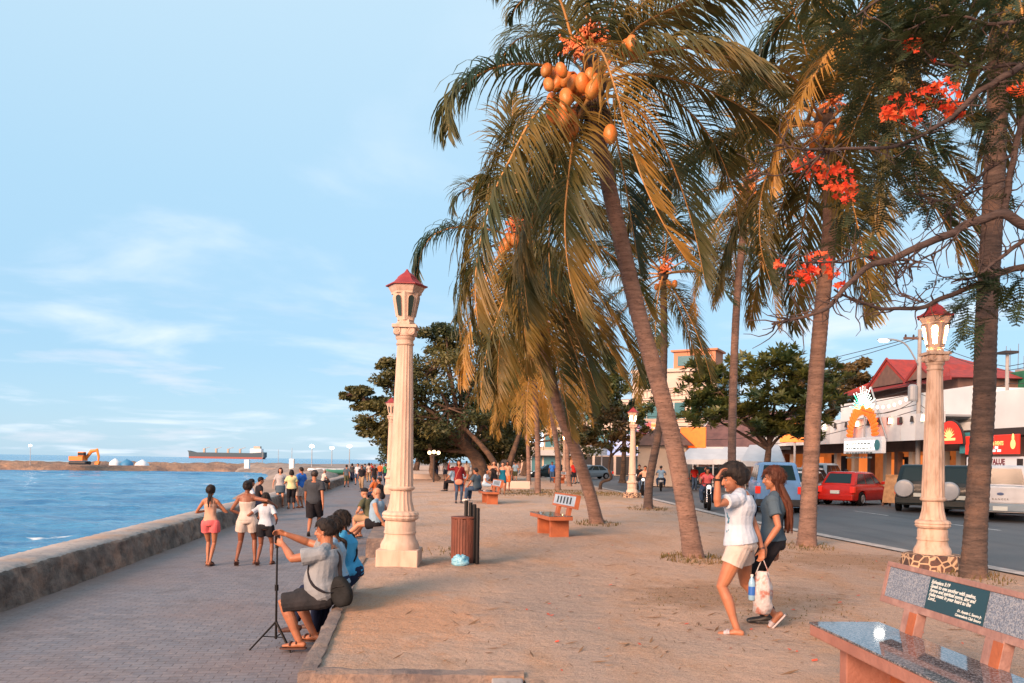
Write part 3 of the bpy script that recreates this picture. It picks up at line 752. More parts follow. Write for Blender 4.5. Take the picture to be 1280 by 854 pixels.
# ================================================================ litter bin, bag, petals
m_slat = mat('brown_slats', (0.20, 0.065, 0.04), 0.7, (0.11, 0.04, 0.028), 9, 0.4, 40, stretch=(1, 1, .3))
m_blackm = mat('black_paint', (0.009, 0.009, 0.010), 0.5, spec=.2)
m_bagb = mat('blue_plastic', (0.12, 0.42, 0.62), 0.35, (.3, .6, .75), 14, 0.8, 30)
g = G(579, 706)
root = empty('litter_bin', (g.x, g.y, 0), 0, 'round litter bin of dark reddish brown slats beside four black posts', 'litter bin')
mb = MB(); mb2 = MB()
for k in range(26):
    t = 2*math.pi*k/26
    M = Matrix.Rotation(t, 4, 'Z')
    mb.bx(.172, .186, -.019, .019, .03, .70-.01*(k % 3), M)
mb.build('slats', m_slat, root, bevel=.003)
for z in (.09, .38, .665):
    MB().lathe([(.160, z), (.170, z), (.170, z+.03), (.160, z+.03)], 26).build('hoop', m_slat, root)
MB().lathe([(.14, .04), (.156, .05), (.158, .55), (.15, .56)], 26).build('liner', mat('bin_liner', (.03, .02, .02), .6), root)
mb = MB(); mb.lathe([(.184, .69), (.194, .70), (.194, .715), (.180, .72)], 26); mb.build('rim', m_slat, root)
rack = empty('post_row', (g.x+.13, g.y-.1, 0), 0, 'four black painted posts standing in a row against the slatted bin', 'posts')
for k, (dx, dy, h) in enumerate([(-.10, .16, .96), (-.03, .09, .93), (.03, .02, .91), (.085, -.07, .86)]):
    MB().tube([(dx, dy, -.02), (dx, dy, h-.02), (dx, dy, h)], [.029, .029, .024], 12).build('post', m_blackm, rack, smooth=40)
mb = MB(); r = random.Random(3)
mb.ell((0, 0, .07), (.13, .10, .08), nu=18, nv=12)
for i in range(6): mb.ell(((r.random()-.5)*.16, (r.random()-.5)*.1, .09+r.random()*.06), (.05+.03*r.random(), .04, .04), nu=10, nv=8)
mb.v = [tuple(V(p)*(1+.3*noise.noise(V(p)*22))) for p in mb.v]
o = mb.build('plastic_bag', m_bagb, smooth=180); o.location = (g.x-.03, g.y-.27, 0); tag(o, 'crumpled light blue plastic bag at the foot of the slatted bin', 'plastic bag')
m_petal = mat('red_petals', (0.65, 0.09, 0.04), 0.7)
mb = MB(); r = random.Random(11)
for i in range(90):
    if i < 60: px, py = 640+r.random()*620, 650+r.random()*190
    else: px, py = 950+r.random()*320, 700+r.random()*140
    q = G(px, py); s = .008+.014*r.random(); a = r.random()*6.28
    if q.x < .2 and q.y < 6 or q.x > XK(q.y)-.1: continue
    q.z = ground_z(q.x, q.y)+.006
    d1 = V((math.cos(a), math.sin(a), .2))*s; d2 = V((-math.sin(a), math.cos(a), -.1))*s*.7
    mb.quad(q-d1-d2, q+d1-d2, q+d1+d2+V((0, 0, s*.5)), q-d1+d2+V((0, 0, s*.4)))
tag(mb.build('fallen_petals', m_petal, recalc=False), 'small red petals scattered over the sand', 'petals', kind='stuff')
mb = MB(); r = random.Random(12)
for i in range(420):
    if i < 300: px, py = 420+r.random()*840, 640+r.random()*205
    else: px, py = 760+r.random()*300, 690+r.random()*120
    q = G(px, py)
    if q.x < .2 and q.y < 6 or q.x > XK(q.y)-.1 or q.x < UX(-.5, q.y): continue
    q.z = ground_z(q.x, q.y)+.008; a = r.random()*6.28; s = .012+.03*r.random()*r.random(); d1 = V((math.cos(a), math.sin(a), .15*r.random()))*s*(1.5+2*r.random()); d2 = V((-math.sin(a), math.cos(a), 0))*s*.35
    mb.add([q-d1, q+d2+V((0, 0, .006)), q+d1+V((0, 0, .008)), q-d2], [(0, 1, 2, 3)])
tag(mb.build('fallen_leaves', mat('dry_leaf', (.15, .08, .04), .8, (.28, .16, .08), 3), recalc=False), 'small dry leaves and twigs strewn over the sand', 'dry leaves', kind='stuff')
# dry grass and debris round the palms
m_grass = leafmat('dry_grass', (.10, .10, .03), (.20, .13, .05), .8, 3, .3)
mb = MB()
for (px, py, rr, n) in ((700, 616, 3.2, 1500), (770, 618, 2.2, 700), (650, 618, 2.0, 400), (868, 702, .55, 350), (747, 656, .6, 220), (810, 637, .7, 220), (1008, 685, .5, 160), (1216, 724, .5, 160), (860, 640, 2.0, 300), (940, 760, 1.3, 500), (1050, 700, 1.2, 300), (560, 690, .5, 60)):
    q = G(px, py)
    for i in range(n):
        a = r.random()*6.28; d = rr*math.sqrt(r.random()); x, y = q.x+d*math.cos(a), q.y+d*math.sin(a)*1.2
        if x > XK(y)-.1: continue
        z = ground_z(x, y)-.01; h = (.03+.06*r.random())*(.35 if (px, py) in ((940, 760), (1050, 700), (860, 640)) else 1); b_ = r.random()*6.28
        w_ = V((math.cos(b_), math.sin(b_), 0))*.006*(1+y/20); t = V(((r.random()-.5)*h, (r.random()-.5)*h, h))
        mb.quad(V((x, y, z))-w_, V((x, y, z))+w_, V((x, y, z))+t+w_*.3, V((x, y, z))+t-w_*.3)
tag(mb.build('grass', m_grass, recalc=False), 'thin dry grass tufts round the palm feet', 'grass', kind='stuff')
# ================================================================ palms
L_DARK = leafmat('palm_leaf_silhouette', (.022, .055, .032), (.10, .10, .028), .5, .7, .35)  # shade of fronds silhouetted against the sky, put into the leaf colour
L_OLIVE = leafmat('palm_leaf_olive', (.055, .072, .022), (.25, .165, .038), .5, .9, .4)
L_GOLD = leafmat('palm_leaf_gold_lit', (.28, .18, .035), (.48, .26, .055), .5, .9, .4)  # warm lamp and sunset light on the fronds, put into the leaf colour
M_RACH = mat('frond_rib', (.55, .27, .08), .5, (.36, .20, .06), 3)
def bark(name, c1, c2, c3):
    m, N, L, b = nodes_of(name, 0.9)
    c = mixc(N, L, rng(N, L, noise_n(N, L, vec_n(N, L, (3, 3, 22)), 1.0, 6, 0.6), 0.36, 0.62), c1, c2)
    c = mixc(N, L, rng(N, L, noise_n(N, L, vec_n(N, L), 2.4, 6, 0.6), 0.48, 0.66, 0, .75), c, c3)
    c = mixc(N, L, rng(N, L, noise_n(N, L, vec_n(N, L, (16, 16, 60)), 1, 3, 0.6), 0.56, 0.7, 0, .7), c, (.03, .022, .02))
    L.new(c, b.inputs['Base Color'])
    bump_n(N, L, b, noise_n(N, L, vec_n(N, L, (10, 10, 34)), 1.0, 6, 0.7), 0.8, 0.04)
    return m
B_PALM = bark('palm_bark', (.25, .165, .135), (.14, .09, .075), (.33, .20, .15))
B_DARK = bark('palm_bark_dark', (.135, .095, .08), (.06, .045, .04), (.22, .13, .09))
B_TREE = bark('tree_bark', (.11, .07, .05), (.05, .035, .028), (.20, .12, .075))
M_NUT = mat('orange_coconut', (.68, .17, .03), .4, (.42, .20, .05), 6, .3, 30)
M_SPATHE = mat('flower_stalk', (.60, .13, .04), .6, (.70, .24, .08), 12)
M_HUSK = mat('dry_husk', (.09, .06, .045), .9, (.045, .03, .025), 6, .5)

NMUL, WMUL = 1.55, .80
def frond(P, parent, leafm, leaf_len=.8, n=70, wind=V((.55, .1, 0)), grav=1.0, seed=0, ribr=.028, width=.034, roll=0.0, nseg=4, t0=.13):
    """P: list of points along the rib (base -> tip)"""
    r = random.Random(seed)
    n = int(n*NMUL); leaf_len *= 1.10; grav *= 1.08; width *= WMUL
    S = spline(P, 26); mb = MB()
    # leaflets first
    cum = [0]
    for a, b in zip(S, S[1:]): cum.append(cum[-1]+(b-a).length)
    tot = cum[-1]
    def at(t):
        d = t*tot
        for i in range(26):
            if d <= cum[i+1] or i == 25:
                u = (d-cum[i])/max(cum[i+1]-cum[i], 1e-6); return S[i].lerp(S[i+1], u), (S[i+1]-S[i]).normalized()
    for k in range(n):
        t = t0+(1-t0)*(k+.5)/n
        prof = (math.sin(math.pi*min(1, (.16+.80*t)))**.75)
        for sg in (-1, 1):
            if r.random() < .05 or (noise.noise(V((t*9, sg*3, seed))) > .42): continue
            p, T = at(min(.999, t+(r.random()-.5)*.008))
            up = V((0, 0, 1)); sd = T.cross(up)
            if sd.length < .15: sd = T.cross(V((.3, 1, 0)))
            sd.normalize(); nn = sd.cross(T).normalized()
            if nn.z < 0: nn = -nn
            ln = leaf_len*prof*(.85+.3*r.random())
            d = (sd*sg*(.95-.5*t) + T*(.38+.75*t) + nn*(.25+.1*r.random()) + V((r.random()-.5, r.random()-.5, r.random()-.5))*.34).normalized()
            q = p.copy(); w0 = width*(.8+.4*r.random()); step = ln/nseg
            g = grav*(.75+.5*r.random()); vs = []
            for s in range(nseg+1):
                wd = (T-d*T.dot(d))
                if wd.length < .1: wd = nn
                wd.normalize(); f_ = [.45, 1, .9, .6, .06][int(round(s*4/nseg))]*w0*.5
                vs += [q-wd*f_, q+wd*f_]
                q = q+d*step
                d = (d + V((0, 0, -1))*g*.34*(step/.2)**.5 + wind*.34*g + V((r.random()-.5, r.random()-.5, 0))*.16).normalized()
            mb.add(vs, [(2*i, 2*i+1, 2*i+3, 2*i+2) for i in range(nseg)])
    nl = len(mb.f)
    mb.tube(S, [ribr*(1-.86*i/26)*(1.5 if i < 2 else 1) for i in range(27)], 5)
    o = mb.build('frond', leafm, parent, recalc=False)
    o.data.materials.append(M_RACH)
    mi = [0]*nl+[1]*(len(mb.f)-nl); o.data.polygons.foreach_set('material_index', mi)
    o.data.polygons.foreach_set('use_smooth', [True]*len(mi))
    return o
def path(p0, az, el, length, droop, wind=V((.35, .05, 0)), n=9, r=None):
    d = V((math.sin(az)*math.cos(el), math.cos(az)*math.cos(el), math.sin(el))); p = V(p0); out = [p.copy()]; ds = length/n
    for i in range(n):
        t = (i+1)/n
        p = p+d*ds; out.append(p.copy())
        d = (d+V((0, 0, -1))*droop*(.25+1.1*t)*ds*.42+wind*ds*.16*t).normalized()
    return out
def trunk(pts, r0, r1, parent, m, n=14, ring=.085, flare=1.28):
    r0 *= .90; r1 *= .92
    tot = sum((a-b).length for a, b in zip(pts, pts[1:])); S = spline(pts, max(12, int(tot/(ring/2)))); rr = []; N_ = len(S)-1
    for i in range(N_+1):
        t = i/N_; d = t*tot
        q = r0+(r1-r0)*t + r0*(flare-1)*math.exp(-d/.35)
        q *= 1+(.035 if i % 2 else -.01)+.02*noise.noise(V((d*2.1, r0*9, 0)))
        rr.append(q)
    return MB().tube(S, rr, n).build('trunk', m, parent, smooth=60)
def nut_mesh():
    mb = MB().ell((0, 0, 0), (.088, .088, .125), nu=14, nv=10)
    return mb
def nuts(parent, spots, size=1.0, seed=1):
    r = random.Random(seed); first = None
    for p in spots:
        if first is None:
            first = nut_mesh().build('coconut', M_NUT, parent, smooth=180); o = first
        else:
            o = first.copy(); COL.objects.link(o); o.parent = parent
        o.location = p; s = size*(.85+.3*r.random()); o.scale = (s, s, s); o.rotation_euler = (r.random()*.9-.45, r.random()*.9-.45, r.random()*6)
def palm_root(px, py, label, z=0.0):
    g = G(px, py); return empty('coconut_palm', (g.x, g.y, z), 0, label, 'palm tree', 'coconut palms of the seafront park'), g
def rel(root, pts): return [V(p)-V(root.location) for p in pts]
def flowers(parent, c, n, spread, seed):
    """branching orange flower stalk"""
    r = random.Random(seed); mb = MB()
    for i in range(n):
        d = V((r.random()-.5, r.random()-.5, r.random()-.25)).normalized(); e = c+d*spread*(.6+.5*r.random())
        mb.tube([c, c.lerp(e, .5)+V((0, 0, .03)), e], [.012, .009, .005], 4)
        for k in range(7):
            q = c.lerp(e, .35+.65*k/7)+V((r.random()-.5, r.random()-.5, r.random()-.5))*.03
            mb.ell(q, (.017, .017, .022), nu=5, nv=4)
    return mb.build('flower_stalk', M_SPATHE, parent)

# ---- the main leaning palm
root, g = palm_root(868, 702, 'tallest leaning palm in the middle, loaded with bright orange coconuts')
Yb = g.y; Yc = 11.9
tp = [(868, 706, Yb), (858, 640, Yb-.05), (843, 560, Yb-.15), (826, 490, Yb-.3), (800, 400, Yb-.45), (776, 300, Yb-.6), (757, 215, Yb-.75), (745, 160, Yc), (741, 118, Yc)]
trunk(rel(root, [W(*q) for q in tp]), .165, .115, root, B_PALM)
CR = W(741, 110, Yc)-root.location
def wf(lst, yc): return [W(px, py, yc+d) for px, py, d in lst]
FR = [  # (points, leaf material, leaf length, n, grav)
 ([(733, 112, 0), (708, 90, -.2), (665, 80, -.4), (620, 84, -.6), (585, 103, -.7), (566, 128, -.8), (560, 168, -.85)], L_DARK, .95, 80, 1.0),
 ([(735, 125, 0), (700, 118, -.4), (668, 145, -.8), (640, 195, -1.1), (614, 250, -1.3), (599, 310, -1.4), (594, 360, -1.4), (598, 410, -1.4)], L_OLIVE, 1.15, 105, 1.25),
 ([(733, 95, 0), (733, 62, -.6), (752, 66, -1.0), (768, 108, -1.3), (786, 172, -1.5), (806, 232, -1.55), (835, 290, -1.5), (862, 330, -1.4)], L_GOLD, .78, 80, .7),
 ([(748, 95, 0), (775, 62, -.2), (800, 32, -.4), (850, 6, -.8), (910, -22, -1.0), (975, -35, -1.1), (1035, -25, -1.1)], L_OLIVE, 1.1, 95, 1.35),
 ([(750, 105, 0), (790, 93, .3), (840, 98, .6), (885, 113, .7), (930, 135, .8), (970, 168, .8), (992, 205, .8)], L_OLIVE, .95, 85, 1.35),
 ([(750, 118, 0), (785, 128, .3), (820, 165, .5), (848, 225, .6), (868, 290, .6), (882, 355, .6)], L_DARK, .9, 80, 1.0),
 ([(738, 90, 0), (734, 30, .2), (726, -40, .3), (712, -110, .4), (690, -150, .4)], L_OLIVE, .9, 50, .8),
 ([(736, 90, 0), (716, 50, -.3), (700, 0, -.5), (672, -40, -.7), (645, -45, -.8), (628, -20, -.9)], L_DARK, .95, 80, 1.2),
 ([(736, 92, 0), (722, 60, .6), (700, 30, .9), (680, 5, 1.2), (655, 0, 1.4), (638, 20, 1.5)], L_DARK, .9, 70, 1.2),
 ([(742, 90, 0), (755, 40, -.2), (780, -20, -.3), (820, -60, -.4), (870, -70, -.5)], L_OLIVE, .95, 70, 1.1),
 ([(745, 95, 0), (765, 55, .7), (805, 30, 1.2), (850, 30, 1.6), (895, 55, 1.8)], L_DARK, .9, 70, 1.2),
 ([(737, 120, 0), (718, 138, .6), (700, 180, .9), (690, 240, 1.0), (686, 310, 1.0), (690, 370, 1.0)], L_DARK, .95, 85, .9),
 ([(736, 122, 0), (712, 140, -.2), (690, 190, -.3), (668, 260, -.3), (655, 330, -.3), (660, 395, -.3)], L_OLIVE, 1.05, 95, 1.1),
 ([(745, 125, 0), (764, 150, .8), (778, 210, 1.1), (790, 280, 1.2), (800, 340, 1.2)], L_DARK, .85, 60, .9),
 ([(750, 100, 0), (800, 70, -.8), (860, 60, -1.4), (920, 75, -1.8), (968, 110, -2.0)], L_OLIVE, 1.05, 90, 1.35),
 ([(748, 95, 0), (790, 20, .4), (850, -30, .8), (930, -45, 1.2), (1000, -20, 1.5), (1050, 30, 1.6)], L_DARK, 1.1, 90, 1.35),
 ([(750, 110, 0), (800, 105, 1.2), (850, 130, 1.8), (890, 175, 2.1), (915, 235, 2.2), (925, 290, 2.2)], L_OLIVE, 1.0, 80, 1.2),
 ([(738, 100, 0), (700, 60, 1.2), (665, 45, 1.7), (640, 55, 2.0), (622, 85, 2.1)], L_DARK, .9, 70, 1.2),
 ([(738, 120, 0), (722, 150, -.6), (712, 210, -.8), (706, 280, -.8), (712, 345, -.8), (728, 400, -.8)], L_OLIVE, .95, 90, .9),
]
for i, (pp, lm, ll, n, gr) in enumerate(FR):
    frond(rel(root, wf(pp, Yc)), root, lm, ll, n, seed=100+i, grav=gr)
# dry hanging fibre under the crown
mb = MB(); r = random.Random(5)
for i in range(60):
    a = r.random()*6.28; p = CR+V((math.cos(a)*.12, math.sin(a)*.12, -.1-.1*r.random())); q = p+V((math.cos(a)*.12, math.sin(a)*.12, -.25-.5*r.random()))
    mb.tube([p, p.lerp(q, .5)+V((math.cos(a)*.07, math.sin(a)*.07, 0)), q], [.02, .014, .003], 4)
mb.ell(CR+V((0, 0, .1)), (.2, .2, .35)); mb.build('crown_fibre', M_HUSK, root)
npx = [(683, 88), (692, 96), (702, 88), (697, 104), (708, 100), (686, 106), (698, 96), (738, 96), (745, 102), (734, 105), (741, 112), (722, 106), (714, 117), (708, 122), (698, 128), (690, 126), (706, 134),
       (692, 140), (690, 147), (700, 145), (714, 148), (704, 150), (716, 163), (712, 165), (763, 168), (782, 58), (793, 64), (790, 55), (780, 66), (728, 104), (716, 104), (721, 118)]
sp = []
for i, (px, py) in enumerate(npx): sp.append(W(px, py, Yc-.85+.25*math.sin(i*2.3))-root.location)
nuts(root, sp, 1.0)
mb = MB()
for e in ((692, 92), (700, 130), (712, 150), (738, 100), (786, 60)):
    mb.tube([CR+V((0, 0, -.05)), (CR+W(*e, Yc-.3)-root.location)/2+V((0, 0, .12)), W(*e, Yc-.4)-root.location], [.03, .022, .012], 6)
mb.build('fruit_stalk', M_SPATHE, root)
for k, e in enumerate(((715, 62), (742, 40), (735, 48), (748, 55))): flowers(root, W(*e, Yc-.35)-root.location, 22, .26, k)

# ---- generic palm from a trunk drawn in place and a crown of fronds
def palm(base, tpts, r0, r1, label, nf, flen, leafms, barkm=B_PALM, seed=0, wind=V((.45, .05, 0)), n=46, leaf_len=.8, nutn=0, hang=.35, extra=(), droop=1.0, nseg=3, flower=2, width=.045, z=0.0, nutc=None, azr=None):
    root, g = palm_root(*base, label, z)
    Yb = g.y
    pts = [W(px, py, Yb+d) for px, py, d in [(base[0], base[1]+3, 0)]+list(tpts)]
    trunk(rel(root, pts), r0, r1, root, barkm, 12 if g.y < 25 else 8, .09 if g.y < 25 else .14)
    C = pts[-1]-root.location; r = random.Random(seed)
    for i in range(nf):
        az = 2*math.pi*(i*.618 % 1)+r.random()*.3
        if azr: az = R(azr[0]+(azr[1]-azr[0])*(i*.618 % 1))
        f_ = i/nf
        el = R(72-118*f_**.9+r.random()*14-7) if f_ > .0 else R(80)
        if f_ > 1-hang: el = R(-25-35*r.random())
        L_ = flen*(.82+.25*r.random())*(.75 if f_ < .15 else 1)
        P = path(C+V((0, 0, .12*(1-f_))), az, el, L_, droop*(.9+.3*r.random()), wind)
        lm = leafms[1] if (f_ > 1-hang and len(leafms) > 1) else leafms[0]
        if r.random() < .3: lm = leafms[r.randrange(len(leafms))]
        frond(P, root, lm, leaf_len*(.9+.2*r.random()), n, wind, 1.05, seed*50+i, ribr=.03, width=width, nseg=nseg)
    for pp, lm, ll, nn, gr in extra:
        frond(rel(root, [W(px, py, Yb+d) for px, py, d in pp]), root, lm, ll, nn, V((.55, .1, 0)), gr, seed*77+nn, nseg=4)
    MB().ell(C+V((0, 0, .1)), (.19, .19, .32)).build('crown_fibre', M_HUSK, root)
    if nutn:
        sp = []
        cc = (nutc or C)
        for i in range(nutn):
            a = -1.57+(r.random()-.5)*2.8; sp.append(cc+V((math.cos(a)*(.3+.12*r.random()), math.sin(a)*(.3+.15*r.random()), -.05-.45*r.random())))
        nuts(root, sp, 1.0, seed)
    for k in range(flower): flowers(root, C+V(((r.random()-.5)*.4, -.3, .1+.3*r.random())), 16, .3, seed+k)
    return root
e2 = [([(646, 298, -3), (612, 287, -3.2), (572, 284, -3.3), (542, 294, -3.4), (526, 318, -3.4), (520, 350, -3.4)], L_DARK, .85, 70, 1.05),
      ([(648, 292, -3), (628, 262, -2.5), (604, 240, -2.2), (584, 236, -2), (570, 250, -2), (566, 268, -2)], L_DARK, .7, 60, 1.1),
      ([(645, 305, -3), (620, 325, -3.6), (600, 370, -3.9), (585, 425, -4), (578, 480, -4)], L_GOLD, .85, 70, 1.0),
      ([(648, 305, -3), (640, 345, -3.9), (622, 395, -4.3), (606, 450, -4.4), (600, 505, -4.4)], L_OLIVE, .9, 75, 1.0),
      ([(652, 300, -3), (664, 330, -4.0), (662, 380, -4.5), (668, 430, -4.7), (682, 490, -4.7)], L_OLIVE, .95, 85, 1.0),
      ([(656, 298, -3), (690, 320, -3.8), (725, 365, -4.2), (752, 415, -4.3), (778, 470, -4.3)], L_OLIVE, .95, 80, 1.15),
      ([(656, 293, -3), (700, 290, -3), (750, 310, -2.8), (790, 345, -2.6), (815, 395, -2.5)], L_OLIVE, .9, 70, 1.2),
      ([(646, 300, -3), (612, 310, -2.6), (588, 345, -2.4), (575, 390, -2.4), (576, 430, -2.4)], L_DARK, .8, 60, 1.0)]
palm((747, 656), [(738, 620, -.2), (718, 560, -.6), (697, 505, -1.2), (675, 430, -2), (656, 350, -2.7), (649, 300, -3)], .18, .12, 'palm leaning left behind the solitary orange bench, drooping fronds hanging low', 22, 4.4, [L_OLIVE, L_OLIVE, L_GOLD],
     seed=2, n=60, leaf_len=.95, nutn=18, extra=e2, nseg=4, flower=3, hang=.5, azr=(-25, 205))
palm((810, 637), [(812, 600, 0), (826, 520, -.2), (830, 430, -.3), (829, 345, -.4)], .17, .12, 'straight dark palm rising close behind the tallest leaning palm', 20, 4.4, [L_DARK, L_OLIVE], B_DARK, seed=3, n=50, leaf_len=.9, nutn=5, hang=.3)
palm((1008, 684), [(1012, 610, 0), (1018, 500, -.1), (1026, 400, -.2), (1037, 285, -.3), (1036, 215, -.3), (1030, 160, -.3)], .175, .13, 'straight grey palm behind the walking couple, orange fruit half hidden by red blossom', 22, 4.3, [L_OLIVE, L_OLIVE, L_GOLD], seed=4, n=66, leaf_len=.95, nutn=12, hang=.35, nseg=4,
     extra=[([(1010, 150, -.3), (1040, 60, -2.0), (1085, 15, -3), (1130, -10, -3.6)], L_GOLD, .5, 40, .8),
            ([(1120, -10, -3.4), (1075, 25, -3.6), (1030, 75, -3.8), (995, 140, -3.9), (972, 195, -3.9), (966, 240, -3.9)], L_GOLD, .62, 80, 1.0),
            ([(1040, 165, -.3), (1085, 150, -.2), (1130, 180, 0), (1165, 235, .2), (1190, 290, .3), (1198, 330, .3)], L_GOLD, .6, 50, 1.0),
            ([(1035, 165, -.3), (1060, 200, 0), (1090, 250, .2), (1100, 310, .3), (1108, 370, .3)], L_OLIVE, .8, 50, 1.0),
            ([(1030, 165, -.3), (985, 180, -1), (955, 230, -1.4), (950, 300, -1.5), (965, 360, -1.5)], L_OLIVE, .85, 60, 1.0)])
palm((1216, 724), [(1222, 620, 0), (1230, 500, 0), (1233, 400, -.05), (1240, 280, -.1), (1246, 150, -.15), (1250, 20, -.2), (1250, -90, -.2)], .165, .135, 'thick palm trunk at the right edge beside the lit lamp column', 20, 4.2, [L_DARK, L_OLIVE], B_DARK, seed=5, n=60, leaf_len=.9, hang=.4, nseg=4, flower=0)
palm((915, 640), [(915, 560, .2), (917, 470, .2), (921, 380, .1), (928, 300, 0), (936, 235, 0)], .16, .12, 'slim grey palm rising just behind the head of the person in white', 22, 4.6, [L_OLIVE, L_GOLD, L_OLIVE], seed=6, n=52, leaf_len=.9, nutn=8, hang=.4)
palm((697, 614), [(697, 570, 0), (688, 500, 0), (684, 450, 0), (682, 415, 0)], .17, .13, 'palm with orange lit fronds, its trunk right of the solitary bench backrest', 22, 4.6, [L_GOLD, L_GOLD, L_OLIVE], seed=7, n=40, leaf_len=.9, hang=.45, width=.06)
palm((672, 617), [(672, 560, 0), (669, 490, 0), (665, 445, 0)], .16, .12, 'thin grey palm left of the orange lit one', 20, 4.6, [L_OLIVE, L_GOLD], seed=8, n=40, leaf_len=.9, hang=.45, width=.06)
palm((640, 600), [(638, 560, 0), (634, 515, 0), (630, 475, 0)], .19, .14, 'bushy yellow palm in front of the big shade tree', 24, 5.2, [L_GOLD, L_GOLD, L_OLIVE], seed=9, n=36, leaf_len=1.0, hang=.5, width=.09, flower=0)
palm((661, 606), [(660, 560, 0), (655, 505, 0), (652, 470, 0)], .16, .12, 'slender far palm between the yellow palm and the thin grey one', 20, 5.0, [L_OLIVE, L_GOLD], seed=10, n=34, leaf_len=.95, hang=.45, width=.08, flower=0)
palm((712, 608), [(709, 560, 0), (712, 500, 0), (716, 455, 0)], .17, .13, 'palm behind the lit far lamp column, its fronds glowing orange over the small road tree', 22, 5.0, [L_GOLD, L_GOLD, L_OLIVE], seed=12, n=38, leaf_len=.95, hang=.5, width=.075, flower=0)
palm((1068, 690), [(1090, 500, 3), (1110, 300, 5), (1120, 60, 6), (1125, -60, 6)], .16, .12, 'x', 0, 4, [L_DARK], seed=13) if False else None

# ================================================================ leafy trees
LF_SHADE = leafmat('shade_tree_leaf', (.030, .055, .022), (.15, .13, .035), .55, .22, .3)
LF_FRANG = leafmat('frangipani_leaf', (.028, .058, .020), (.17, .17, .04), .4, .9, .25)
LF_SMALL = leafmat('small_tree_leaf', (.05, .07, .02), (.16, .09, .03), .5, .8, .3)
LF_BACK = leafmat('back_tree_leaf', (.06, .06, .025), (.15, .10, .035), .5, .2, .3)
def leaf_clump(mb, c, rad, n, size, r, asp=2.0, up=.35):
    for i in range(n):
        d = V((r.gauss(0, 1), r.gauss(0, 1), r.gauss(0, 1))).normalized()*(r.random()**.45)
        p = V(c)+V((d.x*rad[0], d.y*rad[1], d.z*rad[2]))
        a = V((r.gauss(0, 1), r.gauss(0, 1), r.gauss(0, .6))).normalized()
        nn = (V((r.gauss(0, 1), r.gauss(0, 1), r.gauss(0, 1)))+V((0, 0, up*3))+d).normalized()
        b = nn.cross(a)
        if b.length < .1: continue
        b.normalize(); a = b.cross(nn); s = size*(.6+.8*r.random())
        mb.add([p-a*s*.5, p+b*s*.5/asp*.9, p+a*s*.5, p-b*s*.5/asp*.9], [(0, 1, 2, 3)])
def rosette(mb, p, size, r, n=11):
    ax = V((r.gauss(0, .5), r.gauss(0, .5), 1)).normalized()
    _, u, v_ = ortho(ax, V((1, 0, 0)))
    a0 = r.random()*6
    for i in range(n):
        t = a0+i*2.4; el = .15+.75*(i/n); s = size*(.75+.4*r.random())
        d = ((u*math.cos(t)+v_*math.sin(t))*math.cos(el)+ax*math.sin(el)).normalized()
        w_ = ax.cross(d).normalized()*s*.16; dn = V((0, 0, -.12*s))
        mb.add([p, p+d*s*.5-w_, p+d*s*.5+w_, p+d*s+dn], [(0, 1, 3, 2)])
def limb_tree(label, loc, trunk_pts, r0, clumps, leafm, leafsz, dens, barkm=B_TREE, seed=0, kind='leafy_tree', cat='tree', group=None, mode='leaf', limbs=True, sub=7, flowers_m=None, limb_r=.35):
    root = empty(kind, loc, 0, label, cat, group); r = random.Random(seed); L0 = V(loc)
    tp = [V(p)-L0 for p in trunk_pts]
    tb = MB().tube(spline(tp, 14), [r0*(1.5 if i == 0 else 1)*(1-.45*i/14) for i in range(15)], 9); top = tp[-1]
    cr = MB()
    for (c, rad) in clumps:
        c = V(c)-L0
        if limbs:
            st = tp[-1].lerp(tp[-2], r.random()*.7)
            mid = st.lerp(c, .5)+V((r.gauss(0, .1), r.gauss(0, .1), .1*rad[2]))*max(rad)
            tb.tube(spline([st, mid, c], 6), [r0*limb_r*(1-.12*i) for i in range(7)], 6)
        vol = rad[0]*rad[1]*rad[2]
        for k in range(sub):
            d = V((r.gauss(0, 1), r.gauss(0, 1), r.gauss(0, 1))).normalized()*(.55+.4*r.random())
            q = c+V((d.x*rad[0], d.y*rad[1], d.z*rad[2]))
            if limbs: tb.tube([c, c.lerp(q, .6)+V((0, 0, -.03)), q], [r0*.12, r0*.08, r0*.03], 4)
            s = .36+.22*r.random()
            if mode == 'leaf': leaf_clump(cr, q, (rad[0]*s, rad[1]*s, rad[2]*s*.75), dens, leafsz, r)
            else:
                for j in range(dens):
                    dd = V((r.gauss(0, 1), r.gauss(0, 1), abs(r.gauss(0, 1))*.9-.2)).normalized()
                    rosette(cr, q+V((dd.x*rad[0]*s, dd.y*rad[1]*s, dd.z*rad[2]*s)), leafsz, r)
    tb.build('trunk', barkm, root, smooth=60); cr.build('crown', leafm, root, recalc=False)
    return root
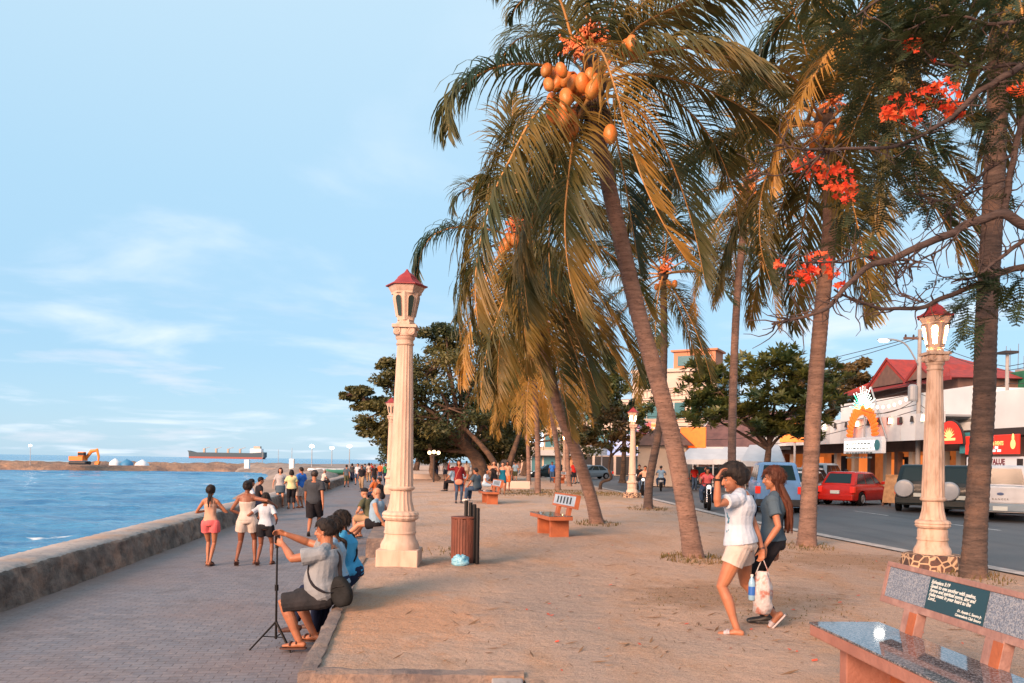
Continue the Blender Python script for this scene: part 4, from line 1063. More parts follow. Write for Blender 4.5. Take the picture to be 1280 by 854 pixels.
# big shade tree behind the near lamp column
Y0 = 62.0
cl = []
for (px, py, rx, rz, d) in [(600, 470, 3.6, 2.6, 0), (560, 445, 3.2, 2.2, 0), (535, 465, 3.0, 2.4, -1), (500, 495, 2.4, 2.0, -2), (455, 498, 1.5, 1.1, -3), (475, 515, 1.7, 1.1, -3), (520, 520, 3.0, 2.2, -2),
                           (560, 510, 3.4, 2.6, -2), (600, 520, 3.0, 2.2, 0), (500, 545, 2.0, 1.6, -2), (540, 545, 2.6, 1.4, 1), (578, 425, 2.3, 1.3, 2), (640, 455, 3.2, 2.6, 4), (545, 425, 1.7, 1.1, 1), (620, 545, 2.2, 1.6, 3), (485, 465, 1.4, .9, -2), (590, 555, 2.6, 1.2, 3), (438, 492, .8, .5, -3), (648, 510, 3.0, 3.0, 5), (515, 560, 2.2, 1.0, 0), (550, 566, 2.4, 1.0, 2), (485, 562, 1.6, .9, 0), (600, 566, 2.4, 1.1, 4), (640, 560, 2.4, 1.3, 5), (465, 535, 1.2, .8, -2)]:
    cl.append((W(px, py, Y0+d), (rx, rx*1.1, rz)))
b0 = G(612, 602); b0 = V((W(598, 600, Y0).x, Y0, 0))
tr = limb_tree('huge dark spreading shade tree at the far end behind the near lamp column', b0, [b0, W(600, 588, Y0), W(594, 572, Y0), W(575, 550, Y0-1)], .75, cl, LF_SHADE, .30, 250, seed=21, kind='shade_tree', sub=9, limb_r=.30)
mb = MB()
for a in ([(548, 601), (540, 590), (541, 575), (536, 555)], [(612, 600), (618, 580), (600, 555), (580, 535)], [(630, 600), (640, 570), (650, 540)]):
    mb.tube(spline([W(x, y, Y0-2) for x, y in a], 8), [.30-.02*i for i in range(9)], 8)
mb.xf(Matrix.Translation(-V(b0))); mb.build('aerial_root', B_TREE, tr, smooth=60)
# second shade trees filling behind
for k, (px, py, Y1, lab) in enumerate([(655, 590, 86, 'dense tree behind the farthest palms left of the neon shop'), (520, 590, 120, 'low distant tree at the far end of the promenade')]):
    b1 = V((W(px, py, Y1).x, Y1, 0)); r_ = random.Random(30+k)
    cl = [(b1+V((r_.gauss(0, 3.2), r_.gauss(0, 2), 5.5+r_.gauss(0, 1.8))), (2.8, 2.8, 2.2)) for i in range(9)]
    limb_tree(lab, b1, [b1, b1+V((.3, 0, 2)), b1+V((0, 0, 4))], .45, cl, LF_SHADE, .5, 110, seed=40+k, kind='leafy_tree', sub=7)
# frangipani by the road
Y0 = 39.0; bf = V((W(955, 600, Y0).x, Y0, -.1))
cl = [(W(px, py, Y0+d), (rx, rx, rz)) for px, py, rx, rz, d in [(900, 490, 1.5, 1.1, 0), (885, 520, 1.0, .8, 0), (940, 470, 1.5, .9, 0), (985, 462, 1.5, .9, 0), (1022, 474, 1.3, .9, .5), (960, 505, 1.7, 1.2, -.8), (1005, 505, 1.6, 1.2, -.6), (920, 525, 1.2, .9, -.6), (1000, 535, 1.2, .8, -.4), (960, 540, .9, .6, 0), (880, 470, .8, .6, 1)]]
ft = limb_tree('broad frangipani tree with whorled leaves in front of the white shop across the road', bf, [bf, W(960, 570, Y0), W(962, 550, Y0)], .2, cl, LF_FRANG, .44, 11, seed=50, kind='frangipani_tree', mode='rosette', sub=8, limb_r=.5)
# small crooked tree at the kerb
bs = G(754, 612); Y0 = bs.y
cl = [(W(px, py, Y0+d), (rx, rx, rz)) for px, py, rx, rz, d in [(745, 530, .9, .7, 0), (772, 528, 1.0, .7, 0), (795, 535, .8, .7, .3), (760, 550, 1.0, .6, -.3), (785, 556, .7, .5, 0), (735, 548, .6, .5, 0), (765, 510, .8, .5, 0)]]
limb_tree('small crooked tree with sparse reddish leaves beside the kerb left of the lit lamp column', bs, [W(750, 614, Y0), W(752, 603, Y0), W(764, 598, Y0), W(761, 585, Y0), W(765, 560, Y0)], .11, cl, LF_SMALL, .26, 70, seed=60, kind='small_tree', sub=7, limb_r=.5)
# tree between the palms in front of the tall pale building, and the trees over the roofs
def blobtree(px, py, Y1, h0, spread, hgt, lab, lm, seed, n=10, sz=.45, dens=110, zb=-.1):
    b1 = V((W(px, py, Y1).x, Y1, zb)); r_ = random.Random(seed)
    cl = [(b1+V((r_.uniform(-1, 1)*spread, r_.uniform(-1, 1)*spread*.7, h0+r_.uniform(0, 1)*hgt)), (spread*.42, spread*.42, hgt*.3+.4)) for i in range(n)]
    return limb_tree(lab, b1, [b1, b1+V((.1, 0, h0*.5)), b1+V((0, 0, h0))], .25, cl, lm, sz, dens, seed=seed, kind='leafy_tree', sub=6)
blobtree(778, 600, 66, 5.5, 3.2, 5.0, 'green tree in front of the tall pale building behind the lit lamp column', LF_FRANG, 71, 12, .38, 120)
blobtree(1078, 590, 75, 8.2, 3.6, 2.6, 'brownish tree crown showing behind the red tiled roof', LF_BACK, 72, 10, .5)
blobtree(1120, 590, 80, 8.5, 2.6, 1.6, 'low olive tree crown just left of the red roof ridge', LF_BACK, 73, 6, .5)
blobtree(1020, 590, 78, 7.0, 3.0, 2.4, 'tree crown behind the straight grey palm above the white shop', LF_BACK, 74, 8, .5)

# ================================================================ flame tree reaching in from the right
L_FEATH = leafmat('flame_tree_leaf', (.022, .048, .022), (.05, .065, .022), .6, 1.2, .3)
M_FLOW = leafmat('flame_blossom', (.80, .055, .025), (.85, .16, .05), .5, 8, .4)
B_FLAME = bark('flame_bark', (.085, .06, .055), (.04, .03, .03), (.13, .085, .065))
YF_ = 7.6
fb = V((6.6, 8.4, 0)); fl = empty('flame_tree', fb, 0, 'flame tree reaching in from the right with bare dark branches and scarlet blossom', 'tree')
def fw(pts, d0=0.0, dd=0.0): return [W(x, y, YF_+d0+dd*i/len(pts))-fb for i, (x, y) in enumerate(pts)]
fk = W(1300, 292, YF_)-fb
MB().tube(spline([V((0, 0, -.05)), V((-.1, 0, 1.2)), V((-.5, -.3, 2.4)), fk+V((.25, .1, -.1)), W(1310, 180, YF_)-fb, W(1330, 20, YF_)-fb], 24), [.21]+[.17-.005*i for i in range(24)], 10).build('trunk', B_FLAME, fl, smooth=60)
BR = [([(1300, 292), (1280, 281), (1256, 267), (1227, 274), (1197, 287), (1152, 308), (1108, 325), (1078, 338), (1060, 356), (1040, 380), (1019, 391), (989, 400), (966, 404)], .052, .010, 0),
      ([(1310, 330), (1280, 336), (1250, 343), (1215, 359), (1182, 371), (1155, 383), (1120, 388), (1090, 385), (1060, 374), (1044, 362)], .036, .009, .3),
      ([(1300, 292), (1280, 301), (1250, 322), (1222, 345), (1190, 352)], .028, .008, .15), ([(1256, 267), (1262, 223), (1270, 183), (1278, 151), (1300, 100)], .034, .024, .1),
      ([(1320, 50), (1280, 80), (1238, 104), (1218, 119), (1198, 139), (1178, 155), (1139, 175), (1099, 185), (1039, 187), (999, 185), (975, 182)], .036, .006, -.1),
      ([(1045, 187), (1031, 191), (1007, 207), (979, 219), (940, 217)], .010, .005, -.15), ([(1310, 78), (1250, 82), (1210, 84), (1178, 80), (1150, 60)], .022, .008, .1),
      ([(1270, 190), (1240, 210), (1205, 240), (1170, 250), (1140, 240)], .018, .006, .2), ([(1262, 223), (1225, 235), (1190, 262), (1172, 290)], .014, .005, .25),
      ([(1152, 308), (1130, 330), (1120, 352), (1136, 372), (1160, 378)], .012, .005, .1), ([(1108, 325), (1080, 322), (1046, 328), (1010, 328), (975, 322)], .014, .005, -.1),
      ([(1200, 287), (1180, 310), (1150, 326), (1120, 345)], .010, .004, -.1), ([(1300, 20), (1240, 30), (1180, 20), (1130, 40)], .022, .008, 0), ([(1310, 0), (1220, -20), (1120, -10), (1070, 20)], .022, .008, .1)]
r = random.Random(77)
for pts, a, b, d in BR:
    S = spline(fw(pts, d, -.25), 4*len(pts)); mb = MB(); N_ = len(S)-1
    S = [q+V((noise.noise(q*5), noise.noise(q*5+V((3, 3, 3))), noise.noise(q*5+V((7, 7, 7)))))*.025 for q in S]
    mb.tube(S, [a+(b-a)*i/N_ for i in range(N_+1)], 7)
    for k in range(int(N_*1.0)):
        i = r.randrange(3, N_); q = S[i].copy(); dr = V((r.gauss(-.3, .7), r.gauss(0, .4), r.gauss(-.25, .7))).normalized(); tw = [q.copy()]
        ln = .16+.30*r.random()
        for s_ in range(5): dr = (dr+V((r.gauss(0, .35), r.gauss(0, .3), r.gauss(.08, .35)))).normalized(); q = q+dr*ln/5; tw.append(q.copy())
        mb.tube(tw, [min(a, .011), .007, .006, .005, .004, .003], 4)
    mb.build('branch', B_FLAME, fl, smooth=60)
def feather(mb, p, d, ln, r, npin=9):
    d = d.normalized(); q = p.copy(); st = ln/npin
    for k in range(npin):
        d = (d+V((0, 0, -.09))).normalized(); q2 = q+d*st
        _, s1, s2 = ortho(d, V((-d.y, d.x, .01)))
        w0 = .004; mb.quad(q-s1*w0, q+s1*w0, q2+s1*w0, q2-s1*w0)
        pl = ln*.32*math.sin(math.pi*(k+1.2)/(npin+1.6))
        for sg in (-1, 1):
            e = (s1*sg+d*.45+V((0, 0, -.12+.2*r.random()))).normalized(); n_ = 4
            wv = (d-e*d.dot(e)).normalized()*.0105
            c = q2.copy()
            for j in range(n_):      # each pinna is a broken comb of leaflets
                c2 = c+e*pl/n_*.86; mb.quad(c-wv, c+wv, c2+wv*(1-.2*j), c2-wv*(1-.2*j)); c = c+e*pl/n_
        q = q2
mb = MB()
zones = [(a_, b_, c_, d_, int(e_*.42) if b_ > 130 else int(e_*.62), f_) for a_, b_, c_, d_, e_, f_ in [(1150, 20, 70, 40, 190, .9), (1230, 40, 60, 60, 200, .9), (1110, 90, 50, 45, 130, .7), (1190, 170, 60, 40, 120, .9), (1100, 150, 45, 30, 70, .8), (1120, 225, 45, 28, 110, .8), (1075, 270, 40, 25, 60, .6), (1170, 235, 40, 30, 70, .6), (1060, 50, 40, 40, 60, .6), (1262, 150, 30, 40, 60, .6),
         (1225, 350, 34, 14, 55, .3), (1235, 392, 36, 14, 60, .3), (1190, 372, 30, 10, 22, .3), (1268, 360, 20, 30, 30, .3), (1200, 395, 20, 8, 10, .2), (1275, 230, 14, 40, 16, .4), (1010, 325, 30, 12, 14, .2), (1150, 45, 30, 20, 60, -.3)]]
for px, py, rx, ry, n, dd in zones:
    for i in range(n):
        a = r.random()*6.28; q = math.sqrt(r.random()); P_ = W(px+rx*q*math.cos(a), py+ry*q*math.sin(a), YF_+.1+(r.random()-.3)*dd*1.6)-fb
        feather(mb, P_, V((r.gauss(-.2, 1), r.gauss(0, .7), r.gauss(.05, .45))), .22+.16*r.random(), r)
mb.build('foliage', L_FEATH, fl, recalc=False)
for px, py, rr_, n in ((1135, 135, 27, 70), (1110, 142, 12, 20), (1182, 115, 20, 45), (1190, 138, 15, 30), (1160, 112, 12, 20), (1137, 56, 13, 28), (1011, 207, 20, 45), (1045, 222, 22, 50), (1058, 240, 16, 30), (1270, 111, 12, 22), (1023, 328, 17, 36), (1004, 345, 16, 36), (1040, 340, 9, 14), (975, 331, 6, 8), (1168, 76, 5, 5), (1088, 318, 6, 5), (1050, 355, 8, 8)):
    mb = MB()
    for i in range(n):
        a = r.random()*6.28; q = math.sqrt(r.random())*rr_; c = W(px+q*math.cos(a), py+q*.8*math.sin(a), YF_-.1+(r.random()-.5)*.25)-fb
        ax = V((r.gauss(0, 1), r.gauss(-.8, 1), r.gauss(.4, 1))).normalized(); _, u_1, u_2 = ortho(ax, V((1, .2, 0))); s_ = .022+.012*r.random()
        for k in range(5):
            t = 1.2566*k+r.random()*.4; d = u_1*math.cos(t)+u_2*math.sin(t); e = ax.cross(d)
            mb.add([c, c+d*s_*.6-e*s_*.42+ax*.004, c+d*s_*1.25+ax*s_*.25, c+d*s_*.6+e*s_*.42+ax*.004], [(0, 1, 2, 3)])
    mb.build('blossom_cluster', M_FLOW, fl, recalc=False)
# ================================================================ people
def skin(name, c, c2): return mat('skin_'+name, c, .5, c2, 9, .12, 160, sss=.06)
SK_TAN = skin('tan', (.40, .165, .085), (.33, .13, .07))
SK_BROWN = skin('brown', (.25, .095, .052), (.20, .075, .042))
SK_LIGHT = skin('light', (.50, .25, .155), (.44, .21, .13))
def cloth(name, c, c2=None, rough=.95): return mat('cloth_'+name, c, rough, c2 or tuple(x*.8 for x in lin(c)), 9, .25, 60, contrast=(.3, .7), spec=.15)
C_GREY = cloth('heather_grey', (.27, .30, .33), (.22, .25, .28)); C_DGREY = cloth('dark_grey', (.055, .065, .08)); C_BLACK = cloth('black', (.014, .014, .018), (.024, .024, .03))
C_WHITE = cloth('white', (.50, .57, .66), (.42, .49, .58)); C_CREAM = cloth('off_white', (.56, .50, .46), (.48, .42, .38)); C_BLUE = cloth('sky_blue', (.07, .36, .62), (.05, .28, .52))
C_LBLUE = cloth('pale_blue', (.28, .42, .55), (.22, .36, .5)); C_NAVY = cloth('navy', (.02, .03, .07)); C_ROYAL = cloth('royal_blue', (.02, .11, .50), (.05, .2, .6)); C_TEALD = cloth('teal', (.01, .14, .24))
C_MAROON = cloth('dark_red', (.20, .02, .025)); C_JEAN = cloth('denim', (.03, .06, .12), (.05, .09, .16)); C_PINK = cloth('coral_pink', (.68, .16, .17), (.6, .12, .13)); C_KHAKI = cloth('khaki', (.35, .25, .16), (.28, .20, .13))
C_YELL = cloth('pale_yellow', (.62, .60, .34), (.55, .52, .28)); C_RED = cloth('red', (.50, .03, .025)); C_SLATE = cloth('slate', (.075, .115, .15), (.06, .095, .13)); C_LGREY = cloth('light_grey', (.42, .42, .43)); C_ORANGE = cloth('orange', (.65, .16, .05))
C_OLIVE = cloth('olive', (.10, .11, .07)); C_CHAR = cloth('charcoal', (.022, .024, .028), (.04, .04, .045)); C_PEACH = cloth('peach', (.6, .36, .26)); C_GREEN = cloth('green', (.03, .2, .09)); C_TEALS = cloth('slate_teal', (.06, .11, .14))
H_BLACK = mat('hair_black', (.008, .006, .006), .6, (.022, .017, .015), 30, .5, 90, stretch=(1, 1, .15), spec=.25); H_BROWN = mat('hair_chestnut', (.035, .012, .008), .6, (.10, .03, .014), 14, .5, 60, stretch=(1, 1, .12), spec=.25)
H_GREY = mat('hair_grey', (.35, .33, .32), .6, (.2, .19, .19), 20, .4); H_DBROWN = mat('hair_dark_brown', (.03, .018, .013), .45, (.02, .012, .01), 20, .5)
M_EYE = mat('eye', (.03, .02, .02), .2); M_EYEW = mat('eye_white', (.6, .58, .55), .3); M_LIP = mat('lips', (.38, .11, .09), .5); M_LEATH = mat('brown_leather', (.085, .035, .025), .55, (.05, .022, .018), 8); M_SOLE = mat('dark_sole', (.02, .018, .017), .8)
M_GSLIP = mat('grey_slipper', (.42, .38, .40), .7); M_BKSHOE = mat('black_shoe', (.015, .015, .017), .5); M_WSHOE = mat('white_shoe', (.6, .6, .6), .6)

def remeshed(mb, name, m, parent, vox, smooth_it=2, noise_amp=0.0, noise_sc=9.0, stretch=(1, 1, 1)):
    me = bpy.data.meshes.new(name); me.from_pydata(mb.v, [], mb.f)
    o = bpy.data.objects.new(name, me); COL.objects.link(o)
    rm = o.modifiers.new('r', 'REMESH'); rm.mode = 'VOXEL'; rm.voxel_size = vox; rm.use_smooth_shade = True
    if smooth_it:
        sm = o.modifiers.new('s', 'SMOOTH'); sm.iterations = smooth_it; sm.factor = .5
    dg = bpy.context.evaluated_depsgraph_get()
    m2 = bpy.data.meshes.new_from_object(o.evaluated_get(dg)); o.modifiers.clear(); o.data = m2; bpy.data.meshes.remove(me)
    m2.name = name; m2.materials.clear(); m2.materials.append(m)
    if noise_amp:
        nv = len(m2.vertices); co = np.empty(nv*3, np.float32); m2.vertices.foreach_get('co', co); co = co.reshape(-1, 3)
        no = np.array([tuple(n.vector) for n in m2.vertex_normals], np.float32)
        sc1 = np.array(stretch)*noise_sc; am = np.empty(nv, np.float32)
        for i in range(nv):
            x, y, z = co[i]*sc1; am[i] = noise.noise(V((x, y, z))) + .5*noise.noise(V((x*2.3, y*2.3, z*1.7+7)))
        co = co+no*(am[:, None]*noise_amp); m2.vertices.foreach_set('co', co.ravel())
    m2.polygons.foreach_set('use_smooth', [True]*len(m2.polygons))
    o.parent = parent
    return o
TORSO_M = [(-.10, (.10, .085)), (-.06, (.155, .105)), (.0, (.168, .118)), (.07, (.160, .112)), (.16, (.142, .100)), (.26, (.155, .108)), (.36, (.175, .118)), (.42, (.172, .105)), (.46, (.12, .080)), (.49, (.07, .062))]
TORSO_F = [(-.10, (.10, .09)), (-.06, (.160, .115)), (.0, (.172, .122)), (.07, (.152, .105)), (.16, (.122, .088)), (.26, (.135, .096)), (.34, (.148, .120)), (.42, (.150, .092)), (.46, (.105, .070)), (.49, (.06, .053))]
def ik(a, b, l1, l2, pole):
    d = b-a; L_ = min(d.length, (l1+l2)*.999); L_ = max(L_, abs(l1-l2)+.01); dn = d.normalized()
    ca = (l1*l1+L_*L_-l2*l2)/(2*l1*L_); ca = max(-1, min(1, ca))
    pp = pole-dn*pole.dot(dn)
    if pp.length < 1e-4: pp = V((0, 1, 0))
    pp.normalize()
    j = a+dn*ca*l1+pp*math.sqrt(1-ca*ca)*l1
    return j, a+dn*L_
def person(loc, rot, label, h=1.65, sex='m', skin=None, fat=1.0, belly=0.0, hip=(0, 0, .90), lean=0.0, side=0.0, twist=0.0, head=(0, 0), Lh=(-.26, .05, .80), Rh=(.26, .05, .80),
           Le=(-.5, -1, -.3), Re=(.5, -1, -.3), Lf=(-.10, 0, .075), Rf=(.10, 0, .075), Lk=(0, 1, .1), Rk=(0, 1, .1), fy=(8, -8), fp=(0, 0), hd=(None, None), curl=(.35, .35), palm=(None, None),
           top=None, bottom=None, shoes='sandal', shoem=None, hair='short', hairm=None, capm=None, vox=None, group=None, headsize=1.0, hairlen=.3, face=True, name='person', hfwd=0.0):
    """local frame: +Y forward, +X the person's right, Z up; all lengths for a 1.70 m body, scaled"""
    sk = skin or SK_TAN; s = h/1.70
    root = empty(name, loc, rot, label, 'person', group); Y = V(loc).y
    vox = vox or max(.0058, min(.018, .00062*Y))
    T = TORSO_M if sex == 'm' else TORSO_F
    hipc = V(hip); Rz = Matrix.Rotation(twist, 3, 'Z')
    U = V((math.sin(side), math.sin(lean)*math.cos(side), math.cos(lean)*math.cos(side))).normalized()
    S = Rz @ V((1, 0, 0)); S = (S-U*S.dot(U)).normalized(); Fv = U.cross(S).normalized()
    S0 = V((1, 0, 0))
    def tp(z, f=0.0, x=0.0):
        c = max(0, z)/.45
        return hipc+U*z+Fv*f+S*x
    def curve(z):    # lumbar sway and forward neck
        return (.012*math.sin(z*9)) + belly*.0
    def torso(mb, z0, z1, infl, n=11, bl=None):
        zs = [z0+(z1-z0)*i/(n-1) for i in range(n)]; P = []; Q = []
        for z in zs:
            a, b = interp(T, z); b_ = belly*math.exp(-((z-.12)/.13)**2)
            P.append(tp(z, curve(z)+b_*.5)); Q.append((a*fat+infl+b_*.35, b*fat+infl+b_*.5))
        mb.loft(P, Q, S if abs(z1-z0) > 0 else S, 20, False, False)
    hw = .092 if sex == 'm' else .095
    hj = [hipc-S0.lerp(S, .3)*hw-U*.03, hipc+S0.lerp(S, .3)*hw-U*.03]
    feet = [V(Lf), V(Rf)]; kn = []; an = []
    for i in range(2):
        k, a = ik(hj[i], feet[i], .43, .415, V((Lk, Rk)[i])); kn.append(k); an.append(a)
    sw = .172*fat**.5 if sex == 'm' else .150*fat**.5
    sh = [tp(.415, -.005, -sw), tp(.415, -.005, sw)]
    el = []; wr = []
    for i in range(2):
        k, a = ik(sh[i], V((Lh, Rh)[i]), .285, .25, V((Le, Re)[i])); el.append(k); wr.append(a)
    fs = fat**.7
    def leg(mb, i, a=0.0, b=2.0, infl=0.0, flare=0.0):
        prof = [(0, .088), (.15, .087), (.5, .073), (.85, .056), (1.0, .053), (1.12, .050), (1.3, .054), (1.5, .048), (1.75, .036), (2.0, .033)]
        if sex == 'f': prof = [(t, r*(.98 if t < 1 else .90)) for t, r in prof]
        P = []; Q = []; N_ = max(4, int((b-a)*7))
        for q in range(N_+1):
            t = a+(b-a)*q/N_
            p = hj[i].lerp(kn[i], t) if t <= 1 else kn[i].lerp(an[i], t-1)
            if 1.05 < t < 1.7: p = p + V((0, -.010, 0))*math.sin((t-1.05)/.65*math.pi)
            r_ = interp(prof, t)*fs+infl+flare*max(0, (t-a))/(max(.01, b-a)); P.append(p); Q.append((r_, r_))
        mb.loft(P, Q, S0, 14, True, b >= 1.99)
    def arm(mb, i, a=0.0, b=2.0, infl=0.0, flare=0.0):
        prof = [(0, .052), (.2, .049), (.6, .042), (1.0, .036), (1.2, .038), (1.5, .034), (1.9, .025), (2.0, .024)]
        if sex == 'f': prof = [(t, r*.87) for t, r in prof]
        P = []; Q = []; N_ = max(3, int((b-a)*6))
        for q in range(N_+1):
            t = a+(b-a)*q/N_
            p = sh[i].lerp(el[i], t) if t <= 1 else el[i].lerp(wr[i], t-1)
            r_ = interp(prof, t)*fs+infl+flare*(t-a)/(max(.01, b-a)); P.append(p); Q.append((r_, r_))
        mb.loft(P, Q, V((0, 0, 1)) if abs((el[i]-sh[i]).normalized().z) < .8 else S, 12, True, b >= 1.99)
    # ---- body
    mb = MB(); torso(mb, -.10, .49, 0)
    nb = tp(.46, -.005); yaw, pitch = head
    Hm = Matrix.Rotation(yaw, 3, 'Z') @ Matrix.Rotation(-pitch, 3, 'X')
    Fh = Hm @ V((0, 1, 0)); Uh = Hm @ V((0, 0, 1)); Sh = Hm @ V((1, 0, 0))
    if abs(twist) > 0: pass
    hs = headsize*1.0; hc = nb+U*.092+V((0, 0, .085))+Fh*(.018+hfwd)-V((0, 0, hfwd*.3))
    nr = .056*fs if sex == 'm' else .046*fs
    mb.loft([nb-U*.03, nb+U*.05, hc-Uh*.05-Fh*.02], [(nr*1.15, nr*1.1), (nr*.95, nr*.98), (nr*.95, nr*1.0)], S, 14)
    for i, sg in ((0, -1), (1, 1)): mb.loft([tp(.475, -.008, sg*.03), tp(.45, -.008, sg*.09), sh[i]], [.045*fs, .046*fs, .050*fs], V((0, 1, 0)), 12)
    HM = Matrix((Sh, Fh, Uh)).transposed()
    mb.ell(hc+Uh*.025*hs-Fh*.008, (.074*hs, .092*hs, .088*hs), HM, 20, 14)         # skull
    mb.ell(hc-Uh*.035*hs+Fh*.028*hs, (.056*hs, .060*hs, .072*hs), HM, 16, 12)       # jaw and face
    mb.ell(hc-Uh*.092*hs+Fh*.060*hs, (.022*hs, .020*hs, .020*hs), HM, 10, 8)        # chin
    for sx in (-1, 1):
        mb.ell(hc+Sh*sx*.076*hs-Uh*.012*hs-Fh*.004, (.010*hs, .020*hs, .030*hs), HM, 8, 8)   # ears
        mb.ell(hc+Sh*sx*.030*hs+Fh*.062*hs-Uh*.030*hs, (.022*hs, .020*hs, .022*hs), HM, 8, 8)  # cheeks
    mb.loft([hc+Fh*.084*hs+Uh*.012*hs, hc+Fh*.098*hs-Uh*.018*hs, hc+Fh*.100*hs-Uh*.034*hs], [(.010*hs, .008*hs), (.013*hs, .012*hs), (.017*hs, .012*hs)], Sh, 8)
    for i in range(2): leg(mb, i); arm(mb, i)
    # feet
    ft = []
    for i in range(2):
        a = an[i]; y = R(fy[i]); p = R(fp[i])
        Fd = V((-math.sin(y), math.cos(y)*math.cos(p), math.sin(p)))
        dz = V((0, 0, 1))-Fd*Fd.z; dz.normalize()
        heel = a-Fd*.045-dz*.038; mid = a+Fd*.06-dz*.045; toe = a+Fd*.165-dz*.055
        ft.append((Fd, dz, heel, mid, toe, a))
        mb.loft([heel, a+Fd*.0-dz*.032, mid, a+Fd*.12-dz*.05, toe], [(.030, .030), (.034, .036), (.038, .028), (.042, .020), (.036, .014)], Fd.cross(dz), 12)
    # hands
    for i in range(2):
        w = wr[i]; f = (wr[i]-el[i]).normalized()
        dd = V(hd[i]).normalized() if hd[i] is not None else (f+V((0, 0, -.15))).normalized()
        pn = V(palm[i]) if palm[i] is not None else V((1 if i == 0 else -1, .0, 0))
        dd, pn, sd = ortho(dd, pn)          # dd along the hand, pn palm normal, sd across
        hsd = .92 if sex == 'f' else 1.0
        pc = w+dd*.045*hsd
        mb.loft([w-dd*.01, w+dd*.03*hsd, w+dd*.085*hsd], [(.027*hsd, .019*hsd), (.038*hsd, .017*hsd), (.040*hsd, .015*hsd)], sd, 12)
        thumb_side = V((0, 0, 1)) if abs(dd.z) < .6 else V((0, 1, 0))
        ts = sd if sd.dot(thumb_side) > 0 else -sd
        cr = curl[i]
        for k in range(4):
            o = ts*(.028-.0187*k)*hsd; ln = [.072, .080, .075, .058][k]*hsd
            p0 = w+dd*.075*hsd+o; d = dd.copy(); pts = [p0]
            for q in range(3):
                d = (d*math.cos(cr*.9)+pn*math.sin(cr*.9)).normalized() if q else (d*math.cos(cr*.5)+pn*math.sin(cr*.5)).normalized()
                # keep plane
                pts.append(pts[-1]+d*ln*[.45, .32, .26][q])
                pnn = (pn-d*pn.dot(d))
                if pnn.length > .05: pass
            mb.tube(pts, [.0100*hsd, .0094*hsd, .0086*hsd, .0070*hsd], 7)
        t0 = w+dd*.025*hsd+ts*.024*hsd; td = (dd*.75+ts*.65+pn*.35).normalized()
        mb.tube([t0, t0+td*.035*hsd, t0+td*.035*hsd+(td*.8+dd*.4+pn*cr*.6).normalized()*.034*hsd], [.0125*hsd, .0110*hsd, .0085*hsd], 7)
    mb.v = [tuple(V(p)*s) for p in mb.v]
    body = remeshed(mb, 'body', sk, root, vox, 1 if vox < .009 else 0)
    def out(mb, name, m, v=None, **k):
        mb.v = [tuple(V(p)*s) for p in mb.v]; return remeshed(mb, name, m, root, v or vox*1.05, **k)
    # ---- clothes
    wr_amp = .0085 if vox < .012 else .004
    if top:
        t = dict(sleeve=.62, hem=-.06, up=.455, loose=.014, name='shirt', strap=False, slflare=.018); t.update(top)
        mb = MB(); torso(mb, t['hem'], t['up'], t['loose'])
        if t['hem'] < -.13:
            pass
        if not t['strap']:
            for i, sg in ((0, -1), (1, 1)):
                mb.loft([tp(.465, -.008, sg*.055), tp(.45, -.008, sg*.10), sh[i]], [.045*fs+t['loose']*.6, .047*fs+t['loose']*.7, .052*fs+t['loose']], V((0, 1, 0)), 12)
                if t['sleeve']: arm(mb, i, 0, t['sleeve'], t['loose']*.65, t['slflare'] if t['sleeve'] < 1.2 else 0)
        else:
            for sg in (-1, 1):
                mb.tube([tp(t['up']-.01, .085, sg*.075), tp(.44, .06, sg*.085), tp(.472, 0, sg*.085), tp(.44, -.06, sg*.085), tp(t['up']-.01, -.08, sg*.075)], .011, 6)
        o = out(mb, t['name'], t['mat'], smooth_it=1, noise_amp=wr_amp, noise_sc=10, stretch=(1, 1, .6))
    if bottom:
        b = dict(len=.75, loose=.014, flare=.02, name='shorts', waist=.075); b.update(bottom)
        mb = MB()
        if b['name'] in ('skirt', 'dress'):
            torso(mb, -.06, min(b['waist'], .05), min(b['loose'], .009))
            kk = [hj[i].lerp(kn[i], min(1, b['len'])) if b['len'] <= 1 else kn[i].lerp(an[i], b['len']-1) for i in range(2)]
            e = (kk[0]+kk[1])/2; wd = (kk[1]-kk[0]).length/2+.085
            mb.loft([hipc-U*.02, hipc.lerp(e, .5), e], [(.172*fat+b['loose'], .122*fat+b['loose']), (.178*fat+b['loose'], .13+b['loose']), (max(.17, wd)+b['flare'], .125+b['flare'])], S0, 20, False, False)
        else:
            torso(mb, -.09, b['waist'] if not top or b['name'] == 'leggings' else min(b['waist'], .035), min(b['loose'], .009 if top else .014))
            for i in range(2): leg(mb, i, 0, b['len'], b['loose'], b['flare'])
        out(mb, b['name'], b['mat'], smooth_it=1, noise_amp=wr_amp, noise_sc=9, stretch=(1, 1, .6))
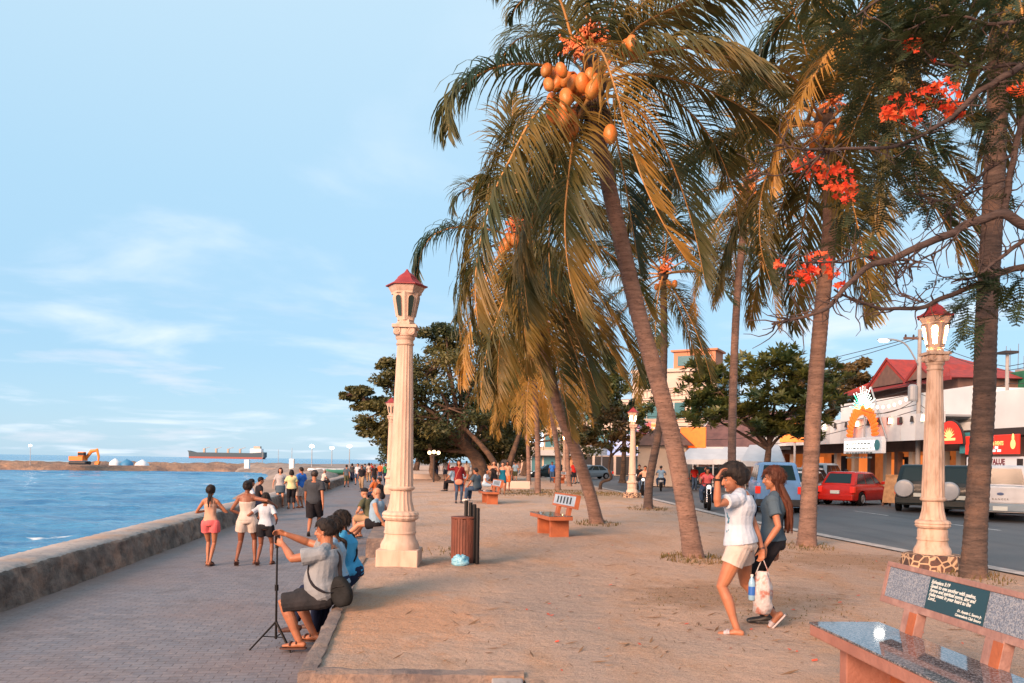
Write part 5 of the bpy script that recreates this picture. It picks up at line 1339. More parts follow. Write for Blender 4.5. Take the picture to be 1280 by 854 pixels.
    # ---- shoes
    for i in range(2):
        Fd, dz, heel, mid, toe, a = ft[i]; sdv = Fd.cross(dz).normalized(); mb = MB()
        if shoes == 'shoe':
            mb.loft([heel-Fd*.004+dz*.012, a+dz*-.022, mid+dz*.004, toe-Fd*.03+dz*.006, toe+Fd*.012], [(.036, .036), (.040, .044), (.044, .036), (.048, .027), (.040, .020)], sdv, 12)
            mb.loft([heel-dz*.022, mid-dz*.018, toe-dz*.010+Fd*.012], [(.040, .012), (.046, .012), (.046, .012)], sdv, 12)
            out(mb, 'shoe', shoem or M_BKSHOE, smooth_it=0)
        elif shoes == 'sandal':
            q = dz*-.028
            pts = [heel-Fd*.03+q*.9, heel+q*1.0, mid+q*.9, toe+q*.6-Fd*.01, toe+Fd*.03+q*.55]
            w_ = [.026, .036, .042, .048, .030]; vs = []
            for p, ww in zip(pts, w_): vs += [p-sdv*ww, p+sdv*ww, p+sdv*ww-dz*.016, p-sdv*ww-dz*.016]
            fs_ = []
            for k in range(4):
                for m_ in range(4): fs_.append((4*k+m_, 4*k+(m_+1) % 4, 4*k+4+(m_+1) % 4, 4*k+4+m_))
            fs_ += [(3, 2, 1, 0), (16, 17, 18, 19)]; mb.add(vs, fs_)
            for c, rr, r2 in ((a+Fd*.085-dz*.045, .046, .031), (a+Fd*.02-dz*.028, .039, .040)):
                if c is not None: mb.tube([c+(sdv*math.cos(t)*rr+dz*math.sin(t)*r2)-dz*.0 for t in [math.pi*q_/8 for q_ in range(9)]], .009 if Y < 12 else .011, 5)
                if shoem is M_GSLIP: mb.loft([c-Fd*.025+dz*.004, c+Fd*.03-dz*.006], [(rr+.004, r2+.0), (rr+.004, r2-.006)], sdv, 12, False, False); break
            mb.v = [tuple(V(p)*s) for p in mb.v]; mb.build('sandal', shoem or M_LEATH, root, smooth=40)
    # ---- hair
    hm = hairm or H_BLACK; r = random.Random(hash(label) % 9999 if False else len(label))
    if hair != 'bald':
        mb = MB(); n = 260 if vox < .012 else 130; base = hc+Uh*.025*hs-Fh*.008
        longish = hair in ('long', 'bob', 'pony', 'bun')
        for i in range(n):
            z = 1-2*(i+.5)/n; a = i*2.39996; q = math.sqrt(1-z*z); d = V((q*math.cos(a), q*math.sin(a), z))
            if d.y > .30 and z < .50: continue
            if d.y > -.05 and z < .12 and not (longish and d.y < .18): continue
            if z < (-.70 if longish else -.58): continue
            if d.y > -.28 and z < -.12 and not longish: continue
            dd = HM @ V((d.x*.074*hs, d.y*.092*hs, d.z*.088*hs)); rr = (.020+.008*r.random())*hs
            if hair in ('bush',): rr *= 1.75
            if vox < .007: rr *= 1.15
            mb.ell(base+dd*(1.0+.03*r.random()), (rr, rr, rr), None, 7, 5)
        if hair == 'long' or hair == 'pony':
            bk = -Fh
            k_n = 18 if hair == 'long' else 7
            for k in range(k_n):
                a = (k/(k_n-1)-.5)*(2.4 if hair == 'long' else .6)
                o0 = (bk*math.cos(a)*.088+Sh*math.sin(a)*.078)*hs + Uh*(.03 if hair == 'long' else .04)
                spread = .55 if hair == 'long' else .30
                p0 = hc+o0; p1 = hc-Uh*.09+bk*.075*math.cos(a)+Sh*math.sin(a)*.072-V((0, 0, .02)); lz = hairlen*(.85+.25*r.random())
                back = tp(.25, -.13, 0)-tp(.25, 0, 0)
                p2 = hc-V((0, 0, .12+lz*.45))+back.normalized()*.165*math.cos(a*.6)+Sh*math.sin(a)*.095*spread*1.6
                p3 = hc-V((0, 0, .12+lz))+back.normalized()*(.165)*math.cos(a*.6)+Sh*math.sin(a)*.07*spread
                mb.tube(spline([p0, p1, p2, p3], 12), [.020, .022, .022, .021, .020, .019, .018, .017, .016, .014, .012, .009, .006] if hair == 'long' else [.02]*6+[.018, .017, .015, .013, .011, .009, .006], 6)
        if hair == 'bob':
            for k in range(20):
                a = (k/19-.5)*3.6; o0 = (-Fh*math.cos(a)*.092+Sh*math.sin(a)*.082)*hs
                mb.tube([hc+o0*.95+Uh*.03, hc+o0*1.06-Uh*.04, hc+o0*1.0-Uh*.115], [.021, .024, .014], 6)
        if hair == 'bun': mb.ell(hc-Fh*.095+Uh*.07, (.045, .04, .04), HM, 12, 9)
        out(mb, 'hair', hm, vox*.95, smooth_it=1, noise_amp=.007 if vox < .012 else 0, noise_sc=26, stretch=(1, 1, .3))
    if hair != 'bald' and Y < 12.5:
        mb = MB(); base = hc+Uh*.025*hs-Fh*.008
        for i in range(620):
            z = 1-2*r.random(); a = r.random()*6.283; q_ = math.sqrt(1-z*z); d = V((q_*math.cos(a), q_*math.sin(a), z))
            if d.y > .34 and z < .42: continue
            if d.y > -.0 and z < .10 and not (longish and d.y < .2): continue
            if z < (-.6 if longish else -.5): continue
            k_ = 1.30 if hair == 'bush' else 1.20
            p0 = base+HM @ V((d.x*.074*hs*k_, d.y*.092*hs*k_, d.z*.088*hs*k_)); nn_ = (HM @ V((d.x, d.y, d.z))).normalized()
            fl_ = (V((0, 0, -1))-Fh*.25+V((r.gauss(0, .35), r.gauss(0, .35), r.gauss(0, .35)))).normalized(); fl_ = (fl_-nn_*fl_.dot(nn_)*.9+nn_*.08).normalized()
            l_ = (.035+.035*r.random())*(1.2 if longish or hair == 'bush' else .75)
            mb.tube([p0-fl_*l_*.4-nn_*.004, p0+nn_*.004, p0+fl_*l_*.5-nn_*.002, p0+fl_*l_+V((0, 0, -.006))], [.0022, .0030, .0024, .0008], 3, False)
        if hair == 'long':
            for i in range(150):
                a = r.uniform(-1, 1); bk_ = tp(.25, -.13, 0)-tp(.25, 0, 0); lz = hairlen*(.6+.5*r.random())
                p1 = hc-Uh*.06-Fh*.09*math.cos(a)+Sh*math.sin(a)*.09; p2 = hc-V((0, 0, .12+lz*.5))+bk_.normalized()*(.175+.02*r.random())*math.cos(a*.6)+Sh*math.sin(a)*.085; p3 = hc-V((0, 0, .12+lz))+bk_.normalized()*(.165+.03*r.random())+Sh*math.sin(a)*.07
                mb.tube(spline([p1, p2, p3], 6), [.003, .0034, .0032, .003, .0026, .002, .0008], 3, False)
        mb.v = [tuple(V(p)*s) for p in mb.v]; mb.build('hair_strands', hm, root, recalc=False)
    if capm:
        mb = MB(); base = hc+Uh*.035*hs-Fh*.006
        prof = [(.098, 0), (.099, .02), (.093, .05), (.075, .082), (.04, .100), (.0, .105)]
        vs = []; N_ = 18
        for rr, z in prof:
            for k in range(N_): t = 2*math.pi*k/N_; vs.append(base+HM @ V((rr*.86*math.cos(t), rr*1.02*math.sin(t), z)))
        fs_ = [(i*N_+k, i*N_+(k+1) % N_, (i+1)*N_+(k+1) % N_, (i+1)*N_+k) for i in range(5) for k in range(N_)]+[tuple(range(N_-1, -1, -1))]
        mb.add(vs, fs_)
        br = [V((.075*math.cos(t), .055+.105*math.sin(t), .008-.012*math.sin(t))) for t in [math.pi*k/10 for k in range(11)]]
        mb.add([base+HM @ p for p in br]+[base+HM @ (p+V((0, 0, .010))) for p in br], [tuple(range(11)), tuple(range(21, 10, -1))]+[(i, i+1, 12+i, 11+i) for i in range(10)]+[(10, 0, 11, 21)])
        mb.v = [tuple(V(p)*s) for p in mb.v]; mb.build('cap', capm, root, smooth=50)
    # ---- face details where they can be seen
    if face and Y < 26:
        for sx in (-1, 1):
            c = hc+Sh*sx*.031*hs+Fh*.0775*hs+Uh*.002*hs
            e = MB().ell(c*s, (.0115*s, .007*s, .0055*s), HM, 10, 8).build('eye', M_EYEW, root, smooth=180)
            MB().ell((c+Fh*.0045)*s, (.0058*s, .0052*s, .0062*s), HM, 8, 6).build('iris', M_EYE, e, smooth=180)
            b0_ = hc+Sh*sx*.032*hs+Fh*.086*hs+Uh*.020*hs
            MB().loft([(b0_-Sh*sx*.017)*s, (b0_+Uh*.003)*s, (b0_+Sh*sx*.018-Fh*.008-Uh*.001)*s], [.0032*s, .004*s, .0024*s], Uh, 6).build('eyebrow', H_BLACK if hm is not H_GREY else H_GREY, root, smooth=180)
        l0 = hc-Uh*.060*hs+Fh*.084*hs
        MB().loft([(l0-Sh*.021-Fh*.006)*s, l0*s, (l0+Sh*.021-Fh*.006)*s], [.004*s, .0082*s, .004*s], Uh, 8).build('lips', M_LIP, root, smooth=180)
    info = dict(root=root, s=s, sh=sh, el=el, wr=wr, tp=tp, hc=hc, S=S, U=U, F=Fv, kn=kn, an=an, hj=hj, ft=ft, hm=HM)
    return root, info
def wl(info, p):
    """local (unscaled) point -> world"""
    rt = info['root']; return Matrix.Translation(rt.location) @ Matrix.Rotation(rt.rotation_euler[2], 4, 'Z') @ (V(p)*info['s'])
def strap_part(info, pts, rad, name, m, flat=.35):
    s = info['s']; S_ = spline([V(p) for p in pts], 4*len(pts))
    mb = MB(); mb.loft([p*s for p in S_], [(rad*s, rad*flat*s)]*len(S_), info['F'], 8)
    return mb.build(name, m, info['root'], smooth=60)

# ---- the seated man filming with a phone on a tripod (faces the sea: local +Y -> world -X)
gm = G(392, 812, -.42); YM = 8.25
sx = W(404, 752, YM)
px_ = lambda a, b, y=YM: W(a, b, y)
# root on the promenade under his feet
locM = V((sx.x, YM, -.42)); sM = 1.0; rotM = R(80)
def loc2(root, rot, s, w_): return (Matrix.Rotation(-rot, 3, 'Z') @ (V(w_)-V(root)))/s
l2 = lambda w_: tuple(loc2(locM, rotM, sM, w_))
man, iM = person(locM, rotM, 'seated man in grey t-shirt and charcoal shorts filming with a phone on a tripod', 1.70, 'm', SK_TAN, fat=1.22, belly=.09,
    hip=tuple(V(l2(W(411, 741, YM)))), lean=R(4), head=(R(6), R(2)), twist=R(4),
    Lh=l2(W(354, 681, YM-.05)), Rh=l2(W(358, 668, YM+.12)), Le=(-.9, -.1, -.7), Re=(.9, -.1, -.3), hd=((.15, 1, .42), (-.15, 1, .25)), palm=((1, 0, -.1), (-1, 0, -.6)), curl=(.75, .8),
    Lf=l2(W(374, 801, YM-.12)), Rf=l2(W(392, 792, YM+.12)), Lk=(-.15, .8, .6), Rk=(.15, .8, .6), fy=(4, -10),
    top=dict(mat=C_GREY, hem=-.08, loose=.02, sleeve=.66, slflare=.03), bottom=dict(mat=C_CHAR, len=1.0, loose=.012, flare=.03, name='shorts'), shoes='sandal', shoem=M_LEATH, hair='short', vox=.0062)
strap_part(iM, [iM['tp'](.45, -.085, -.06), iM['tp'](.38, -.150, -.07), iM['tp'](.25, -.160, -.09), iM['tp'](.10, -.18, -.13)], .022, 'bag_strap', C_BLACK)
strap_part(iM, [iM['tp'](.36, .13, -.12), iM['tp'](.24, .14, -.175), iM['tp'](.12, .08, -.235), iM['tp'](.04, -.04, -.24), iM['tp'](.03, -.14, -.18)], .014, 'bag_strap', C_BLACK)
# sling bag worn on his back
bw = wl(iM, iM['tp'](.03, -.19, -.17))
mb = MB(); mb.ell((0, 0, 0), (.075, .12, .17), nu=20, nv=14)
mb.v = [(max(-.05, min(.05, x)), y*(1+1.1*(-z)), max(-.15, min(.16, z))) for x, y, z in mb.v]
o = mb.build('sling_bag', mat('black_nylon', (.009, .011, .012), .75, (.016, .018, .02), 8, .3, spec=.2), smooth=60); o.location = bw; o.rotation_euler = (R(-14), 0, R(70)); tag(o, 'black sling bag resting behind the seated man in grey', 'bag')
MB().loft([(-.054, -.07, .05), (-.056, .0, .06), (-.054, .07, .05)], [(.004, .006)]*3, (1, 0, 0), 6).build('zip', m_blackm, o)
# tripod with phone
tb = G(345, 803, -.42); tb.y = YM+.02; tb.x = W(345, 740, YM).x
tripod = empty('tripod', (tb.x, tb.y, -.42), 0, 'thin black tripod holding a phone in front of the seated man', 'tripod')
zt = W(345, 684, YM).z+.42
MB().tube([(0, 0, .10), (0, 0, .62), (0, 0, zt)], [.013, .011, .009], 10).build('pole', m_blackm, tripod)
MB().tube([(0, 0, .60), (0, 0, .66)], [.02, .02], 10).build('collar', m_blackm, tripod)
for k in range(3):
    a = R(200+120*k); e = V((math.cos(a)*.26, math.sin(a)*.26, .0))
    MB().tube([(0, 0, .28), e*.5+V((0, 0, .14)), e], [.011, .010, .009], 8).build('leg', m_blackm, tripod)
    MB().tube([(0, 0, .12), e*.52+V((0, 0, .135))], [.006, .006], 6).build('brace', m_blackm, tripod)
MB().bx(-.012, .012, -.03, .03, zt-.01, zt+.05).build('phone_clamp', m_blackm, tripod, bevel=.003)
ph = MB().bx(-.006, .006, -.075, .075, 0, .075).build('phone', m_blackm, bevel=.003); ph.location = (tb.x, tb.y, -.42+zt+.045); tag(ph, 'dark phone clamped on the tripod between the seated man hands', 'phone')

# ---- woman in blue seated behind him, and a second companion
lw = V((W(440, 738, 9.15).x, 9.15, -.42)); rw = math.pi/2; sW = 1.58/1.7
q2 = lambda w_: tuple(loc2(lw, rw, sW, w_))
wo, iW = person(lw, rw, 'woman in a sky blue t-shirt with black ponytail seated behind the man who films', 1.58, 'f', SK_TAN, fat=1.12,
    hip=q2(W(440, 714, 9.15)), lean=R(14), head=(R(10), R(-8)), Lh=q2(W(404, 708, 9.0)), Rh=q2(W(402, 706, 9.3)), Le=(-.3, -.4, -1), Re=(.3, -.4, -1),
    Lf=q2(W(398, 792, 9.0)), Rf=q2(W(388, 781, 9.3)), Lk=(-.1, .8, .6), Rk=(.1, .8, .6), top=dict(mat=C_BLUE, loose=.016, hem=-.07), bottom=dict(mat=C_NAVY, len=1.9, loose=.012, flare=.01, name='trousers'),
    shoes='shoe', shoem=M_LEATH, hair='pony', hairlen=.26, vox=.0072)
strap_part(iW, [iW['tp'](.46, -.075, .06), iW['tp'](.32, -.115, .02), iW['tp'](.2, -.12, -.06), iW['tp'](.12, -.08, -.13)], .012, 'strap', C_BLACK)
lw2 = V((W(425, 738, 8.75).x, 8.72, -.42))
q3 = lambda w_: tuple(loc2(lw2, rw, sW, w_))
wo2, i2 = person(lw2, rw, 'person in pale blue seated between the man in grey and the woman in bright blue', 1.56, 'f', SK_TAN, fat=1.0,
    hip=q3(W(424, 724, 8.72)), lean=R(8), head=(R(-4), R(-6)), Lh=q3(W(395, 722, 8.6)), Rh=q3(W(394, 718, 8.9)), Le=(-.3, -.4, -1), Re=(.3, -.4, -1),
    Lf=q3(W(368, 782, 8.6)), Rf=q3(W(392, 796, 8.9)), Lk=(-.1, .8, .6), Rk=(.1, .8, .6), top=dict(mat=C_LBLUE, loose=.012), bottom=dict(mat=C_NAVY, len=1.85, loose=.012, flare=.01, name='trousers'), shoes='shoe', shoem=M_LEATH, hair='pony', hairlen=.2, vox=.0075)

# ---- the couple walking on the sand, right
def gl(px, py, dx=0, dy=0, z=0.0):
    g = G(px, py, z); return V((g.x+dx, g.y+dy, z))
lc = V((W(928, 700, 7.45).x, 7.45, .01)); rc = R(66); sC = 1.63/1.7
c1 = lambda w_: tuple(loc2(lc, rc, sC, w_))
P1, iP = person(lc, rc, 'walking person in white t-shirt and pale shorts raising one hand to the brow', 1.63, 'f', SK_TAN, fat=1.2, hip=c1(W(926, 677, 7.45)), lean=R(2), head=(R(30), R(10)), hfwd=.055, twist=R(0),
    Lh=c1(W(897, 597, 7.14)), Rh=c1(W(953, 688, 7.45)), Le=(-.9, .6, -.5), Re=(.1, -1, 0), hd=((.5, -.35, .75), (0, .05, -1)), palm=((.3, -1, 0), (-.9, .3, 0)), curl=(.55, 1.0),
    Lf=c1(W(921, 786, 7.30)), Rf=c1(W(968, 768, 7.62)), Lk=(-.05, 1, .1), Rk=(.05, 1, .1), fy=(0, 0), fp=(0, -48),
    top=dict(mat=C_WHITE, loose=.020, hem=-.02, sleeve=.60, slflare=.015), bottom=dict(mat=C_CREAM, len=.46, loose=.012, flare=.012, name='shorts'), shoes='sandal', shoem=M_GSLIP, hair='bush', headsize=1.10, vox=.0058)
strap_part(iP, [iP['tp'](.47, -.05, -.02), iP['tp'](.40, -.125, .05), iP['tp'](.28, -.135, .12), iP['tp'](.16, -.07, .175), iP['tp'](.10, .02, .165)], .008, 'strap', C_NAVY)
# printed pattern on the side of the shirt
mb = MB(); r = random.Random(9)
for k in range(26):
    z = .05+.32*r.random(); x = -.155-.004+.03*r.random()*0; f = .085+(r.random()-.5)*.05
    c = iP['tp'](z, f, -.115-.02*r.random()); mb.ell(c*iP['s'], (.012+.010*r.random(), .006, .012+.016*r.random()), None, 7, 5)
mb.build('shirt_print', mat('blue_print', (.05, .32, .50), .7, (.02, .06, .10), 20), P1)
# watch and bracelet
for i, c_, m_ in ((0, -.02, m_blackm), (1, -.01, M_LEATH)):
    w_, e_ = iP['wr'][i], iP['el'][i]; d = (w_-e_).normalized(); _, a_, b_ = ortho(d, V((0, 0, 1)) if abs(d.z) < .9 else V((1, 0, 0)))
    c = w_+d*c_; mb = MB(); mb.tube([(c+d*q)*iP['s'] for q in (-.009, .009)], [.029*iP['s']]*2, 14)
    if i == 0: mb.box((c-a_*.0+V((0, 0, .0))+b_*.026)*iP['s'], (.03, .03, .03), 0)
    mb.build('wristwatch' if i == 0 else 'bracelet', m_, P1, smooth=40)
# her companion
lc2 = V((W(962, 700, 7.85).x, 7.85, .01)); rc2 = R(70); sD = 1.63/1.7
c2 = lambda w_: tuple(loc2(lc2, rc2, sD, w_))
P2, iQ = person(lc2, rc2, 'walking woman in slate t-shirt and black leggings with waist long chestnut hair', 1.63, 'f', SK_TAN, fat=1.03, hip=c2(W(966, 676, 7.85)), lean=R(-1), head=(R(6), R(4)), twist=R(-6),
    Lh=c2(W(955, 684, 7.56)), Rh=c2(W(970, 690, 8.1)), Le=(-.2, -1, -.1), Re=(.3, -1, 0), hd=((0, .1, -1), None), curl=(.9, .5),
    Lf=c2(W(958, 770, 7.75)), Rf=c2(W(990, 768, 8.0)) if False else c2(W(966, 768, 7.98)), Lk=(0, 1, .1), Rk=(0, 1, .1), fy=(0, 0), fp=(0, -8),
    top=dict(mat=C_SLATE, loose=.012, hem=-.0, sleeve=.60, slflare=.02), bottom=dict(mat=C_BLACK, len=1.95, loose=.008, flare=.012, name='leggings', waist=.09), shoes='shoe', shoem=M_BKSHOE, hair='long', hairm=H_BROWN, hairlen=.40, vox=.0062)
# carrier bag in the hand
hand = wl(iP, iP['wr'][1]); hb = V((hand.x, hand.y-.02, hand.z-.10))
m_poly = mat('clear_white_plastic', (.52, .52, .54), .3, (.42, .17, .13), 13, .9, 22, alpha=.78, contrast=(.5, .62))
root = empty('carrier_bag', hb-V((0, 0, .44)), rc, 'white plastic carrier bag hanging from the hands of the walking couple', 'carrier bag')
mb = MB(); vs = []; N_ = 20
for i, (z, rx, ry) in enumerate([(-.06, .02, .04), (-.04, .05, .07), (.03, .06, .085), (.12, .065, .09), (.20, .06, .085), (.28, .04, .065), (.34, .02, .045)]):
    for k in range(N_):
        t = 2*math.pi*k/N_; q = 1+.38*noise.noise(V((math.cos(t)*2.2, math.sin(t)*2.2, z*11)))+.09*math.sin(6*t+z*24)
        vs.append(V((rx*q*math.cos(t), ry*q*math.sin(t), z)))
mb.add(vs, [(i*N_+k, i*N_+(k+1) % N_, (i+1)*N_+(k+1) % N_, (i+1)*N_+k) for i in range(6) for k in range(N_)]+[tuple(range(N_-1, -1, -1))])
mb.build('pouch', m_poly, root, smooth=180, recalc=False)
for sy in (-1, 1): MB().loft([(0, sy*.06, .31), (0, sy*.035, .38), (0, sy*.008, .445)], [(.018, .006), (.013, .005), (.008, .005)], (1, 0, 0), 8).build('handle', m_poly, root, smooth=180)
bt = empty('water_bottle', hb+V((-.10, -.01, -.37)), 0, 'blue labelled water bottle beside the white carrier bag', 'bottle')
MB().lathe([(.02, 0), (.03, .01), (.03, .16), (.022, .19), (.012, .21), (.012, .225)], 14).build('bottle_body', mat('blue_plastic_bottle', (.25, .45, .62), .15), bt, smooth=50)
MB().lathe([(.0312, .05), (.0312, .13)], 14).build('bottle_label', mat('blue_label', (.02, .12, .45), .5), bt, smooth=50)
MB().lathe([(.0135, .222), (.0135, .24), (.01, .242)], 12).build('bottle_cap', M_WSHOE, bt)

# ---- people on the promenade and beyond; (px, py) = feet in the picture, z = level they stand on
WALKL = dict(Lf=(-.09, .16, .08), Rf=(.09, -.20, .11), fp=(0, -25), Lh=(-.24, -.14, .80), Rh=(.25, .20, .84))
WALKR = dict(Lf=(-.09, -.20, .11), Rf=(.09, .16, .08), fp=(-25, 0), Lh=(-.24, .18, .82), Rh=(.25, -.14, .80))
def at(px, py, rot, label, z=-.42, **k):
    g = G(px, py, z); return person((g.x, g.y, z), R(rot), label, **k)
at(262, 707, 5, 'girl in peach vest and coral shorts walking along the sea wall with raised hands', h=1.50, sex='f', skin=SK_TAN, fat=.86, top=dict(mat=C_PEACH, strap=True, up=.38, loose=.006, hem=-.02, name='vest'), bottom=dict(mat=C_PINK, len=.42, loose=.016, flare=.03), hair='pony', hairlen=.22,
   Lf=(-.05, .02, .08), Rf=(.03, -.10, .09), Lh=(-.10, .20, 1.12), Rh=(.12, .20, 1.18), Le=(-1, 0, -1), Re=(1, 0, -1))
at(308, 706, 8, 'woman in a white strappy romper walking away with an arm round a girl', h=1.58, sex='f', skin=SK_BROWN, fat=1.03, top=dict(mat=C_CREAM, strap=True, up=.36, loose=.01, hem=-.04, name='romper'), bottom=dict(mat=C_CREAM, len=.5, loose=.02, flare=.03), hair='bun', Lf=(-.16, -.16, .12), Rf=(.14, .10, .08), fp=(-30, 0), Lh=(-.10, .12, .98), Le=(-1, -.2, -.3), Rh=(.52, .06, 1.18), Re=(.4, -1, .2))
at(331, 706, 4, 'girl in white t-shirt and dark shorts hugging the woman in the white romper', h=1.36, sex='f', skin=SK_BROWN, fat=.98, top=dict(mat=C_WHITE, loose=.016, hem=-.02), bottom=dict(mat=C_BLACK, len=.5, loose=.018, flare=.02), hair='bob', Lf=(-.13, -.16, .12), Rf=(.13, .08, .08), fp=(-30, 0), Lh=(-.52, .0, 1.06), Le=(-.5, -1, -.6), Rh=(.22, .14, .98))
at(392, 670, 3, 'man in dark grey t-shirt and black shorts walking away along the promenade', h=1.72, skin=SK_TAN, fat=1.05, top=dict(mat=C_DGREY, loose=.03, hem=-.10, slflare=.035), bottom=dict(mat=C_BLACK, len=.95, loose=.03, flare=.03), hair='short', hairm=H_DBROWN, shoes='shoe', shoem=M_BKSHOE, **WALKR)
at(350, 634, 200, 'woman with short auburn hair, grey top and blue skirt chatting by the sea wall', h=1.62, sex='f', skin=SK_LIGHT, fat=1.1, top=dict(mat=C_LGREY, loose=.014), bottom=dict(mat=C_SLATE, len=.7, loose=.015, flare=.0, name='skirt'), hair='bob', hairm=H_BROWN, Lh=(-.36, .18, .92), Rh=(.30, .12, .86))
at(364, 636, 20, 'woman in pale yellow shirt and black cropped trousers facing the sea wall group', h=1.56, sex='f', skin=SK_TAN, fat=1.12, top=dict(mat=C_YELL, loose=.022, hem=-.07), bottom=dict(mat=C_BLACK, len=1.55, loose=.02, flare=.01, name='trousers'), hair='bob', Lh=(-.20, .26, 1.10))
at(376, 635, 60, 'man in royal blue polo and white shorts right of the woman in yellow', h=1.66, skin=SK_TAN, fat=1.1, top=dict(mat=C_ROYAL, loose=.024, hem=-.08), bottom=dict(mat=C_CREAM, len=.9, loose=.03, flare=.03), hair='short')
def wall_sit(px, py, Y, rot, label, z=.09, **k):
    p = W(px, py, Y); l = V((p.x, Y, z-.46)); k.setdefault('h', 1.65)
    return person(l, R(rot), label, **dict(dict(hip=(0, -.02, .555), Lf=(-.12, .38, .10), Rf=(.12, .36, .10), Lk=(0, .6, 1), Rk=(0, .6, 1), Lh=(-.16, .30, .66), Rh=(.16, .30, .66), Le=(-1, -.3, -.5), Re=(1, -.3, -.5), lean=R(12)), **k))
wall_sit(310, 618, 24.5, -60, 'man in pale t-shirt and black cap sitting on the sea wall', top=dict(mat=C_WHITE, loose=.02), bottom=dict(mat=C_NAVY, len=1.0, loose=.02), capm=C_BLACK)
wall_sit(322, 616, 27, -70, 'person in black sitting on the sea wall next to the man in the black cap', top=dict(mat=C_BLACK, loose=.02), bottom=dict(mat=C_NAVY, len=1.9, loose=.01, name='trousers'), capm=C_BLACK)
wall_sit(404, 592, 50, -60, 'man in white shirt sitting alone on the far part of the sea wall', top=dict(mat=C_CREAM, loose=.02), bottom=dict(mat=C_BLACK, len=1.0, loose=.02), hairm=H_GREY)
# two older men on the ledge
wall_sit(472, 640, 18.2, 80, 'bald older man in a pale blue sleeveless shirt leaning back on the ledge', z=.05, skin=SK_LIGHT, fat=1.22, belly=.05, h=1.72, top=dict(mat=C_LBLUE, sleeve=0, loose=.014, name='vest'), bottom=dict(mat=C_BLACK, len=.6, loose=.024), hair='bald', lean=R(4), Lh=(-.28, -.22, .56), Rh=(.3, -.22, .56), Lf=(-.10, .72, .20), Rf=(.14, .66, .14), Lk=(0, .3, 1), Rk=(0, .3, 1))
wall_sit(463, 632, 19.8, 70, 'older man in patterned shirt and black and white cap seated left of the bald man', z=.05, skin=SK_LIGHT, fat=1.05, top=dict(mat=C_OLIVE, loose=.02), bottom=dict(mat=C_KHAKI, len=.95, loose=.02), hair='bald', capm=C_BLACK, lean=R(20))
# far promenade walkers
far = [(433, 609, 'd', 'm', C_SLATE, C_OLIVE, 0, 'man in grey plaid shirt walking away down the middle of the promenade'), (452, 612, 'u', 'm', C_BLACK, C_KHAKI, 180, 'man in black shirt walking this way beyond the older men'),
       (447, 606, 'u', 'm', C_WHITE, C_JEAN, 170, 'man in white shirt half behind the one in black shirt'), (461, 603, 'd', 'f', C_CREAM, C_KHAKI, 20, 'woman in cream top in the far crowd left of the near lamp column'),
       (468, 606, 'u', 'm', C_BLACK, C_BLACK, 190, 'person all in black in the far crowd left of the near lamp column'), (440, 602, 'd', 'f', C_DGREY, C_NAVY, 0, 'person in dark clothes far behind the plaid shirt man'),
       (475, 601, 'd', 'm', C_ORANGE, C_JEAN, 0, 'person in orange top far off beside the near lamp column'), (482, 604, 'u', 'f', C_GREEN, C_NAVY, 180, 'person in green top far off at the edge of the near lamp column'),
       (456, 600, 'd', 'm', C_SLATE, C_NAVY, 0, 'tiny far walker in slate shirt behind the black shirt man'), (464, 599, 'u', 'f', C_RED, C_JEAN, 180, 'tiny far walker in red on the promenade'), (478, 598, 'd', 'm', C_LGREY, C_BLACK, 0, 'tiny far walker in light grey near the shade tree')]
for i, (px, py, d, sx_, tm, bm_, rt, lab) in enumerate(far):
    at(px, py, rt, lab, h=1.6+.04*(i % 4), sex=sx_, skin=[SK_TAN, SK_BROWN, SK_LIGHT][i % 3], top=dict(mat=tm, loose=.02), bottom=dict(mat=bm_, len=[.95, 1.95][i % 2], loose=.02, name=['shorts', 'trousers'][i % 2]), hair='short' if sx_ == 'm' else 'bob', shoes='shoe', **(WALKL if i % 2 else WALKR))
wall_sit(470, 600, 34, 70, 'person in orange shirt sitting on the ledge in the distance', z=.05, top=dict(mat=C_ORANGE, loose=.02), bottom=dict(mat=C_NAVY, len=1.9, name='trousers'))
wall_sit(477, 600, 31, 80, 'person in black sitting on the ledge in the distance nearest the lamp column', z=.05, top=dict(mat=C_BLACK, loose=.02), bottom=dict(mat=C_BLACK, len=1.9, name='trousers'))
# ---- people on the sand
at(573, 629, 195, 'woman in dark red jumper raising an arm, handbag over her front', z=0, h=1.62, sex='f', skin=SK_TAN, fat=1.05, top=dict(mat=C_MAROON, sleeve=1.85, loose=.02, hem=-.07, slflare=0), bottom=dict(mat=C_JEAN, len=1.95, loose=.008, flare=0, name='jeans'), hair='bob', Rh=(.40, .10, 1.52), Re=(1, .2, -.5), Lh=(-.18, .2, 1.05), shoes='shoe')
gb = G(573, 629); mb = MB(); mb.ell((0, 0, 0), (.16, .06, .11), nu=14, nv=10); mb.v = [(max(-.14, min(.14, x)), max(-.045, min(.045, y)), z) for x, y, z in mb.v]
o = mb.build('handbag', mat('tan_leather', (.45, .19, .12), .5), smooth=50); o.location = (gb.x+.02, gb.y-.24, .78); tag(o, 'tan handbag carried by the woman in the dark red jumper', 'handbag')
MB().tube([(-.13, 0, .08), (-.05, 0, .35), (.08, .1, .6)], [.008]*3, 6).build('strap', MATS['tan_leather'], o)
def bench_sit(px, py, rot, label, **k):
    g = G(px, py, .46); l = V((g.x, g.y, .0)); return person(l, R(rot), label, **dict(dict(h=1.68, hip=(0, 0, .545), Lf=(-.12, .46, .08), Rf=(.12, .44, .08), Lk=(0, .6, 1), Rk=(0, .6, 1), Lh=(-.18, .34, .58), Rh=(.18, .34, .58), Le=(-1, -.3, -.5), Re=(1, -.3, -.5), lean=R(10)), **k))
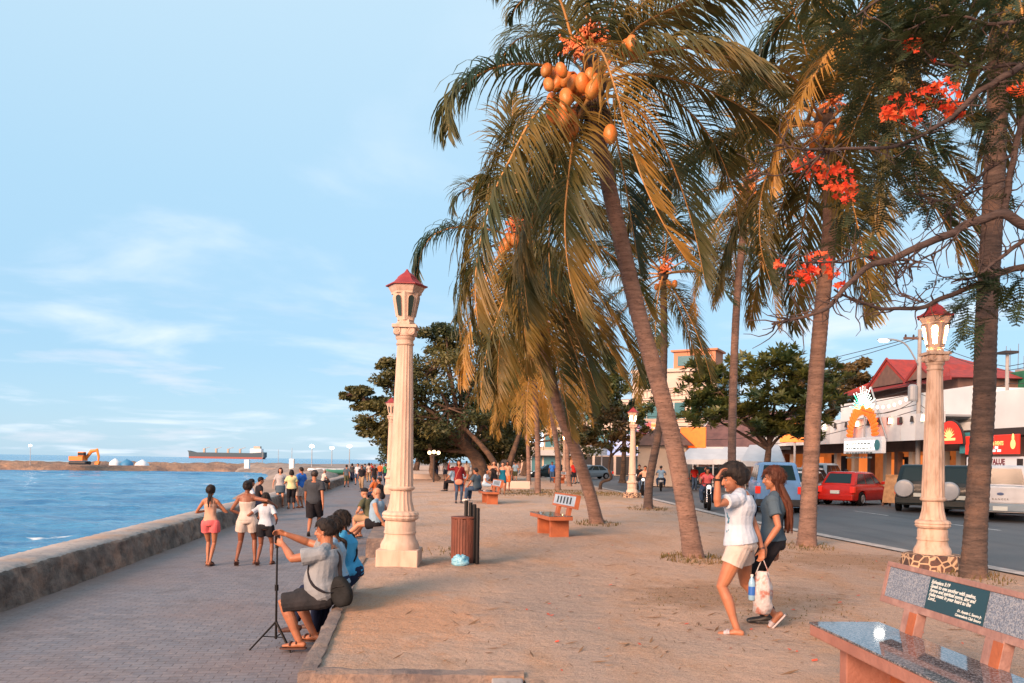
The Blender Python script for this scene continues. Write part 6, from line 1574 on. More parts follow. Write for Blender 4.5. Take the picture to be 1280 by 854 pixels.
bench_sit(597, 612, 60, 'man in grey t-shirt sitting on the orange bench with his back turned', fat=1.12, top=dict(mat=C_SLATE, loose=.028), bottom=dict(mat=C_JEAN, len=1.95, loose=.012, name='jeans'), shoes='shoe', shoem=M_WSHOE)
bench_sit(567, 603, 70, 'person in black trousers and pale shirt sitting on the farther orange bench', top=dict(mat=C_LBLUE, loose=.02), bottom=dict(mat=C_BLACK, len=1.95, loose=.012, name='trousers'), shoes='shoe', capm=C_LGREY)
bench_sit(606, 606, 250, 'woman in white sitting beyond the man in the grey t-shirt', sex='f', h=1.55, top=dict(mat=C_WHITE, loose=.02), bottom=dict(mat=C_LBLUE, len=1.0, name='shorts'), hair='long', hairlen=.2)
at(617, 618, 182, 'woman in short black dress with long dark hair standing behind the seated man', z=0, h=1.62, sex='f', skin=SK_LIGHT, fat=.92, top=dict(mat=C_BLACK, strap=True, up=.38, loose=.01, name='vest'), bottom=dict(mat=C_BLACK, len=.6, flare=.01, name='skirt'), hair='long', hairm=H_DBROWN, hairlen=.3, Lh=(-.12, .22, 1.2), Rh=(.2, .18, 1.1))
at(628, 618, 175, 'woman in teal strapless dress standing on the sand', z=0, h=1.56, sex='f', skin=SK_LIGHT, fat=1.02, top=dict(mat=C_TEALD, strap=True, up=.34, loose=.01, name='bodice'), bottom=dict(mat=C_TEALD, len=.72, flare=.01, name='skirt'), hair='bun', hairm=H_DBROWN)
at(634, 614, 185, 'person in orange and tan clothes just behind the woman in teal', z=0, h=1.6, sex='f', skin=SK_BROWN, top=dict(mat=C_PEACH, loose=.02), bottom=dict(mat=C_ORANGE, len=.9, name='shorts'), hair='bob')
mid = [(671, 604, 'm', C_BLACK, C_NAVY, 90, 'person in black sitting area left of the far lamp column', 1), (690, 603, 'm', C_ROYAL, C_JEAN, 180, 'person in blue shirt by the far lamp column', 0), (717, 605, 'f', C_RED, C_BLACK, 200, 'person in bright red shirt near the small far bench', 0),
       (722, 604, 'm', C_RED, C_CREAM, 150, 'second person in red standing next to the small far bench', 0), (583, 601, 'm', C_CREAM, C_KHAKI, 0, 'distant person in cream under the shade tree', 0), (593, 601, 'f', C_ORANGE, C_RED, 180, 'distant person in orange under the shade tree', 0),
       (557, 600, 'm', C_WHITE, C_JEAN, 30, 'distant person in white at the left end of the low kerb', 0), (545, 600, 'f', C_BLACK, C_NAVY, 180, 'distant person in dark clothes right of the near lamp column', 0), (644, 602, 'm', C_LBLUE, C_OLIVE, 0, 'distant person in pale blue among the far palm trunks', 0), (604, 600, 'm', C_RED, C_NAVY, 0, 'distant person in red behind the orange bench', 0)]
for i, (px, py, sx_, tm, bm_, rt, lab, st) in enumerate(mid):
    at(px, py, rt, lab, z=0, h=1.58+.04*(i % 4), sex=sx_, skin=[SK_TAN, SK_BROWN, SK_LIGHT][i % 3], top=dict(mat=tm, loose=.02), bottom=dict(mat=bm_, len=[.95, 1.95][i % 2], loose=.02, name=['shorts', 'trousers'][i % 2]), hair='short' if sx_ == 'm' else 'bob', shoes='shoe')
at(1057, 630, 20, 'woman in black top and pale shorts standing behind the red hatchback', z=-.15, h=1.6, sex='f', skin=SK_LIGHT, fat=.95, top=dict(mat=C_BLACK, loose=.02, hem=-.12), bottom=dict(mat=C_PEACH, len=.5, name='shorts'), hair='bun', shoes='shoe', shoem=M_WSHOE)
# ================================================================ vehicles (local +X = forward, origin on the ground at the centre)
def paint(n, c, r=.25): return mat('paint_'+n, c, r, tuple(x*.85 for x in lin(c)), 3, 0, coat=.15, spec=.3)
P_RED = paint('red', (.48, .02, .012)); P_WHITE = paint('white', (.62, .64, .66)); P_TEAL = paint('dark_teal', (.006, .018, .024), .35); P_BLUE = paint('light_blue', (.16, .34, .62)); P_SILV = paint('silver', (.42, .45, .48), .3); P_GREY = paint('blue_grey', (.22, .30, .36), .3)
M_CARG = mat('car_glass', (.008, .025, .03), .12, spec=.35); M_TYRE = mat('tyre', (.010, .010, .011), .9, spec=.1); M_RIM = mat('alloy_rim', (.42, .43, .45), .3, metal=.7); M_TAIL = mat('tail_light', (.5, .01, .01), .25, emis=(1, .05, .02), estr=.25); M_BUMP = mat('dark_bumper', (.02, .022, .025), .6)
M_HEAD = mat('head_light', (.7, .72, .75), .1, emis=(1, .95, .85), estr=.5); M_PLATE = mat('number_plate', (.55, .62, .60), .5); M_CHROME = mat('chrome', (.5, .52, .55), .12, metal=.9)
def wheel(root, x, y, r, w, sgn):
    t = MB(); pr = [(r*.62, -w/2), (r*.92, -w/2), (r, -w*.35), (r, w*.35), (r*.92, w/2), (r*.62, w/2)]
    t.lathe(pr, 28); M = Matrix.Translation((x, y, r)) @ Matrix.Rotation(math.pi/2, 4, 'X'); t.xf(M)
    wh = t.build('wheel', M_TYRE, root, smooth=40)
    m = MB(); m.lathe([(r*.60, 0), (r*.63, .012), (r*.58, .014), (r*.55, .0)], 24)
    for k in range(5):
        m.bx(.03, r*.58, -.035, .035, -.002, .012, Matrix.Rotation(k*2*math.pi/5, 4, 'Z'))
    m.lathe([(.055, 0), (.055, .02)], 12)
    m.xf(Matrix.Translation((x, y+sgn*(w/2+.002), r)) @ Matrix.Rotation(-sgn*math.pi/2, 4, 'X')); m.build('rim', M_RIM, wh, smooth=40)
    d = MB().lathe([(r*.6, -.02), (r*.6, .0)], 20); d.xf(Matrix.Translation((x, y+sgn*(w/2-.03), r)) @ Matrix.Rotation(-sgn*math.pi/2, 4, 'X')); d.build('hub', M_BUMP, wh)
def car(loc, heading, label, L_=4.1, Wd=1.7, H=1.5, wr=.31, m=None, cat='car', name='car', prof=None, gh=None, belt=None, wx=None, tail='hatch', spare=None, bed=False, box=.0, group='cars parked along the shops', rearplate=True, bump=None, clear=.22):
    root = empty(name, loc, heading, label, cat, group); h = L_/2; hw = Wd/2
    belt = belt or H*.60; m = m or P_WHITE; wx = wx or (L_*.31, -L_*.30)
    prof = prof or [(-h, belt*.80), (-h+.06, belt*.95), (-h+.25, belt*1.0), (h*.28, belt*.97), (h*.55, belt*.90), (h*.85, belt*.78), (h-.04, belt*.66), (h, belt*.50)]
    # body shell with wheel arches cut in its lower edge
    xs = sorted(set([p[0] for p in prof]+[wx[0]+q*wr*1.18 for q in (-1, -.9, -.6, -.3, 0, .3, .6, .9, 1)]+[wx[1]+q*wr*1.18 for q in (-1, -.9, -.6, -.3, 0, .3, .6, .9, 1)]+[-h*.5, 0, h*.5]))
    mb = MB(); n = 0
    for x in xs:
        zt = interp(prof, x); zb = clear
        for w_ in wx:
            d = abs(x-w_)
            if d < wr*1.18: zb = max(zb, wr+math.sqrt(max(0, (wr*1.18)**2-d*d))*.98)
        e = 1-.13*(abs(x)/h)**6; y = hw*e; zm = max(zb+.02, clear+(zt-clear)*.55)
        ring = [(y*.93, zb), (y*.985, min(zb+.06, zm)), (y, zm), (y*.985, zt-.07), (y*.93, zt-.015), (y*.80, zt+.0), (y*.4, zt+.025)]
        R_ = ring+[(-a, b) for a, b in reversed(ring)]
        n = len(R_)
        for a, b in R_: mb.v.append((x, a, b))
    for i in range(len(xs)-1):
        for k in range(n): mb.f.append((i*n+k, i*n+(k+1) % n, (i+1)*n+(k+1) % n, (i+1)*n+k))
    mb.f.append(tuple(range(n-1, -1, -1))); q = (len(xs)-1)*n; mb.f.append(tuple(range(q, q+n)))
    mb.build('body', m, root, smooth=38)
    # cabin
    gh = gh or (-h+.12, -h+.55, h*.10, h*.48)     # rear base, rear roof, front roof, windscreen base
    zb, zt = belt*.97, H; yb, yt = hw*.90, hw*.74
    def P(u, v_, s_):   # u along 0..1 (rear..front), v up
        xb = gh[0]+(gh[3]-gh[0])*u; xt = gh[1]+(gh[2]-gh[1])*u
        return V((xb+(xt-xb)*v_, s_*(yb+(yt-yb)*v_), zb+(zt-zb)*v_))
    c = MB(); U_ = [0, .02, .5, .98, 1]
    vs = []
    for v_ in (0, .93, 1.0):
        for u in (0, 1): 
            pass
    sect = []
    for v_, ins in ((0, 0), (.9, 0), (.985, .05), (1.02, .16)):
        x0 = gh[0]+(gh[1]-gh[0])*min(v_, 1)+ins; x1 = gh[3]+(gh[2]-gh[3])*min(v_, 1)-ins; y = yb+(yt-yb)*min(v_, 1)-ins*.8; z = zb+(zt-zb)*v_
        ring = [(x0, -y*.86), (x0+.06, -y), (x1-.08, -y), (x1, -y*.84), (x1+.05*(1-ins*4), 0), (x1, y*.84), (x1-.08, y), (x0+.06, y), (x0, y*.86), (x0-.03, 0)]
        sect.append([(a, b, z) for a, b in ring])
    for s_ in sect: c.v += s_
    for i in range(3):
        for k in range(10): c.f.append((i*10+k, i*10+(k+1) % 10, (i+1)*10+(k+1) % 10, (i+1)*10+k))
    c.f.append(tuple(range(30, 40))); c.f.append(tuple(range(9, -1, -1)))
    c.build('cabin', m, root, smooth=40)
    def pane(name, pts, off):
        nrm = (pts[1]-pts[0]).cross(pts[2]-pts[0]).normalized()
        if nrm.dot(off) < 0: nrm = -nrm
        pts = [p+nrm*.012 for p in pts]; k = len(pts)
        g = MB().add(pts+[p-nrm*.02 for p in pts], [tuple(range(k)), tuple(range(2*k-1, k-1, -1))]+[(i, (i+1) % k, k+(i+1) % k, k+i) for i in range(k)])
        return g.build(name, M_CARG, root)
    for s_ in (-1, 1):
        spans = [(.10, .40), (.43, .72), (.75, .93)] if not box else [(.03, .30), (.33, .62), (.65, .93)]
        if bed: spans = [(.10, .46), (.50, .92)]
        for a, b in spans: pane('side_window', [P(a, .10, s_), P(b, .10, s_), P(b if b < .9 else b-.03, .86, s_), P(a if a > .12 else a+.02, .86, s_)], V((0, s_, 0)))
    pane('windscreen', [P(1, .08, -.80)+V((.03, 0, 0)), P(1, .08, .80)+V((.03, 0, 0)), P(1, .88, .80)+V((.03, 0, 0)), P(1, .88, -.80)+V((.03, 0, 0))], V((1, 0, .3)))
    pane('rear_window', [P(0, .14, -.80)-V((.02, 0, 0)), P(0, .14, .80)-V((.02, 0, 0)), P(0, .86, .76)-V((.02, 0, 0)), P(0, .86, -.76)-V((.02, 0, 0))], V((-1, 0, .3)))
    for x in wx:
        for s_ in (-1, 1): wheel(root, x, s_*(hw-.10), wr, .20, s_)
        MB().bx(x-wr*1.1, x+wr*1.1, -hw+.24, hw-.24, .25, wr*2.0).build('wheel_well', M_BUMP, root)
    bm_ = bump or m
    MB().bx(-h-.07, -h+.16, -hw*.93, hw*.93, clear+.02, clear+.28).build('rear_bumper', bm_, root, bevel=.04)
    MB().bx(h-.14, h+.06, -hw*.90, hw*.90, clear+.0, clear+.28).build('front_bumper', bm_, root, bevel=.04)
    for s_ in (-1, 1):
        MB().bx(-h-.03, -h+.16, s_*hw*.86-.10, s_*hw*.86+.08, belt*.62, belt*.62+.26 if not bed else belt*.62+.36).build('tail_light', M_TAIL, root, bevel=.02)
        MB().bx(h-.20, h+.0, s_*hw*.74-.16, s_*hw*.74+.12, belt*.56, belt*.56+.15).build('head_light', M_HEAD, root, bevel=.03)
        MB().bx(gh[3]-.25, gh[3]-.10, s_*(hw+.02)-.09, s_*(hw+.02)+.09, belt*1.0, belt*1.0+.14).build('wing_mirror', m, root, bevel=.03)
    if rearplate:
        zz = clear+.30 if not bed else clear+.05
        MB().bx(-h-.085, -h-.0, -.20, .20, zz, zz+.14).build('number_plate', M_PLATE, root, bevel=.005)
    if spare is not None:
        zc = belt*.80
        s_ = MB().lathe([(.0, .20), (.20, .20), (.30, .185), (.335, .14), (.34, .02), (.30, 0)], 28); s_.xf(Matrix.Translation((-h+.02, spare, zc)) @ Matrix.Rotation(-math.pi/2, 4, 'Y'))
        s_.build('spare_wheel_cover', P_SILV, root, smooth=40)
    return root
def rearpos(px, py, hd, L_):
    g = G(px, py, -.15); a = R(hd); return (g.x+math.cos(a)*L_/2, g.y+math.sin(a)*L_/2, -.15)
def cpos(px, py, z=-.15): g = G(px, py, z); return (g.x, g.y, -.15)
car(rearpos(973, 642, 77, 4.3), R(77), 'light blue boxy van driving away in the near lane just past the walking couple', 4.3, 1.66, 1.80, .31, P_BLUE, 'van', 'van', belt=1.12, box=1, bump=M_BUMP,
    prof=[(-2.15, .95), (-2.1, 1.10), (-1.9, 1.12), (1.2, 1.12), (1.75, 1.05), (2.05, .9), (2.15, .6)], gh=(-2.10, -1.72, .9, 1.85), group='vehicles on the road')
car(rearpos(1044, 632, 41, 3.9), R(41), 'bright red hatchback parked at an angle with a woman behind it', 3.9, 1.68, 1.46, .30, P_RED, 'car', 'hatchback', belt=.92, bump=None)
car(rearpos(1149, 641, 58, 4.5), R(58), 'dark teal sport utility vehicle half hidden behind the lit lamp column', 4.5, 1.80, 1.80, .36, P_TEAL, 'car', 'suv', belt=1.12, box=1, spare=.52, prof=[(-2.25, 1.0), (-2.2, 1.10), (-2.0, 1.13), (.7, 1.12), (1.0, 1.10), (2.0, 1.0), (2.22, .85), (2.25, .6)], gh=(-2.2, -1.95, .35, .95), bump=P_TEAL, clear=.3)
car(rearpos(1203, 647, 57, 4.5), R(57), 'second dark sport utility vehicle, between the lit lamp column and the thick palm trunk', 4.5, 1.80, 1.78, .36, P_TEAL, 'car', 'suv', belt=1.10, box=1, spare=.42, prof=[(-2.25, 1.0), (-2.2, 1.08), (-2.0, 1.1), (.7, 1.1), (1.0, 1.08), (2.0, .98), (2.22, .85), (2.25, .6)], gh=(-2.2, -1.95, .35, .95), bump=P_TEAL, clear=.3)
tr_ = car(rearpos(1250, 653, 57, 5.2), R(57), 'white pickup truck seen from behind at the right edge of the road', 5.2, 1.86, 1.80, .38, P_WHITE, 'pickup truck', 'pickup_truck', belt=1.12, bed=True, bump=P_GREY, prof=[(-2.6, 1.08), (-2.58, 1.12), (-.9, 1.12), (.9, 1.12), (1.2, 1.10), (2.3, 1.0), (2.57, .85), (2.6, .6)], gh=(-.95, -.75, .45, 1.15), clear=.32)
tg = MB().bx(-2.635, -2.59, -.72, .72, .62, 1.10).build('tailgate', P_WHITE, tr_, bevel=.012)
mb = MB(); mb.lathe([(.075, -.01), (.08, 0), (.06, .01)], 16); mb.xf(Matrix.Translation((-2.64, .0, .90)) @ Matrix.Rotation(-math.pi/2, 4, 'Y') @ Matrix.Diagonal((.6, 1.2, 1, 1))); mb.build('badge', mat('badge_blue', (.03, .08, .2), .3), tg)
text('R A N G E R', .085, Matrix.Translation((-2.637, 0, .73)) @ Matrix.Rotation(-math.pi/2, 4, 'Z') @ FACE, M_BUMP, tg, 'lettering')
text('ABX 4821' if False else 'WIH 182', .09, Matrix.Translation((-2.69, 0, .44)) @ Matrix.Rotation(-math.pi/2, 4, 'Z') @ FACE, M_BUMP, tr_, 'plate_lettering') if False else None
MB().bx(-1.05, -.92, -.7, .7, 1.1, 1.50).build('roll_bar', M_CHROME, tr_, bevel=.03) if False else None
car(( W(1012, 600, 41).x, 41, -.15), R(55), 'dark teal car roof showing behind the straight grey palm', 4.3, 1.7, 1.6, .32, P_GREY, 'car', 'parked_car', belt=1.0)
car(( W(1035, 600, 46).x, 46.5, -.15), R(50), 'silver sport utility vehicle behind the red hatchback', 4.5, 1.8, 1.85, .34, P_SILV, 'car', 'suv', belt=1.1, box=1)
car(( W(1012, 600, 36.5).x, 37, -.15), R(58), 'white car tucked behind the blue van', 4.2, 1.7, 1.45, .31, P_WHITE, 'car', 'parked_car', belt=.92)
g = G(777, 596, -.15)
car((g.x, 78, -.15), R(200), 'white sedan parked across the road left of the lit lamp column', 4.4, 1.7, 1.42, .31, P_WHITE, 'car', 'sedan', belt=.90, gh=(-1.75, -1.0, .35, 1.15))
car((W(742, 590, 82).x, 84, -.15), R(200), 'pale blue sedan parked across the road left of the white sedan', 4.3, 1.7, 1.42, .31, P_GREY, 'car', 'sedan', belt=.90, gh=(-1.75, -1.0, .35, 1.15))
car((W(895, 600, 58).x, 60, -.15), R(50), 'dark car parked in front of the white canopy tent', 4.3, 1.7, 1.5, .31, P_TEAL, 'car', 'parked_car', belt=.95)

# motorbikes
M_BIKE = paint('bike_black', (.015, .016, .02))
def motorbike(px, py, heading, label, pm, d=0):
    g = G(px, py, -.15); root = empty('motorbike', (g.x, g.y, -.15), R(heading), label, 'motorbike', 'motorbikes on the road')
    for x in (-.62, .62):
        t = MB(); t.lathe([(.20, -.05), (.27, -.055), (.295, 0), (.27, .055), (.20, .05)], 22); t.xf(Matrix.Translation((x, 0, .295)) @ Matrix.Rotation(math.pi/2, 4, 'X')); wh = t.build('wheel', M_TYRE, root, smooth=50)
        t = MB(); t.lathe([(.205, -.02), (.205, .02)], 20); [t.bx(0, .2, -.012, .012, -.012, .012, Matrix.Rotation(k*1.256, 4, 'Z')) for k in range(5)]
        t.xf(Matrix.Translation((x, 0, .295)) @ Matrix.Rotation(math.pi/2, 4, 'X')); t.build('rim', M_RIM, wh)
    MB().loft([(-.55, 0, .62), (-.2, 0, .55), (.1, 0, .48), (.35, 0, .66), (.46, 0, .92)], [(.13, .10), (.15, .12), (.13, .10), (.15, .10), (.12, .06)], (0, 1, 0), 12).build('body', pm, root, smooth=60)
    MB().loft([(-.62, 0, .79), (-.3, 0, .77), (.08, 0, .74)], [(.11, .05), (.14, .055), (.10, .05)], (0, 1, 0), 12).build('saddle', M_BUMP, root, smooth=60)
    MB().bx(-.25, .2, -.12, .12, .22, .50).build('engine', M_BUMP, root, bevel=.04)
    f = MB()
    for y in (-.07, .07): f.tube([(.62, y, .30), (.45, y, .92)], [.022, .02], 8)
    f.build('fork', M_CHROME, root)
    MB().tube([(.36, -.34, 1.02), (.45, -.15, .98), (.45, .15, .98), (.36, .34, 1.02)], [.016]*4, 8).build('handlebar', M_BUMP, root)
    MB().ell((.52, 0, .86), (.07, .09, .08)).build('head_light', M_HEAD, root, smooth=180)
    MB().bx(.40, .86, -.06, .06, .57, .61).build('mudguard', pm, root, bevel=.015)
    return root, g
def rider(px, py, heading, label, dx=0.0, **k):
    g = G(px, py, -.15); a = R(heading); l = V((g.x+math.cos(a)*dx, g.y+math.sin(a)*dx, -.15))
    return person(l, a-math.pi/2, label, **dict(dict(h=1.66, hip=(0, -.12, .86), lean=R(8), Lf=(-.20, .16, .34), Rf=(.20, .16, .34), Lk=(-.4, 1, .6), Rk=(.4, 1, .6), Lh=(-.30, .38, 1.06), Rh=(.30, .38, 1.06), Le=(-1, -.2, -.6), Re=(1, -.2, -.6), shoes='shoe', bottom=dict(mat=C_JEAN, len=1.95, loose=.01, name='jeans')), **k))
for px, py, hd, lab, pm, rl in [(884, 637, 262, 'black motorbike coming this way beside the raised arm of the person in white', M_BIKE, [('motorbike rider in pink beside the raised arm of the person in white', dict(top=dict(mat=C_PINK), sex='f', hair='bob'), .0), ('passenger in dark red shirt behind the pink rider', dict(top=dict(mat=C_RED), hip=(-.0, -.12, .92)), -.42)]),
                          (806, 620, 250, 'motorbike with a rider in a pale red shirt right of the lit lamp column', M_BIKE, [('motorbike rider in a coral shirt right of the lit lamp column', dict(top=dict(mat=C_PEACH)), .0)]),
                          (826, 614, 80, 'motorbike with a rider in pale blue just right of the dark palm trunk', P_SILV, [('motorbike rider in pale blue just right of the dark palm trunk', dict(top=dict(mat=C_LBLUE), hairm=H_DBROWN), .0)]),
                          (846, 606, 80, 'distant motorbike left of the leaning palm trunk', P_RED, [('distant motorbike rider in white left of the leaning palm trunk', dict(top=dict(mat=C_WHITE)), .0)])]:
    motorbike(px, py, hd, lab, pm)
    for l_, kw, dx in rl: rider(px, py, hd, l_, dx, **kw)
for px, py, Y, col, col2, lab in [(799, 600, 47, C_BLACK, C_BLACK, 'person in black standing by the far side of the road'), (868, 600, 52, C_RED, C_JEAN, 'person in red beside the canopy tent')]:
    p = W(px, py, Y); person((p.x, Y, -.15), R(180), lab, h=1.66, top=dict(mat=col), bottom=dict(mat=col2, len=1.95, name='trousers'), shoes='shoe')
# ================================================================ shop fronts across the road
FA = math.atan2(-1, .08)
def FP(px):
    r = (px-HX)/F; Y = (22.3+.08*47)/(r+.08); return V((r*Y, Y, 0))
def FPo(px, off):
    r = (px-HX)/F; Y = (22.3+.08*47-off)/(r+.08); return V((r*Y, Y, 0))
FD = V((.08, -1, 0)).normalized()
def FX(p0, px): return (FP(px)-p0).dot(FD)
def FZ(px, py, off=0.0): return W(px, py, FPo(px, off).y).z
m_wh = mat('white_wall', (.72, .78, .82), .8, (.62, .68, .72), .6, .1); m_wh2 = mat('pale_grey_panel', (.62, .65, .68), .7, (.50, .54, .58), 2); m_dark = mat('dark_recess', (.03, .028, .03), .8); m_rroof = mat('red_tiles', (.34, .035, .025), .7, (.22, .03, .025), 3, .3, stretch=(1, 1, 1))
m_amber = mat('amber_interior', (.5, .25, .1), .6, emis=(1, .22, .035), estr=.42); m_amber2 = mat('dim_amber', (.4, .2, .1), .6, (.1, .05, .03), 1.2, emis=(1, .25, .05), estr=.14); m_brown = mat('brown_boards', (.16, .09, .07), .8, (.10, .06, .05), 2); m_cream = mat('cream_wall', (.50, .42, .35), .8, (.42, .35, .28), .8)
m_steel = mat('grey_steel', (.30, .33, .36), .5, metal=.3); m_conc = mat('concrete', (.36, .35, .34), .9, (.26, .25, .25), 1.5, .3); m_redsg = mat('red_sign', (.55, .03, .02), .4, emis=(1, .06, .03), estr=.22); m_whsg = mat('white_sign', (.62, .62, .64), .4, emis=(1, 1, 1), estr=.12); m_glow = mat('backlit_white', (.8, .8, .75), .4, emis=(1, .97, .86), estr=1.3)
m_yel = mat('yellow_letters', (.75, .5, .15), .5, emis=(1, .7, .25), estr=.5); m_wht = mat('white_letters', (.8, .8, .8), .5, emis=(1, 1, 1), estr=.3); m_mar = mat('maroon_letters', (.16, .02, .04), .5); m_orn = mat('orange_neon', (.7, .16, .03), .5, (.75, .22, .03), 3, emis=(1, .10, .005), estr=.5); m_neon = mat('white_neon', (.8, .9, .85), .4, emis=(.75, 1, .9), estr=1.3); m_neong = mat('green_neon', (.1, .8, .4), .4, emis=(.05, 1, .45), estr=1.2)
m_tealp = mat('teal_panel', (.06, .28, .32), .5); m_glassb = mat('blue_window', (.05, .16, .20), .12); m_bulb = mat('bulb', (1, .9, .7), .4, emis=(1, .72, .40), estr=2.5); m_cool = mat('cool_lamp', (1, 1, 1), .4, emis=(1, .95, .85), estr=8.0); m_green = mat('green_mesh', (.02, .16, .09), .8, (.01, .09, .06), 3)
def shop_root(pxl, name, label, cat, depth=0.0):
    p = FPo(pxl, -depth); r = empty(name, p, FA, label, cat); return r, p
# --- long white shop, px 965..1212
r0, p0 = shop_root(925, 'shop_building', 'long low white shop with pale fascia and amber lit ground floor opposite the park', 'shop')
x1 = FX(p0, 1214); xa = FX(p0, 1050)
zf0, zf1 = FZ(1110, 552, 1.4), FZ(1110, 521, 1.4); ztop = FZ(1180, 487)
MB().bx(xa, x1, .0, .3, zf0+.2, ztop).build('upper_wall', m_wh, r0)
MB().bx(0, xa, 0, .3, zf0+.2, zf1+.3).build('upper_wall', m_wh2, r0)
mb = MB(); mb.bx(0, x1, .0, 9, ztop-.1 if False else zf1-.5, zf1-.35); mb.build('roof_slab', m_conc, r0)
MB().bx(xa, x1, .3, 9, zf1-.3, ztop-.05).build('upper_block', m_wh, r0)
k = 0; x = -.3
while x < x1:      # fascia of separate pale panels
    MB().bx(x, min(x+1.32, x1), -1.5, -1.38, zf0, zf1).build('fascia_panel', m_wh2 if k % 3 else m_wh, r0); x += 1.345; k += 1
MB().bx(-.3, x1, -1.38, 0, zf1-.25, zf1-.15).build('canopy', m_steel, r0)
MB().bx(0, x1, 1.6, 1.8, 0, zf0+.2).build('back_wall', m_amber2, r0)  # amber light of the shop interior put into the wall's own glow
MB().bx(0, x1, -.02, .12, zf0-.55, zf0+.19).build('lintel', m_brown, r0)
rr = random.Random(8)
for px in (935, 962, 990, 1018, 1046, 1068, 1088, 1108, 1122, 1140, 1160, 1180, 1200, 1212):
    x = FX(p0, px); MB().bx(x-.18, x+.18, -.1, .2, -.05, zf0-.56).build('column', m_cream if rr.random() < .6 else m_brown, r0)
for px, c in ((975, m_amber2), (1003, m_amber), (1030, m_dark), (1057, m_amber), (1078, m_amber2), (1098, m_amber), (1115, m_dark), (1131, m_amber), (1150, m_brown), (1170, m_amber2), (1190, m_brown)):
    x = FX(p0, px); MB().bx(x-.9, x+.9, 1.1, 1.2, .0, zf0-.7-.3*rr.random()).build('shop_window', c, r0)
    MB().bx(x-.95, x-.88, 1.0, 1.25, 0, zf0-.6).build('door_frame', m_brown, r0)
for px in (1000, 1062, 1128, 1143, 1157):
    x = FX(p0, px); z = FZ(px, 527); MB().bx(x-.22, x+.22, -1.53, -1.502, z-.2, z+.2).build('small_red_square', mat('small_red', (.25, .04, .05), .6), r0)
# lamps along the fascia, string of bulbs above
for i in range(17):
    px = 972+i*14.5; x = FX(p0, px)
    b = MB().tube([(x, -1.6, zf1-.1), (x, -1.6, zf1-.42)], [.06, .10], 8).build('fascia_lamp', m_bulb if i % 3 == 0 else m_dark, r0)
# signs
def arch_sign(root, cx, cz, r1, r2, y, n=26, m=None, name='arch_sign'):
    mb = MB()
    for i in range(n):
        t = math.pi*(i+.5)/n; c, s_ = math.cos(t), math.sin(t)
        for q in (-1, 1): mb.ell((cx+c*(r1+r2)/2+q*c*.12, y, cz+s_*(r1+r2)/2*1.15+q*s_*.10), ((r2-r1)*.30, .06, .13), Matrix.Rotation(-t, 3, 'Y'), 6, 5)
    return mb.build(name, m or m_orn, root)
sg = empty('arch_sign', FPo(1079, 1.9), FA, 'orange neon arch over a glowing white board on the shop fascia', 'sign')
zs = FZ(1080, 547, 1.9); ws = (FX(p0, 1100)-FX(p0, 1056))/2
MB().bx(-ws, ws, -.1, .15, FZ(1080, 567, 1.9), zs).build('board', m_whsg, sg, bevel=.02)
MB().bx(-ws+.15, ws-.75, -.12, -.101, FZ(1080, 567, 1.9)+.2, zs-.2).build('lit_face', m_glow, sg)
mb = MB()
for k in range(4):
    z = zs-.40-k*.27; x = -ws+.35
    while x < ws-1.2: w_ = .12+.25*rr.random(); mb.bx(x, x+w_, -.128, -.122, z, z+.09); x += w_+.09
mb.build('small_text', mat('grey_text', (.2, .25, .25), .6), sg)
mb = MB().lathe([(.20, 0), (.30, .02), (.30, .04)], 20); mb.xf(Matrix.Translation((ws-.42, -.12, (zs+FZ(1080, 567, 1.9))/2)) @ Matrix.Rotation(math.pi/2, 4, 'X')); mb.build('round_logo', m_tealp, sg)
arch_sign(sg, -.15, zs+.05, ws*.42, ws*.92, -.02, 22, name='arch')
MB().tube([(ws*.25, .1, zs+2.9), (ws*1.05, .1, zs-.1)], [.05, .05], 6).build('strut', m_steel, sg)
MB().tube([(-.1, .1, zs+3.0), (-.1, .1, zs)], [.05, .05], 6).build('mast', m_steel, sg)
st = empty('starburst_light', FPo(1077, 2.0), FA, 'green and white neon starburst above the orange arch', 'neon light')
zc = FZ(1077, 513, 2.0)
mbw, mbg = MB(), MB()
for k in range(15):
    t = R(12+k*156/14+0); c, s_ = math.cos(t), math.sin(t); ln = 1.30+.2*math.sin(k*1.9)
    for q in range(7):
        f0 = .25+q*.11; p = V((c*ln*f0, 0, zc+s_*ln*f0)); e = V((c*ln*(f0+.075), 0, zc+s_*ln*(f0+.075)))
        (mbg if (k > 10 and q < 6) or q < 1 else mbw).tube([p, e], [.022, .028], 5)
mbw.build('white_rays', m_neon, st); mbg.build('green_rays', m_neong, st)
MB().tube([(0, .1, zc), (0, .4, zf1)], [.05, .05], 6).build('mast', m_steel, st)
# half round red sign
rs = empty('round_sign', FPo(1186, 1.75), FA, 'half round red backlit sign between the lamp column and the thick palm trunk', 'sign')
zz = FZ(1186, 556, 1.75); rad = 1.0
MB().prism([(rad*1.08*math.cos(t), zz+rad*1.2*math.sin(t)) for t in [math.pi*k/20 for k in range(21)]], .02, .12).build('rim', m_dark, rs)
MB().prism([(rad*math.cos(t), zz+.03+rad*1.12*math.sin(t)) for t in [math.pi*k/20 for k in range(21)]], -.02, .018).build('face', m_redsg, rs)
mb = MB()
for k in range(8): mb.prism([(-.08, zz+.35), (.08, zz+.35), (0, zz+.85)], -.03, -.022, M=Matrix.Translation((0, 0, zz+.35)) @ Matrix.Rotation(R(-70+k*20), 4, 'Y') @ Matrix.Translation((0, 0, -zz-.35)))
mb.bx(-.5, .5, -.03, -.022, zz+.2, zz+.32); mb.build('emblem', m_yel, rs)
